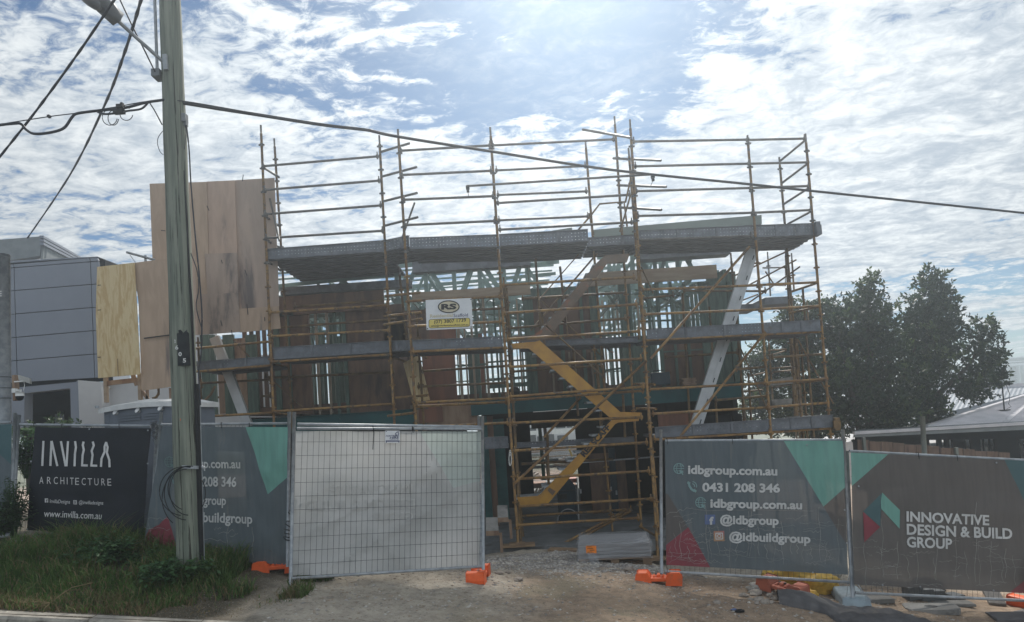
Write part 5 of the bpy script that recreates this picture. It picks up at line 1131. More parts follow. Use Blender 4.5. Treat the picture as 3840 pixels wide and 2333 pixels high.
mb = MB(); mb.bar(U(746, 1440, PY - .02), U(765, 2130, PY - .02), .02, .018, (1, 0, 0)); mb.build('cover_edge', MT['galv'], pole)
mb = MB(); mb.tube(U(579, -40, PY), U(590, 272, PY), .019, 8); mb.build('conduit', MT['galv'], pole)
mb = MB(); mb.box(U(594, 282, PY - .02), .10, .16, .09); mb.tube(U(575, 279, PY), U(592, 279, PY), .018, 6); mb.build('clamp', MT['lampg'], pole)
mb = MB(); mb.bar(U(618, 205, PY - .15), U(622, 262, PY - .15), .035, .05, (1, 0, 0)); mb.build('arm_bracket', MT['galv'], pole)
# street lamp on its arm, reaching out over the road
la, lb_ = U(612, 232, PY - .12), U(406, 46, 7.55)
mb = MB(); mb.tube(la, lb_, .022, 8); mb.build('lamp_arm', MT['galv'], pole)
d = (lb_ - la).normalized(); side = d.cross(Vector((0, 0, 1))).normalized(); nz_ = side.cross(d)
mb = MB(); M3 = Matrix((d, side, nz_)).transposed(); mb.blob(lb_ + d * .16 + nz_ * .03, .30, .13, .085, 4, .06, sub=3, M=M3); mb.box(lb_ - d * .02 + nz_ * .02, .20, .15, .12, M=M3)
for i in range(len(mb.v)): pass
lh_ = mb.build('lamp_head', MT['lampg'], pole, True)
mb = MB(); mb.blob(lb_ + d * .22 - nz_ * .035, .17, .10, .06, 2, .03, sub=2, M=M3); mb.build('lamp_lens', MT['galv'], lh_, True)
mb = MB(); mb.box(U(692, 444, PY - .02), .055, .08, .10); mb.box(U(697, 462, PY - .02), .035, .05, .08); mb.build('insulator', MT['lampg'], pole)

def cable(pts, r, label, name='overhead_cable', tw=False, mat='cable', cat='cable'):
    P3 = [U(*p) for p in pts]; mb = MB(); Q = []
    m_ = len(P3)
    for i in range(m_ - 1):
        p0, p1, p2, p3 = P3[max(i - 1, 0)], P3[i], P3[i + 1], P3[min(i + 2, m_ - 1)]
        for s in range(8):
            t = s / 8; Q.append(.5 * ((2 * p1) + (p2 - p0) * t + (2 * p0 - 5 * p1 + 4 * p2 - p3) * t * t + (3 * p1 - p0 - 3 * p2 + p3) * t ** 3))
    Q.append(P3[-1])
    mb.path(Q, r, 6, rs=[r * (1 + (.22 * math.sin(i * 2.6) if tw else 0)) for i in range(len(Q))])
    o = mb.build(name, MT[mat], smooth=True); return tag(o, label, cat)
cable([(640, 385, 8.15), (690, 387, 8.2), (820, 408, 8.5), (950, 428, 8.8), (1200, 467, 9.3), (1370, 487, 9.6), (1405, 494, 9.7), (1500, 514, 9.9), (1830, 566, 10.5), (2300, 638, 11.2), (2800, 690, 12), (3100, 722, 12.5), (3880, 803, 14)], .022, 'thick black overhead cable crossing in front of the whole scaffold')
cable([(640, 376, 8.1), (720, 384, 8.2), (950, 424, 8.78)], .006, 'thin support wire above the thick cable just right of the pole')
cable([(435, -10, 7.2), (300, 190, 7.6), (140, 410, 8.1), (-10, 600, 8.6)], .015, 'twisted overhead wire from the lamp down to the left edge', tw=True)
cable([(532, -10, 7.5), (470, 190, 8.4), (390, 400, 10), (260, 660, 13), (104, 892, 17)], .018, 'twisted service wire running down to the roof of the left house', tw=True)
cable([(448, -5, 7.8), (500, 105, 7.95), (545, 195, 8.0), (582, 270, 8.1)], .009, 'thin wire from the top edge to the bracket below the lamp arm')
cable([(-10, 470, 7.9), (58, 463, 7.95), (80, 466, 8), (100, 488, 8), (130, 502, 8), (190, 497, 8), (240, 480, 8.05), (270, 440, 8.05), (290, 426, 8.05), (360, 416, 8.1), (470, 404, 8.1), (545, 385, 8.1), (620, 374, 8.1)], .016, 'sagging thick black cable joining the pole from the left edge')
cable([(-10, 468, 7.9), (180, 438, 8), (290, 424, 8.05), (430, 402, 8.1), (540, 382, 8.1), (620, 374, 8.1)], .006, 'thin straight support wire above the sagging cable left of the pole')
cable([(365, 420, 8.08), (392, 428, 8.08), (440, 424, 8.08), (480, 416, 8.1), (530, 408, 8.1), (556, 384, 8.1)], .012, 'short black cable through the splice boxes left of the pole')
sp_ = thing('splice_box', 'pair of black cable splice boxes with wire loops hanging left of the pole', 'splice box', U(450, 425, 8.05))
mb = MB(); mb.box(U(447, 419, 8.05), .125, .06, .05); mb.box(U(452, 400, 8.05), .08, .06, .045); mb.box(U(458, 394, 8.05), .03, .04, .05); mb.box(U(184, 437, 8.0), .03, .04, .03); mb.build('box', MT['black'], sp_)
for cx_, cy_, rx, ry in ((412, 440, 28, 30), (425, 442, 20, 28), (474, 428, 24, 24)):
    mb = MB(); mb.path([U(x, y, 8.06) for x, y in arc(cx_, cy_, rx, ry, 60, 350, 16)], .005, 5); mb.build('wire_loop', MT['black'], sp_)
cable([(560, 384, 8.08), (580, 415, 8.1), (608, 468, 8.1)], .008, 'short drop wire slanting from the cable bundle to the pole')
cable([(610, 492, 8.05), (594, 515, 8.05), (591, 540, 8.05), (600, 568, 8.05), (612, 580, 8.05)], .004, 'thin wire loop bowing out from the left side of the pole')
cable([(692, 455, 8.15), (697, 500, 8.15), (692, 560, 8.15)], .004, 'short thin wire beside the insulator on the right of the pole')
cable([(699, 470, 8.1), (709, 560, 8.1), (716, 690, 8.1), (730, 860, 8.1), (744, 1000, 8.1), (756, 1150, 8.1), (757, 1230, 8.1), (754, 1330, 8.1), (745, 1400, 8.1), (752, 1520, 8.1)], .009, 'long loose black cable hanging down the right side of the pole', 'hanging_cable')
cable([(716, 950, 8.12), (740, 1020, 8.12), (744, 1090, 8.12), (736, 1150, 8.12), (756, 1230, 8.12)], .006, 'thin black cable crossing the long hanging cable beside the pole', 'hanging_cable')
cl = thing('cable_coil', 'coil of black cable tied round the pole at the steel strap', 'cable coil', U(668, 1860, 8.0))
for cx_, cy_, rx, ry, a0, a1 in ((690, 1842, 92, 92, 75, 262), (700, 1850, 84, 100, 80, 268), (706, 1840, 70, 92, 82, 270), (712, 1832, 82, 84, 82, 250), (700, 1870, 92, 110, 90, 236)):
    mb = MB(); mb.path([U(x, y, 7.98) for x, y in arc(cx_, cy_, rx, ry, a0, a1, 18)], .0055, 5); mb.build('loop', MT['black'], cl)
mb = MB(); mb.path([U(x, y, 8.1) for x, y in arc(752, 1852, 18, 52, -80, 80, 10)], .006, 5); mb.build('loop', MT['black'], cl)

# ------------------------------------------------------------------ left: steel post, camera, neighbour house, toilet
a, b = U(12, 960, 9.8), U(24, 2120, 9.8); a.x -= .05; b.x -= .065
post = thing('steel_post', 'thick galvanised steel sign post at the left edge with strapped-on camera', 'post', b)
mb = MB(); mb.tube(b, a, .126, 20); mb.build('shaft', MT['galv'], post, True)
mb = MB(); mb.tube(a + Vector((0, 0, -.01)), a + Vector((0, 0, .02)), .129, 20)
for y in (1417, 1458, 1496): c = U(12, y, 9.8); c.x = a.x + (b.x - a.x) * ((a.z - c.z) / (a.z - b.z)); mb.tube(c, c + Vector((0, 0, .012)), .1285, 20)
mb.build('strap', MT['wire'], post)
pl = Plane(U(0, 1080, 9.655), U(30, 1080, 9.655), U(0, 1120, 9.655)); mb = MB(); lettering(mb, 'E', (-2, 1112), (9, 1111), 20, pl, bold=.02); mb.build('letter', MT['white'], post)
cmr = thing('security_camera', 'white dome security camera with small solar panel on a board strapped to the steel post', 'security camera', U(60, 1500, 9.66))
mb = MB(); mb.prism([U(x, y, 9.62) for x, y in ((44, 1408), (53, 1406), (58, 1500), (48, 1503))], (0, .09, 0)); mb.build('mounting_board', MT['plyt'], cmr)
mb = MB(); mb.prism([U(66, 1405, 9.60), U(110, 1418, 9.54), U(113, 1439, 9.62), U(70, 1425, 9.66)], (.01, .02, -.008)); mb.build('solar_panel', MT['white'], cmr)
mb = MB(); mb.tube(U(54, 1432, 9.60), U(88, 1430, 9.60), .010, 8); mb.box(U(55, 1465, 9.60), .05, .05, .06); mb.bar(U(55, 1466, 9.60), U(68, 1463, 9.60), .03, .025); mb.path([U(90, 1432, 9.60), U(92, 1445, 9.60), U(88, 1465, 9.60)], .004, 5); mb.build('bracket', MT['white'], cmr)
c = U(74, 1478, 9.60); mb = MB(); mb.tube(c + Vector((0, 0, .03)), c + Vector((0, 0, -.028)), .054, 16)
for dx in (-.012, .006, .02): mb.tube(c + Vector((dx, 0, .03)), c + Vector((dx + .006, 0, .07)), .006, 6)
hs2 = mb.build('housing', MT['white'], cmr, True)
mb = MB(); mb.blob(c + Vector((0, 0, -.04)), .049, .049, .055, 0, 0, sub=3); mb.build('dome', MT['black'], hs2, True)

nh = thing('grey_clad_house', 'grey panel-clad house with flat roof parapet and deep dark recess left of the site', 'house', U(200, 1600, 17))
NY = 17.0
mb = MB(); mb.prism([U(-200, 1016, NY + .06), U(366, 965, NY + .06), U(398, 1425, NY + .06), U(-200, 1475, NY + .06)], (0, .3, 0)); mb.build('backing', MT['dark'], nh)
ys_ = [(990, 965), (1004, 981), (1090, 1066), (1178, 1153), (1266, 1240), (1353, 1328), (1436, 1418)]
vx = [(-220, -190), (50, 65), (336, 355), (366, 396)]
def cl_pt(i, j, sx, sy):
    t = j / (len(ys_) - 1); x = vx[i][0] + (vx[i][1] - vx[i][0]) * t; y = ys_[j][0] + (ys_[j][1] - ys_[j][0]) * ((x - 50) / 300)
    return U(x + sx, y + sy, NY)
for i in range(3):
    for j in range(6):
        mb = MB(); g_ = 1.5; mb.prism([cl_pt(i, j, g_, g_), cl_pt(i + 1, j, -g_, g_), cl_pt(i + 1, j + 1, -g_, -g_), cl_pt(i, j + 1, g_, -g_)], (0, .05, 0)); mb.build('cladding_panel', MT['clad'], nh)
mb = MB(); c0, c1 = U(366, 965, NY), U(396, 1418, NY); c2 = U(470, 990, 21); mb.add([c0, c1, Vector((c2.x, 21, c1.z)), Vector((c2.x, 21, c0.z))], [(0, 1, 2, 3)]); mb.prism([U(366, 964, NY - .01), U(-200, 1002, NY - .01), U(-200, 990, NY - .01), U(366, 954 + 8, NY - .01)], (0, 4.2, 0)); mb.build('side_wall', MT['clad'], nh)
mb = MB(); mb.prism([U(-200, 1478, NY + .02), U(290, 1432, NY + .02), U(292, 1453, NY + .02), U(92, 1475, NY + .02), U(90, 1640, NY + .02), U(-200, 1660, NY + .02)], (0, .3, 0)); mb.prism([U(263, 1452, NY), U(292, 1426, NY), U(302, 1640, NY), U(268, 1640, NY)], (0, .4, 0)); mb.build('lower_wall', MT['clad'], nh)
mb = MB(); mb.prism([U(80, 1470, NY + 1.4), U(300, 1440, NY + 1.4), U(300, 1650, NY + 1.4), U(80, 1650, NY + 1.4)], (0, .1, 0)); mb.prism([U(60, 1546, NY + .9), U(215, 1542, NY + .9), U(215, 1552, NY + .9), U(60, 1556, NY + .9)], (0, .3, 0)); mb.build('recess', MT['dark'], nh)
rect('recess_panel', 206, 1546, 236, 1600, NY + 1.2, 'clad', .05, nh)
mb = MB(); mb.prism([U(292, 1426, 16.4), U(378, 1433, 16.9), U(392, 1640, 16.9), U(300, 1640, 16.4)], (.02, .3, 0)); mb.build('white_pier', MT['whitewall'], nh)
mb = MB(); mb.prism([U(x, y, 17.6) for x, y in ((385, 1436), (700, 1412), (698, 1230), (800, 1225), (806, 1345), (1120, 1322), (1130, 1700), (390, 1680))], (0, .2, 0)); mb.build('white_wall', MT['whitewall'], nh)
mb = MB(); mb.prism([U(-200, 915, 19), U(158, 886, 19), U(150, 960, 19), U(-200, 1010, 19)], (0, .25, 0)); mb.build('eaves_fascia', MT['roofg'], nh)
mb = MB(); mb.prism([U(158, 886, 18.98), U(196, 905, 20), U(300, 968, 23), U(300, 1010, 23), U(150, 1000, 18.98)], (0, .1, 0)); mb.build('roof', MT['roofg'], nh)
for k in range(3):
    mb = MB(); mb.bar(U(156, 888 + 13 * k, 18.85), U(300, 968 + 10 * k, 22.8), .10, .07); mb.build('roof_trim', MT['clad'], nh)
mb = MB(); cc = U(412, 1455, 13.2); mb.tube(cc, cc + Vector((-.06, -.05, -.03)), .03, 10); mb.build('floodlight', MT['white'], p2_, True)

# portable toilet
lo = thing('portable_toilet', 'grey portable toilet with domed white roof behind the fence', 'portable toilet', U(600, 1640, 10.6))
A0, B0, C0 = U(386, 1522, 10.75), U(668, 1524, 10.15), U(808, 1545, 11.2); zr = (A0.z + B0.z) / 2
for q in (A0, B0, C0): q.z = zr
D0 = A0 + C0 - B0; hB = Vector((0, 0, -2.1))
mb = MB(); mb.prism([A0, B0, C0, D0], hB); mb.build('cabin', MT['loo'], lo, bevel=.03)
fx = (B0 - A0).normalized(); fn = Vector((fx.y, -fx.x, 0)); wF = (B0 - A0).length
if fn.y > 0: fn = -fn
mb = MB(); 
for u0, u1 in ((.21, .52), (.55, .80)):
    for k in range(3): c0_, c1_ = A0 + fx * wF * u0, A0 + fx * wF * u1; dz = Vector((0, 0, -.115 - .042 * k)); mb.bar(c0_ + dz + fn * .012, c1_ + dz + fn * .012, .02, .022)
for u in (.075, .93): mb.bar(A0 + fx * wF * u + Vector((0, 0, -.10)) + fn * .006, A0 + fx * wF * u + Vector((0, 0, -1.2)) + fn * .006, .02, .05, (1, 0, 0))
mb.bar(A0 + Vector((0, 0, -.30)) + fn * .004 + fx * wF * .17, A0 + Vector((0, 0, -.30)) + fn * .004 + fx * wF * .86, .012, .02); mb.build('moulded_vents', MT['loo'], lo)
mb = MB(); nu, nv_ = 14, 10; gv = []
for j in range(nv_ + 1):
    for i in range(nu + 1):
        u, v = i / nu, j / nv_; uu, vv = -.035 + 1.07 * u, -.05 + 1.1 * v
        p = A0 + (B0 - A0) * uu + (C0 - B0) * vv; e = min(u, 1 - u) * 4; e2 = min(v, 1 - v) * 4
        p.z = zr + .015 + .055 * min(1, e) ** .6 * min(1, e2) ** .6 + .035 * math.sin(math.pi * u) + .015 * math.sin(u * 16) * min(1, e2); gv.append(p)
mb.add(gv, [(j * (nu + 1) + i, j * (nu + 1) + i + 1, (j + 1) * (nu + 1) + i + 1, (j + 1) * (nu + 1) + i) for j in range(nv_) for i in range(nu)])
e0 = [gv[i] for i in range(nu + 1)]; e1 = [gv[j * (nu + 1) + nu] for j in range(nv_ + 1)]
for E in (e0, e1):
    n = len(E); mb.add(E + [p + Vector((0, 0, -.075)) for p in E], [(i, i + 1, n + i + 1, n + i) for i in range(n - 1)])
for u in (.2, .5, .8): mb.tube(A0 + fx * wF * u + fn * .045 + Vector((0, 0, -.06)), A0 + fx * wF * u + fn * .0 + Vector((0, 0, -.085)), .045, 10, .02)
mb.build('roof', MT['loow'], lo, True)
mb = MB(); mb.tube(A0 + fn * .1 + Vector((0, 0, .02)), A0 + fn * .1 + Vector((0, 0, .06)), .03, 8); mb.build('roof_lug', MT['galv'], lo)

# chain and strip at the panel joint
ch = thing('chain', 'bundle of steel chain wrapped over the fence joint left of the pole', 'chain', U(583, 1620, 9.15))
mb = MB(); rr = random.Random(4)
for i in range(34):
    t = i / 34; c = U(583 + rr.uniform(-19, 19) * (1 - .5 * t), 1584 + 66 * t ** 1.6 + rr.uniform(-5, 5), 9.12); ax = Vector((rr.uniform(-1, 1), rr.uniform(-.5, .5), rr.uniform(-1, 1))).normalized(); bx2 = ax.cross(Vector((0, 1, .2))).normalized()
    mb.path([c + ax * .02 * math.cos(R(k * 45)) + bx2 * .011 * math.sin(R(k * 45)) for k in range(9)], .0038, 4)
mb.build('links', MT['wire'], ch)
rp = MB(); rp.path([U(x, y, 8.3) for x, y in ((1102, 1862), (1108, 1858), (1118, 1864), (1116, 1876), (1102, 1890), (1093, 1898), (1108, 1905), (1110, 1914), (1090, 1908), (1082, 1922), (1096, 1938), (1094, 1955), (1076, 1954), (1070, 1965), (1094, 1980), (1090, 1990), (1066, 1985), (1068, 2000), (1094, 2004), (1084, 2016), (1062, 2012), (1070, 2024), (1092, 2028))], .007, 5); rp.path([U(1103, 1890, 8.3), U(1112, 1884, 8.3), U(1130, 1884, 8.3)], .007, 5); rp.blob(U(1130, 1890, 8.28), .022, .015, .026, 2, .2); rp.blob(U(1092, 2028, 8.25), .022, .015, .02, 2, .2)
o = rp.build('locking_cable', MT['black'], smooth=True); tag(o, 'coiled black locking cable with padlock on the left post of the white-backed gate', 'lock')
wc = MB()
for k in range(3): wc.path([U(x, y, 13.0 - .02 * k) for x, y in arc(1913, 1716 + 5 * k, 4 + k * .6, 29 - 4 * k, 0, 360, 14)], .006, 5)
o = wc.build('white_lead', MT['white'], smooth=True); tag(o, 'small coil of white lead hanging on the left scaffold post of the stair bay', 'lead')

# ------------------------------------------------------------------ pallet
gp = U(2330, 2112, 10.9); zp = gz(gp.x, 10.9)
e0, e1 = U(2188, 2095, 10.6), U(2450, 2110, 10.9); rzp = math.atan2(-.12, 1.0)
cp = Vector(((e0.x + e1.x) / 2, 11.25, zp - .02)); wd = 1.13; dp = .95
Rz = Matrix.Rotation(rzp, 3, 'Z'); LP = lambda x, y, z: cp + Rz @ Vector((x, y, z))
pa = thing('pallet', 'timber pallet on the gravel under the plastic-wrapped block', 'pallet', cp)
for z, th in ((.01, .02), (.115, .022)):
    for k in range(5): mb = MB(); mb.box(LP(0, -dp / 2 + .06 + k * (dp - .12) / 4, z), wd, .1, th, rzp); mb.build('deck_board', MT['pallet'], pa)
for x in (-wd / 2 + .07, 0, wd / 2 - .07):
    for y in (-dp / 2 + .06, 0, dp / 2 - .06): mb = MB(); mb.box(LP(x, y, .062), .13, .1, .085, rzp); mb.build('spacer_block', MT['pallet'], pa)
st_ = thing('paver_stack', 'low block of grey pavers wrapped in clear plastic with an orange label on the pallet', 'pavers', LP(0, 0, .13))
mb = MB()
for k in range(4): mb.box(LP(0, 0, .155 + k * .054), wd - .01, dp - .04, .050, rzp)
mb.build('pavers', MT['pavg'], st_, bevel=.006)
mb = MB(); nx, nz2 = 46, 12; gv = []
per = [(-wd / 2, -dp / 2), (wd / 2, -dp / 2), (wd / 2, dp / 2), (-wd / 2, dp / 2)]
for j in range(nz2 + 1):
    for i in range(nx + 1):
        t = (i / nx) * 4; s = int(t) % 4; f_ = t - int(t); (xa, ya), (xb, yb) = per[s], per[(s + 1) % 4]
        x, y = xa + (xb - xa) * f_, ya + (yb - ya) * f_; h = j / nz2; w = .012 + .02 * (noise.noise(Vector((i * .45, j * .9, 1))) + .4) + (.05 * max(0, .35 - h) if s == 3 or (s == 0 and f_ < .3) else 0)
        gv.append(LP(x * (1 + w / .57), y * (1 + w / .48), (.115 if s in (0, 1) and f_ > .25 - s else .05) + h * .27 + .02 * noise.noise(Vector((i * .3, j, 7)))))
mb.add(gv, [(j * (nx + 1) + i, j * (nx + 1) + i + 1, (j + 1) * (nx + 1) + i + 1, (j + 1) * (nx + 1) + i) for j in range(nz2) for i in range(nx)])
top = []; nt_ = 16
for j in range(nt_ + 1):
    for i in range(nt_ + 1):
        x, y = -wd / 2 - .01 + (wd + .02) * i / nt_, -dp / 2 - .01 + (dp + .02) * j / nt_; top.append(LP(x, y, .366 + .018 * noise.noise(Vector((x * 9, y * 9, 3))) + (.05 * max(0, 1 - math.hypot(x - .42, y + .3) / .1))))
mb.add(top, [(j * (nt_ + 1) + i, j * (nt_ + 1) + i + 1, (j + 1) * (nt_ + 1) + i + 1, (j + 1) * (nt_ + 1) + i) for j in range(nt_) for i in range(nt_)])
tail = []
for j in range(9):
    for i in range(5): tail.append(LP(-wd / 2 + .12 + i * .035 + .015 * j + .02 * noise.noise(Vector((i, j * .7, 5))), -dp / 2 - .03 - .022 * j - .02 * (i % 2), .24 - .03 * j + .01 * noise.noise(Vector((i * 2, j, 9)))))
mb.add(tail, [(j * 5 + i, j * 5 + i + 1, (j + 1) * 5 + i + 1, (j + 1) * 5 + i) for j in range(8) for i in range(4)])
mb.build('stretch_wrap', MT['wrap'], st_)
mb = MB(); yl = -dp / 2 - .045; mb.add([LP(-wd / 2 + .13, yl, .345), LP(-wd / 2 + .29, yl, .34), LP(-wd / 2 + .29, yl, .225), LP(-wd / 2 + .13, yl, .23)], [(0, 1, 2, 3)]); ol_ = mb.build('orange_label', MT['lab'], st_)
mb = MB()
for k, (x0, x1) in enumerate(((.15, .22), (.15, .24), (.19, .26), (.15, .22))): mb.box(LP(-wd / 2 + (x0 + x1) / 2, yl - .004, .328 - .027 * k), x1 - x0, .002, .007, rzp)
mb.build('label_print', MT['sgk'], ol_)

# ------------------------------------------------------------------ litter and rubble on the right
def at(px, py, dz=0): p = ground_hits(px, py); return Vector((p.x, p.y, gz(p.x, p.y) + dz))
for i, (px, py, r, lab) in enumerate(((2790, 2236, .055, 'flat brown stone at the left end of the rubble heap'), (2835, 2230, .075, 'long mottled stone in the rubble under the clear plastic bag'), (2862, 2222, .06, 'dark stone against the clear plastic bag'), (2884, 2236, .05, 'rounded grey stone in the middle of the rubble heap'), (2898, 2228, .05, 'pale angular stone against the faded red fence foot'), (2846, 2252, .05, 'pale block-like stone at the front of the rubble'), (2868, 2263, .055, 'light flat stone at the front of the rubble beside the grey cloth'), (2893, 2262, .04, 'small pale stone at the corner of the grey cloth'), (2905, 2248, .045, 'grey stone wedged between red fence foot and grey cloth'), (2818, 2250, .035, 'small chip left of the rubble heap'), (2877, 2254, .035, 'thin slate-like chip in the rubble heap'), (2838, 2264, .03, 'thin brown tile piece lying in front of the rubble'), (1870, 2152, .05, 'broken pale tile piece right of the orange foot by the gate'), (1905, 2149, .04, 'pale flat chip beside the broken tile piece'), (1945, 2178, .06, 'flat buff stone alone in the dirt driveway'), (2360, 2140, .07, 'long flat stone on the gravel below the pallet'), (2690, 2262, .05, 'flat brown stone in the dirt below the contact details banner'), (1880, 2040, .05, 'small pale rock beside the sole board of the scaffold'))):
    mb = MB(); rr = random.Random(i); mb.blob(at(px, py, r * .25), r * rr.uniform(1.0, 1.5), r * rr.uniform(.8, 1.1), r * rr.uniform(.4, .7), i, .55, 1.1, sub=2, M=Matrix.Rotation(rr.uniform(0, 3), 3, 'Z')); tag(mb.build('stone', MT['stone']), lab, 'stone', 'loose stones on the driveway')
def sack(px, py, rx, ry, rz, rot, lab, seed, mat='ywrap', amp=.3, name='yellow_sack', cat='sack', fr=2.2):
    mb = MB(); mb.blob(at(px, py, rz * .5), rx, ry, rz, seed, amp, fr, sub=4, M=Matrix.Rotation(rot, 3, 'Z'))
    c = at(px, py, rz * .5)
    for i, v in enumerate(mb.v):
        q = Vector(v); d = (q - c); w = .018 * noise.noise(q * 14 + Vector((seed, 0, 0))) + .012 * noise.noise(q * 31)
        mb.v[i] = tuple(q + d.normalized() * w)
    return tag(mb.build(name, MT[mat], smooth=True), lab, cat, 'yellow sacks by the fence' if mat == 'ywrap' else None)
sack(3010, 2190, .36, .22, .17, .1, 'big pale yellow sack directly under the contact details banner', 1); sack(3080, 2212, .26, .2, .15, .5, 'dark yellow sack with torn ruffled end near the right post', 5); sack(3040, 2196, .2, .14, .09, 1.1, 'yellow sack with an open curled mouth in front of the big one', 8); sack(3022, 2238, .17, .09, .07, -.7, 'small yellow sack poking out beside the faded red foot', 11); sack(2895, 2162, .16, .1, .08, .2, 'crumpled bright yellow sack left of the big one', 14)
sack(3120, 2166, .13, .1, .10, 0, 'white bulging sack behind the yellow ones', 3, 'pbag', .2, 'white_sack')
sack(2842, 2218, .14, .1, .075, .4, 'crumpled clear plastic bag on the rubble', 6, 'pbag', .6, 'plastic_bag', 'bag', 3)
rb = MB(); rb.blob(at(2775, 2298, .02), .05, .035, .02, 3, .6, 3, sub=3); tag(rb.build('glove', MT['black']), 'black crumpled glove lying on the dirt', 'glove')
rb = MB(); rb.blob(at(2752, 2290, .012), .035, .025, .012, 5, .8, 3, sub=2); tag(rb.build('wrapper', MT['fb']), 'small pale blue wrapper beside the black glove', 'litter')
# grey cloth: a rolled end that opens into a rumpled sheet
fbm = MB(); nu, nv_ = 70, 26; gv = []
tops = [(2915, 2238), (2990, 2240), (3075, 2252), (3135, 2262), (3200, 2276), (3290, 2275), (3380, 2292), (3470, 2318), (3560, 2350), (3660, 2385)]
bots = [(2922, 2268), (2960, 2276), (3040, 2292), (3100, 2306), (3150, 2345), (3180, 2395), (3250, 2420), (3340, 2440), (3450, 2455), (3600, 2470)]
for j in range(nv_ + 1):
    for i in range(nu + 1):
        s = i / nu * 9; k = min(int(s), 8); f_ = s - k
        X = lambda T: (T[k][0] + (T[k + 1][0] - T[k][0]) * f_, T[k][1] + (T[k + 1][1] - T[k][1]) * f_)
        (xa, ya), (xb, yb) = X(tops), X(bots); v = j / nv_
        p0, p1 = at(xa, min(ya + 8, yb - 4)), at(xb, yb); p = p0.lerp(p1, v); w = max(0, 1 - s / 3.4)
        hgt = .02 + .115 * math.sin(math.pi * min(1, max(0, v * 1.02))) ** .5 * min(1, w * 1.6) + .055 * abs(noise.noise(Vector((p.x * 3.0, p.y * 4.5, 2)))) + .05 * max(0, noise.noise(Vector((p.x * 1.6 + p.y, p.y * 2.2, 8)))) + .02 * noise.noise(Vector((p.x * 9, p.y * 9, 4)))
        if v in (0, 1): hgt = .004
        p.z = gz(p.x, p.y) + hgt; gv.append(p)
fbm.add(gv, [(j * (nu + 1) + i, j * (nu + 1) + i + 1, (j + 1) * (nu + 1) + i + 1, (j + 1) * (nu + 1) + i) for j in range(nv_) for i in range(nu)])
tag(fbm.build('ground_cloth', MT['fabric'], smooth=True), 'dark grey geotextile cloth rolled at one end and rumpled across the lower right corner', 'cloth')
# blue grey foot of the right post and slabs round it
bf = thing('fence_foot', 'pale blue-grey plastic foot under the post between the contact details and taupe banners', 'fence foot', at(3192, 2248))
c = at(3190, 2252); mb = MB(); M2 = Matrix.Rotation(R(-12), 3, 'Z')
mb.add([c + M2 @ Vector((x * s_, y * s_, z)) for z, s_ in ((0, 1), (.10, .93), (.12, .84)) for x, y in ((-.17, -.30), (.17, -.30), (.17, .30), (-.17, .30))], [(0, 1, 5, 4), (1, 2, 6, 5), (2, 3, 7, 6), (3, 0, 4, 7), (4, 5, 9, 8), (5, 6, 10, 9), (6, 7, 11, 10), (7, 4, 8, 11), (8, 9, 10, 11)]); mb.build('block', MT['block'], bf, bevel=.01)
mb = MB(); p = U(3198, 2238, 8.6); mb.path([p, p + Vector((-.10, -.05, .02)), p + Vector((-.06, -.06, .25)), p + Vector((-.02, -.05, .35))], .004, 5); mb.path([p + Vector((0, -.04, .25)), p + Vector((.1, -.1, .06)), p + Vector((.16, -.14, -.02))], .004, 5); mb.build('loose_wire', MT['galv'], bf)
def slabm(px, py, sx, sy, sz, rz, lab, name='paving_slab', mat='conc', tilt=(0, 0), dz=0):
    mb = MB(); M = Matrix.Rotation(rz, 3, 'Z') @ Matrix.Rotation(tilt[0], 3, 'X') @ Matrix.Rotation(tilt[1], 3, 'Y'); mb.box(at(px, py, sz / 2 + dz), sx, sy, sz, M=M); return tag(mb.build(name, MT[mat], bevel=.008), lab, 'slab', 'slabs and blocks by the taupe banner')
slabm(3286, 2256, .36, .24, .06, R(-4), 'pale rectangular paving slab right of the blue-grey foot')
fs = thing('perforated_block', 'flat concrete fence foot with an oval hole lying on the dirt', 'fence foot', at(3490, 2292))
c = at(3492, 2292); M2 = Matrix.Rotation(R(-16), 3, 'Z'); o_ = [(math.cos(R(t)), math.sin(R(t))) for t in range(0, 360, 15)]
sq = []
for a_, b_ in o_:
    k = max(abs(a_) / .30, abs(b_) / .15); sq.append((a_ / k, b_ / k))
mb = MB(); n = len(o_); rings = [[c + M2 @ Vector((x, y, z)) for x, y in R_] for R_, z in ((sq, 0), (sq, .06), ([(a_ * .075, b_ * .055) for a_, b_ in o_], .06), ([(a_ * .07, b_ * .05) for a_, b_ in o_], .0))]
mb.add([p for r_ in rings for p in r_], [(k * n + i, k * n + (i + 1) % n, (k + 1) * n + (i + 1) % n, (k + 1) * n + i) for k in range(3) for i in range(n)]); mb.build('block', MT['conc'], fs)
for a in ((3425, 2246, .20, .16, .17, .1, 'grey concrete block nearest the post behind the lower rail', 'concrete_block'), (3470, 2250, .16, .16, .15, .0, 'dark grey block second from the post behind the lower rail', 'concrete_block'), (3512, 2252, .17, .15, .14, -.1, 'grey block third from the post behind the lower rail', 'concrete_block'), (3580, 2256, .16, .2, .10, .2, 'pale brown block behind the middle of the lower rail', 'concrete_block')):
    slabm(*a[:6], a[6], a[7], 'slab')
slabm(3560, 2268, .55, .2, .035, -.12, 'long thin grey slab lying under the lower rail', tilt=(0, .04)); slabm(3730, 2264, .20, .26, .04, -.3, 'tilted grey slab leaning below the rail near the orange foot', tilt=(.5, .1), dz=.06)
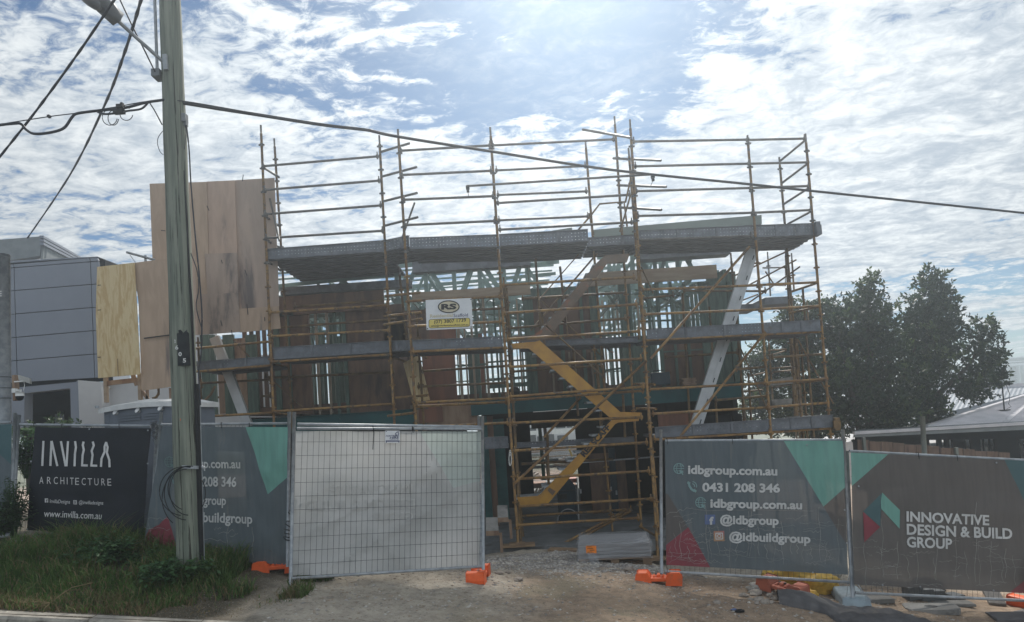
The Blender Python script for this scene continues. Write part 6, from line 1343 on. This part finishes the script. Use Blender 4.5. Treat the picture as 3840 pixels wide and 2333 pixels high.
for px, py, s_, lab in ((3595, 2233, .07, 'white torn paper scrap below the middle of the taupe banner'), (3438, 2215, .06, 'white scrap on the grey block under the taupe banner'), (3545, 2222, .05, 'small white scrap beside the dark bag under the taupe banner'), (3690, 2252, .04, 'tiny white scrap left of the tilted slab')):
    mb = MB(); c = at(px, py, .12); mb.add([c + Vector((-s_, 0, 0)), c + Vector((s_ * .7, .03, .01)), c + Vector((s_, .05, .06)), c + Vector((-s_ * .3, .02, .05))], [(0, 1, 2, 3)]); tag(mb.build('paper_scrap', MT['white']), lab, 'litter', 'paper scraps by the taupe banner')
dk = MB(); dk.blob(at(3480, 2228, .1), .2, .14, .12, 9, .5, 2.4, sub=3); tag(dk.build('dark_bag', MT['fabric'], smooth=True), 'crumpled dark bag under the lower rail of the taupe banner panel', 'bag')
# striped traffic cone at the right edge
cn = thing('traffic_cone', 'red and white traffic cone cut off by the right edge', 'traffic cone', at(3850, 2300))
c = at(3905, 2310); mb = MB(); mb.box(c + Vector((0, 0, .02)), .40, .40, .04, .3); mb.build('base', MT['fabric'], cn, bevel=.012)
for z0, z1, m_ in ((.04, .20, 'orangef'), (.20, .33, 'conew'), (.33, .52, 'orangef'), (.52, .62, 'conew'), (.62, .72, 'orangef')):
    mb = MB(); f_ = lambda z: .15 - .125 * z / .72; mb.tube(c + Vector((0, 0, z0)), c + Vector((0, 0, z1)), f_(z0), 24, f_(z1)); mb.build('sleeve' if m_ == 'conew' else 'cone_body', MT[m_], cn, True)
fr_ = thing('cone_base', 'flat dark rubber cone base beside the striped cone', 'cone base', at(3790, 2318)); mb = MB(); mb.box(at(3790, 2320, .02), .42, .30, .045, -.2); mb.box(at(3795, 2316, .045), .16, .12, .02, -.2); mb.build('rubber', MT['fabric'], fr_, bevel=.01)

# ------------------------------------------------------------------ right: neighbour roofs, fence, trees, apartments
rh = thing('hip_roof_house', 'low house with pale corrugated hip roof and dark open carport on the right', 'house', U(3600, 1720, 20))
HY = 20.0
def corr(mb, a, b, c, d, n, amp=.022):
    """corrugated sheet: a-b along the eave, d-c along the ridge"""
    nrm = (b - a).cross(d - a).normalized(); v = []
    for i in range(n * 4 + 1):
        t = i / (n * 4); o = nrm * amp * math.sin(t * n * 2 * math.pi); v += [a.lerp(b, t) + o, d.lerp(c, t) + o]
    mb.add(v, [(2 * i, 2 * i + 2, 2 * i + 3, 2 * i + 1) for i in range(n * 4)])
e0, e1 = U(3470, 1603, HY), U(4700, 1530, HY); r0, r1 = U(3950, 1452, 24), U(4700, 1405, 24)
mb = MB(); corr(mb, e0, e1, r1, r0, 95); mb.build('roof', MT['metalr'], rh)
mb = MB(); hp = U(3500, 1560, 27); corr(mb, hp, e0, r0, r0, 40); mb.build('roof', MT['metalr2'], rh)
mb = MB(); mb.bar(e0 + Vector((0, 0, .03)), r0 + Vector((0, 0, .03)), .16, .05); mb.bar(U(3770, 1585, HY), U(3900, 1470, 23.5), .16, .05); mb.build('hip_capping', MT['metalr'], rh)
mb = MB(); mb.prism([U(3205, 1619, HY - .6), U(4300, 1557, HY - .6), U(4300, 1568, HY - .6), U(3206, 1630, HY - .6)], (0, .12, 0)); mb.build('gutter', MT['metalr'], rh)
mb = MB(); mb.prism([U(3206, 1631, HY - .55), U(4300, 1569, HY - .55), U(4300, 1592, HY - .55), U(3207, 1640, HY - .55)], (0, .1, 0)); mb.build('fascia', MT['roofg'], rh)
mb = MB(); mb.prism([U(3205, 1621, HY - .5), U(4300, 1559, HY - .5), U(4300, 1556, 24), U(3260, 1600, 24)], (0, 0, .03)); mb.build('carport_roof', MT['roofg'], rh)
slots = [(3482, 3522, 1652, 1677), (3541, 3550, 1652, 1679), (3569, 3578, 1652, 1682), (3630, 3646, 1653, 1690), (3686, 3695, 1654, 1694), (3700, 3718, 1654, 1696), (3724, 3737, 1654, 1698), (3832, 3850, 1648, 1720)]
x = 3208
for s in slots + [(4300, 4300, 0, 0)]:
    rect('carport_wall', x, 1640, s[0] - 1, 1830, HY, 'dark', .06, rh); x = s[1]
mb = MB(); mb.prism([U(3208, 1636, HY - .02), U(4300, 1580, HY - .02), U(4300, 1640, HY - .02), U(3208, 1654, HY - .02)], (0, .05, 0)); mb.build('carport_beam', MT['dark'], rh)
mb = MB(); corr(mb, U(3240, 1740, 21.5), U(4300, 1740, 21.5), U(4300, 1610, 27), U(3240, 1640, 27), 70); o = mb.build('low_roof', MT['metalr']); tag(o, 'pale corrugated low roof glimpsed through the slots of the dark carport wall', 'roof')
br = thing('big_roof_house', 'large grey corrugated gable roof behind the dense trees on the right', 'house', U(3600, 1600, 30))
mb = MB(); corr(mb, U(3120, 1625, 29), U(4500, 1560, 29), U(4500, 1405, 36), U(3240, 1480, 36), 75, .010); mb.build('roof', MT['metalr2'], br)
mb = MB(); mb.bar(U(3240, 1480, 35.9), U(4500, 1402, 35.9), .35, .18); mb.build('ridge_capping', MT['metalr'], br)
mb = MB(); mb.box((U(3800, 1600, 32).x, 32.5, -1.2), 18, 6, 3.4); mb.build('wall', MT['whitewall'], br)
mb = MB(); mb.box((U(3950, 1600, 23).x, 23.5, -.8), 9, 6, 3.0); mb.build('wall', MT['whitewall'], rh)
an = thing('roof_mast', 'thin black mast with looping wire standing on the pale hip roof', 'mast', U(3766, 1536, 21.3))
mb = MB(); mb.tube(U(3757, 1432, 21.3), U(3766, 1536, 21.3), .022, 6); mb.box(U(3766, 1538, 21.3), .25, .2, .03); mb.build('mast', MT['black'], an)
mb = MB(); mb.path([U(x, y, 21.3) for x, y in ((3769, 1434), (3776, 1450), (3785, 1475), (3786, 1500), (3782, 1515), (3792, 1525), (3775, 1534))], .009, 5); mb.build('wire', MT['black'], an)
pf = thing('paling_fence', 'low brown paling fence stepping down in front of the carport', 'fence', U(3480, 1720, 14.5))
xs_ = [3216 + 44 * i for i in range(13)]
for i, x in enumerate(xs_):
    yt = 1648 + 4.0 * i + (3 if i % 3 == 1 else 0); mb = MB(); mb.prism([U(x + 1, yt, 14.5), U(x + 43, yt + 2, 14.5), U(x + 47, yt + 150, 14.5), U(x + 5, yt + 150, 14.5)], (0, .03, 0)); mb.build('paling', MT['bark2'], pf)
for x, y in ((3248, 1640), (3594, 1678)): rect('fence_post', x - 5, y, x + 5, 1790, 14.42, 'pipe', .06, pf)
sp = MB(); sp.tube(U(3459, 1562, 12.6), U(3472, 1800, 12.6), .042, 12); tag(sp.build('steel_pole', MT['pipe'], smooth=True), 'short grey-green steel pole standing before the paling fence', 'pole')
# apartment block
ap = thing('apartment_block', 'distant glazed apartment block above the grey roofs at the right edge', 'apartments', U(3800, 1470, 160))
AY = 160
def arect(nm, x0, y0, x1, y1, Y, mat, th): return rect(nm, x0, y0, x1, y1, Y, mat, th, ap)
arect('tower', 3712, 1366, 3990, 1520, AY, 'aptw', 14); arect('penthouse', 3790, 1337, 3960, 1362, AY + 1, 'glass', 8); arect('roof_slab', 3786, 1334, 3960, 1338, AY - .5, 'aptw', 10); arect('roof_slab', 3788, 1350, 3960, 1353, AY, 'aptw', 9); arect('roof_slab', 3765, 1358, 3990, 1367, AY - 1, 'aptw', 12)
for x0, x1 in ((3716, 3740), (3746, 3754), (3758, 3782), (3790, 3826), (3834, 3842), (3850, 3900)):
    for k in range(5): arect('window', x0, 1374 + k * 16, x1, 1388 + k * 16, AY - .2, 'glass', .3)
for x in (3712, 3742, 3785, 3829, 3845): arect('pilaster', x - 2, 1368, x + 2, 1500, AY - 1.2, 'aptw', 1)
a2 = thing('apartment_block', 'far apartment block with terraces glimpsed through gaps in the tree crown', 'apartments', U(3560, 1470, 170))
rect('tower', 3520, 1390, 3580, 1520, 168, 'aptw', 8, a2)
for k in range(4): rect('window', 3524, 1396 + k * 14, 3578, 1405 + k * 14, 167.8, 'glass', .3, a2)
rect('tower', 3690, 1412, 3716, 1520, 170, 'aptw', 8, ap)

# trees
def leafmass(clumps, per, smin, smax, seed):
    """clumps: (px, py, Y, rx_px, ry_px, depth m). Leaves gather in sprays spread through each clump."""
    r = np.random.default_rng(seed); out_v = []; nl = 0; out_m = []
    for (px, py, Y, rx, ry, dz) in clumps:
        c = np.array(U(px, py, Y)); ax, az = rx * Y / F, ry * Y / F
        ns = max(10, int(per * ax * az * 9)); d = r.normal(size=(ns, 3)); d /= np.linalg.norm(d, axis=1)[:, None]
        q = d * (r.random(ns) ** .38)[:, None]
        tw = c + q * np.array([ax, dz, az]) * (1 + .16 * r.normal(size=(ns, 1)))
        tdir = d * .8 + np.array([0, 0, .55]) + r.normal(size=(ns, 3)) * .35; tdir /= np.linalg.norm(tdir, axis=1)[:, None]
        k = 9; N_ = ns * k; t = np.repeat(tw, k, 0); td = np.repeat(tdir, k, 0)
        ln = r.uniform(smin, smax, N_)[:, None]; along = np.tile(np.linspace(0, 1, k), ns)[:, None] * .17
        ld = td * .55 + r.normal(size=(N_, 3)) * .62; ld /= np.linalg.norm(ld, axis=1)[:, None]
        b = t + td * along; e = b + ld * ln; sd = np.cross(ld, r.normal(size=(N_, 3))); sd /= np.linalg.norm(sd, axis=1)[:, None]
        mid = b + ld * ln * .45; w = ln * .24
        out_v.append(np.stack([b, mid + sd * w, e, mid - sd * w], 1).reshape(-1, 3)); nl += N_
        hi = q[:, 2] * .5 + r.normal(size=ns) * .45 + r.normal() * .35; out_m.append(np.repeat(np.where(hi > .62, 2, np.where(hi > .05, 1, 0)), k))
    v = np.concatenate(out_v); f = np.arange(nl * 4).reshape(-1, 4); return v, f, np.concatenate(out_m)
def tree(label, base, clumps, limbs, seed, per=42, smin=.09, smax=.17, group='evergreen trees beside the site', mats=('leaf', 'leaf2', 'leaf3')):
    root = thing('evergreen_tree', label, 'tree', base, group); b = Vector(base)
    mb = MB()
    for pts, r0 in limbs:
        P3 = [b if p is None else U(*p) for p in pts]; Q = []
        for i in range(len(P3) - 1):
            for s in range(5): Q.append(P3[i].lerp(P3[i + 1], s / 5) + Vector((noise.noise(P3[i] * 3 + Vector((s, 0, 0))), 0, 0)) * .05)
        Q.append(P3[-1]); mb.path(Q, r0, 8, rs=[r0 * (1 - .75 * i / len(Q)) for i in range(len(Q))])
    mb.build('trunk', MT['bark'], root, True)
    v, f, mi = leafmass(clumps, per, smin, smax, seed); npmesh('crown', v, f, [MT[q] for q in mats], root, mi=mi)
    return root
TY = 21
bt = U(3260, 1700, TY); bt.z = -1.2
def sub(cl, seed, n=5):
    """break each main lobe into its own lobes"""
    r = random.Random(seed); o = []
    for (px, py, Y, rx, ry, dz) in cl:
        o.append((px, py, Y, rx * .72, ry * .72, dz))
        for k in range(n):
            a = 2 * math.pi * (k + r.random()) / n; o.append((px + rx * .68 * math.cos(a), py + ry * .68 * math.sin(a), Y + r.uniform(-.6, .6) * dz, rx * r.uniform(.3, .5), ry * r.uniform(.3, .48), dz * .6))
    return o
c1 = [(3255, 1085, TY, 42, 60, .6), (3262, 1170, TY, 78, 75, .9), (3190, 1230, TY, 110, 75, 1.1), (3298, 1250, TY, 66, 80, 1.0), (3245, 1340, TY, 155, 110, 1.5), (3180, 1460, TY, 110, 120, 1.4), (3330, 1450, TY, 130, 130, 1.5), (3240, 1570, TY, 120, 70, 1.2), (3350, 1560, TY, 90, 70, 1.1)]
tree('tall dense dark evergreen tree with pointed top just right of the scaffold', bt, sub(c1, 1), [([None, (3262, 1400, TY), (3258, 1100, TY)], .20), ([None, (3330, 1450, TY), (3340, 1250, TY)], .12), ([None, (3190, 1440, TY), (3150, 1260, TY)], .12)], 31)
b2 = U(3440, 1700, TY + .8); b2.z = -1.3
c2 = [(3495, 1048, TY + .8, 46, 40, .6), (3478, 1120, TY + .8, 66, 62, .8), (3530, 1130, TY + .8, 45, 60, .6), (3446, 1205, TY + .8, 50, 52, .8), (3510, 1210, TY + .8, 95, 80, 1.1), (3545, 1215, TY + .8, 36, 40, .7), (3455, 1320, TY + .8, 110, 100, 1.3), (3530, 1310, TY + .8, 65, 70, 1.0), (3480, 1430, TY + .8, 95, 100, 1.2), (3440, 1530, TY + .8, 75, 60, 1.0), (3500, 1540, TY + .8, 60, 45, .8), (3482, 1590, TY + .8, 34, 28, .5)]
tree('tall evergreen tree with ragged twin top in the middle of the right-hand group', b2, sub(c2, 2), [([None, (3470, 1400, TY + .8), (3500, 1060, TY + .8)], .17), ([None, (3440, 1450, TY + .8), (3420, 1200, TY + .8)], .1)], 32)
b3 = U(3475, 1700, TY + .4); b3.z = -1.4
c3 = [(3680, 1235, TY + .4, 40, 40, .5), (3700, 1290, TY + .4, 62, 48, .7), (3655, 1340, TY + .4, 62, 55, .8), (3725, 1345, TY + .4, 42, 45, .6), (3640, 1420, TY + .4, 55, 50, .7), (3715, 1400, TY + .4, 48, 45, .6), (3660, 1475, TY + .4, 42, 34, .6), (3735, 1420, TY + .4, 34, 34, .5), (3620, 1465, TY + .4, 30, 30, .4)]
tree('leaning evergreen branch crown set apart at the right end of the group', b3, sub(c3, 3), [([(3500, 1500, TY + .7), (3575, 1425, TY + .4), (3640, 1365, TY + .4), (3690, 1260, TY + .4)], .085), ([None, (3470, 1560, TY + .6), (3500, 1500, TY + .7)], .09), ([(3640, 1370, TY + .4), (3720, 1380, TY + .4)], .04), ([(3590, 1410, TY + .4), (3650, 1440, TY + .4)], .05)], 33, per=24)
b4 = U(3060, 1700, 23); b4.z = -1.0
c4 = [(3040, 1180, 23, 90, 55, 1.2), (3120, 1160, 23, 75, 45, 1.1), (2975, 1215, 23, 75, 70, 1.2), (3050, 1290, 23, 130, 110, 1.6), (2940, 1330, 23, 100, 110, 1.5), (3080, 1430, 23, 130, 120, 1.7), (2950, 1470, 23, 110, 110, 1.5), (3000, 1580, 23, 150, 80, 1.5), (2850, 1420, 24, 70, 120, 1.2), (2830, 1560, 24, 60, 70, 1.2), (3140, 1590, 22.5, 70, 70, 1.2)]
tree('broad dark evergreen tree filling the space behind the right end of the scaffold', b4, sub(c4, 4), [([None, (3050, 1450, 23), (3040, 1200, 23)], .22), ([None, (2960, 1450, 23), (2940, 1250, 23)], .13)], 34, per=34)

# plants on the left verge and behind the fence
def plant(name, label, px, py, w, h, n, ls, seed, Y=None, group='weeds on the verge', mat='weed'):
    b = at(px, py) if Y is None else U(px, py, Y); root = thing(name, label, 'plant', b, group); r = np.random.default_rng(seed)
    mb = MB(); tips = []
    for k in range(n):
        a = r.uniform(0, 6.28); rr_ = w * math.sqrt(r.random()); t = b + Vector((rr_ * math.cos(a), rr_ * math.sin(a) * .8, h * r.uniform(.45, 1.0) * (1 - .4 * (rr_ / w) ** 2)))
        mid = b.lerp(t, .5) + Vector((0, 0, h * .12)); mb.path([b + Vector((r.uniform(-.03, .03), r.uniform(-.03, .03), -.02)), mid, t], .004, 4); tips += [t, mid.lerp(t, .6), mid]
    mb.build('stems', MT['weed'], root)
    V_, F_ = [], []
    for t in tips:
        for j in range(7):
            d = Vector((r.normal(), r.normal(), r.normal() * .35 + .1)).normalized(); L_ = ls * r.uniform(.6, 1.2); s = d.cross(Vector((r.normal() * .3, r.normal() * .3, 1))).normalized() * L_ * .30; o = t + Vector(r.normal(size=3) * .03); k = len(V_)
            V_ += [o, o + d * L_ * .45 + s, o + d * L_ + Vector((0, 0, -L_ * .2)), o + d * L_ * .45 - s]; F_.append((k, k + 1, k + 2, k + 3))
    npmesh('leaves', np.array([tuple(q) for q in V_]), np.array(F_), MT[mat], root)
plant('weed', 'broad-leaved weed clump at the foot of the timber pole', 655, 2195, .42, .34, 46, .075, 1)
plant('weed', 'sprawling leafy weed in the middle of the verge below the black banner', 380, 2105, .48, .30, 44, .065, 2)
plant('weed', 'low leafy weed patch between the black banner and the pole', 520, 2120, .36, .22, 26, .055, 3)
plant('weed', 'small weed on the verge right of the timber pole', 820, 2085, .16, .16, 12, .05, 4)
plant('weed', 'low weed cluster under the left end of the black banner', 190, 2075, .30, .26, 24, .055, 5)
plant('climbing_shrub', 'dark climbing shrub covering the fence at the left edge', 55, 2010, .24, .80, 70, .05, 6, 9.15, None, 'leaf2')
plant('climbing_shrub', 'leafy shrub growing under the steel post at the left edge', -40, 2050, .35, .6, 60, .06, 7, 8.9, None, 'leaf2')
plant('garden_shrub', 'shrub with light leaves seen through the open mesh left of the black banner', 100, 1790, .34, .75, 60, .09, 8, 11.2, None, 'weed')
fp = thing('fern_palm', 'small palm with drooping fronds behind the fence at the left', 'palm', U(110, 1690, 12))
V_, F_ = [], []; r = np.random.default_rng(3); mbs = MB()
for k in range(20):
    a = r.uniform(0, 6.28); L_ = r.uniform(.5, .95); b0 = U(108, 1640, 12); pts = [b0 + Vector((math.cos(a) * L_ * t, math.sin(a) * L_ * t, .75 * t - .85 * t * t)) for t in (0, .2, .4, .6, .8, 1)]
    mbs.path(pts, .006, 4)
    for i in range(22):
        t = .1 + .9 * i / 22; j = min(int(t * 5), 4); p = pts[j].lerp(pts[j + 1], t * 5 - j); d = (pts[j + 1] - pts[j]).normalized()
        for s in (-1, 1):
            sd = (d.cross(Vector((0, 0, 1))).normalized() * s + d * .6 + Vector((0, 0, -.25))).normalized(); l2 = .22 * (1 - .6 * t); n_ = len(V_); q = d * .012
            V_ += [p - q, p + sd * l2, p + q]; F_.append((n_, n_ + 1, n_ + 2))
mbs.tube(U(108, 1640, 12) + Vector((0, 0, -1)), U(108, 1640, 12), .06, 8); mbs.build('stem', MT['bark'], fp)
npmesh('fronds', np.array([tuple(q) for q in V_]), np.array(F_), MT['weed'], fp)
hg = leafmass([(130, 1710, 12.6, 60, 90, .4), (100, 1800, 12.4, 60, 60, .4), (60, 1640, 13, 60, 40, .4), (200, 1600, 14, 60, 22, .4), (260, 1600, 14, 40, 20, .4)], 14, .06, .11, 77)
kind(npmesh('garden_hedge_foliage', hg[0], hg[1], MT['leaf2']), 'stuff', 'dark garden foliage behind the left fence')
# dry twigs hanging over the kerb
dt = thing('dry_twig', 'bare dry twigs hanging over the kerb at the lower left', 'twig', at(190, 2280)); mb = MB(); b0 = at(190, 2282, .06)
for tx, ty, tz in ((.28, .25, .12), (-.28, -.18, -.1), (-.16, -.26, -.14), (.05, -.25, -.15), (.22, -.16, -.12), (-.35, -.05, -.05), (.12, .3, .05)):
    t = b0 + Vector((tx, ty, tz)); mb.path([b0, b0.lerp(t, .5) + Vector((0, 0, .05)), t], .005, 4)
mb.build('stems', MT['dry'], dt)

# ------------------------------------------------------------------ seen through the garage
bh = thing('white_back_house', 'white two-storey house with balcony seen through the garage opening', 'house', U(2070, 1660, 46))
BY = 46
rect('wall', 1940, 1520, 2260, 1720, BY, 'whitewall', 6, bh)
for a in ((2085, 1592, 2120, 1606), (2126, 1588, 2145, 1604), (1985, 1604, 2010, 1616), (2015, 1636, 2045, 1660), (2058, 1628, 2078, 1652), (2090, 1632, 2130, 1650), (1990, 1630, 2010, 1656)): rect('window', *a, BY - .05, 'glass', .06, bh)
rect('balcony', 1975, 1616, 2030, 1631, BY - 1.5, 'white', .2, bh); rect('balcony', 2070, 1608, 2150, 1626, BY - 1.5, 'white', .2, bh); rect('roof', 1940, 1505, 2260, 1522, BY - .5, 'roofg', 7, bh)
sf = thing('mesh_site_fence', 'dark mesh fence with orange rails across the back yard', 'fence', U(2070, 1790, 30))
mb = MB()
for i in range(64): x = 1960 + i * 3.6; mb.tube(U(x, 1688, 30), U(x + 7, 1784, 30), .007, 4)
for j in range(18): y = 1690 + j * 5.4; mb.tube(U(1960, y + 6, 30), U(2195, y - 10, 30), .006, 4)
mb.build('mesh', MT['black'], sf)
for y, m_ in ((1692, 'lvl'), (1712, 'studl'), (1726, 'dark'), (1750, 'dark')): mb = MB(); mb.bar(U(1955, y + 6, 29.8), U(2195, y - 8, 29.8), .06, .06 if m_ != 'dark' else .12); mb.build('rail', MT[m_], sf)
gpst = MB(); gpst.bar(U(2022, 1585, 24), U(2040, 1800, 24), .12, .12, (1, 0, 0)); tag(gpst.build('green_post', MT['green']), 'bright green steel post standing in the back yard behind the garage', 'post')
wp = MB(); wp.tube(U(2042, 1590, 24.5), U(2058, 1800, 24.5), .06, 10); tag(wp.build('timber_mast', MT['bark2'], smooth=True), 'grey round timber mast right of the bright green post', 'post')
bp2 = thing('paver_pallets', 'stacks of pink and cream pavers in the back yard behind the garage', 'pavers', U(2060, 1850, 24))
for x0, y0, x1, y1, Y, m_ in ((1992, 1812, 2050, 1850, 24, 'brick'), (2030, 1785, 2100, 1818, 27, 'brick'), (2050, 1822, 2165, 1850, 23, 'brick'), (2120, 1795, 2165, 1824, 25, 'orangef')): rect('stack', x0, y0, x1, y1, Y, m_, .8, bp2)
tw = thing('timber_pile', 'white and yellow lengths of timber piled before the mesh fence in the back yard', 'timber', U(2120, 1745, 28))
for x0, y0, x1, y1, m_ in ((2095, 1722, 2150, 1728, 'white'), (2096, 1734, 2145, 1740, 'studl'), (2112, 1714, 2128, 1722, 'white'), (2134, 1684, 2146, 1712, 'sgy'), (2075, 1742, 2130, 1746, 'studl'), (1990, 1782, 2008, 1770, 'white'), (1992, 1790, 2020, 1775, 'white')): mb = MB(); mb.bar(U(x0, y0, 27.5), U(x1, y1, 27.5), .08, .07); mb.build('plank', MT[m_], tw)

# ------------------------------------------------------------------ air volume added to imitate lens glare
hz_ = MB(); hz_.box((0, 72, 2.3), 330, 250, 14.6)
ho = hz_.build('glare_volume', [], None, loc=(0, 0, 0)); kind(ho, 'stuff', 'added thin air volume imitating lens glare over the whole site')
hm = bpy.data.materials.new('glare_air'); hm.use_nodes = True; t_ = hm.node_tree; t_.nodes.remove(t_.nodes['Principled BSDF'])
pv = t_.nodes.new('ShaderNodeVolumePrincipled'); pv.inputs['Color'].default_value = (.86, .94, 1, 1); pv.inputs['Density'].default_value = .0046; pv.inputs['Anisotropy'].default_value = .80
t_.links.new(pv.outputs[0], t_.nodes['Material Output'].inputs['Volume']); ho.data.materials.append(hm)
SC.cycles.volume_bounces = 1
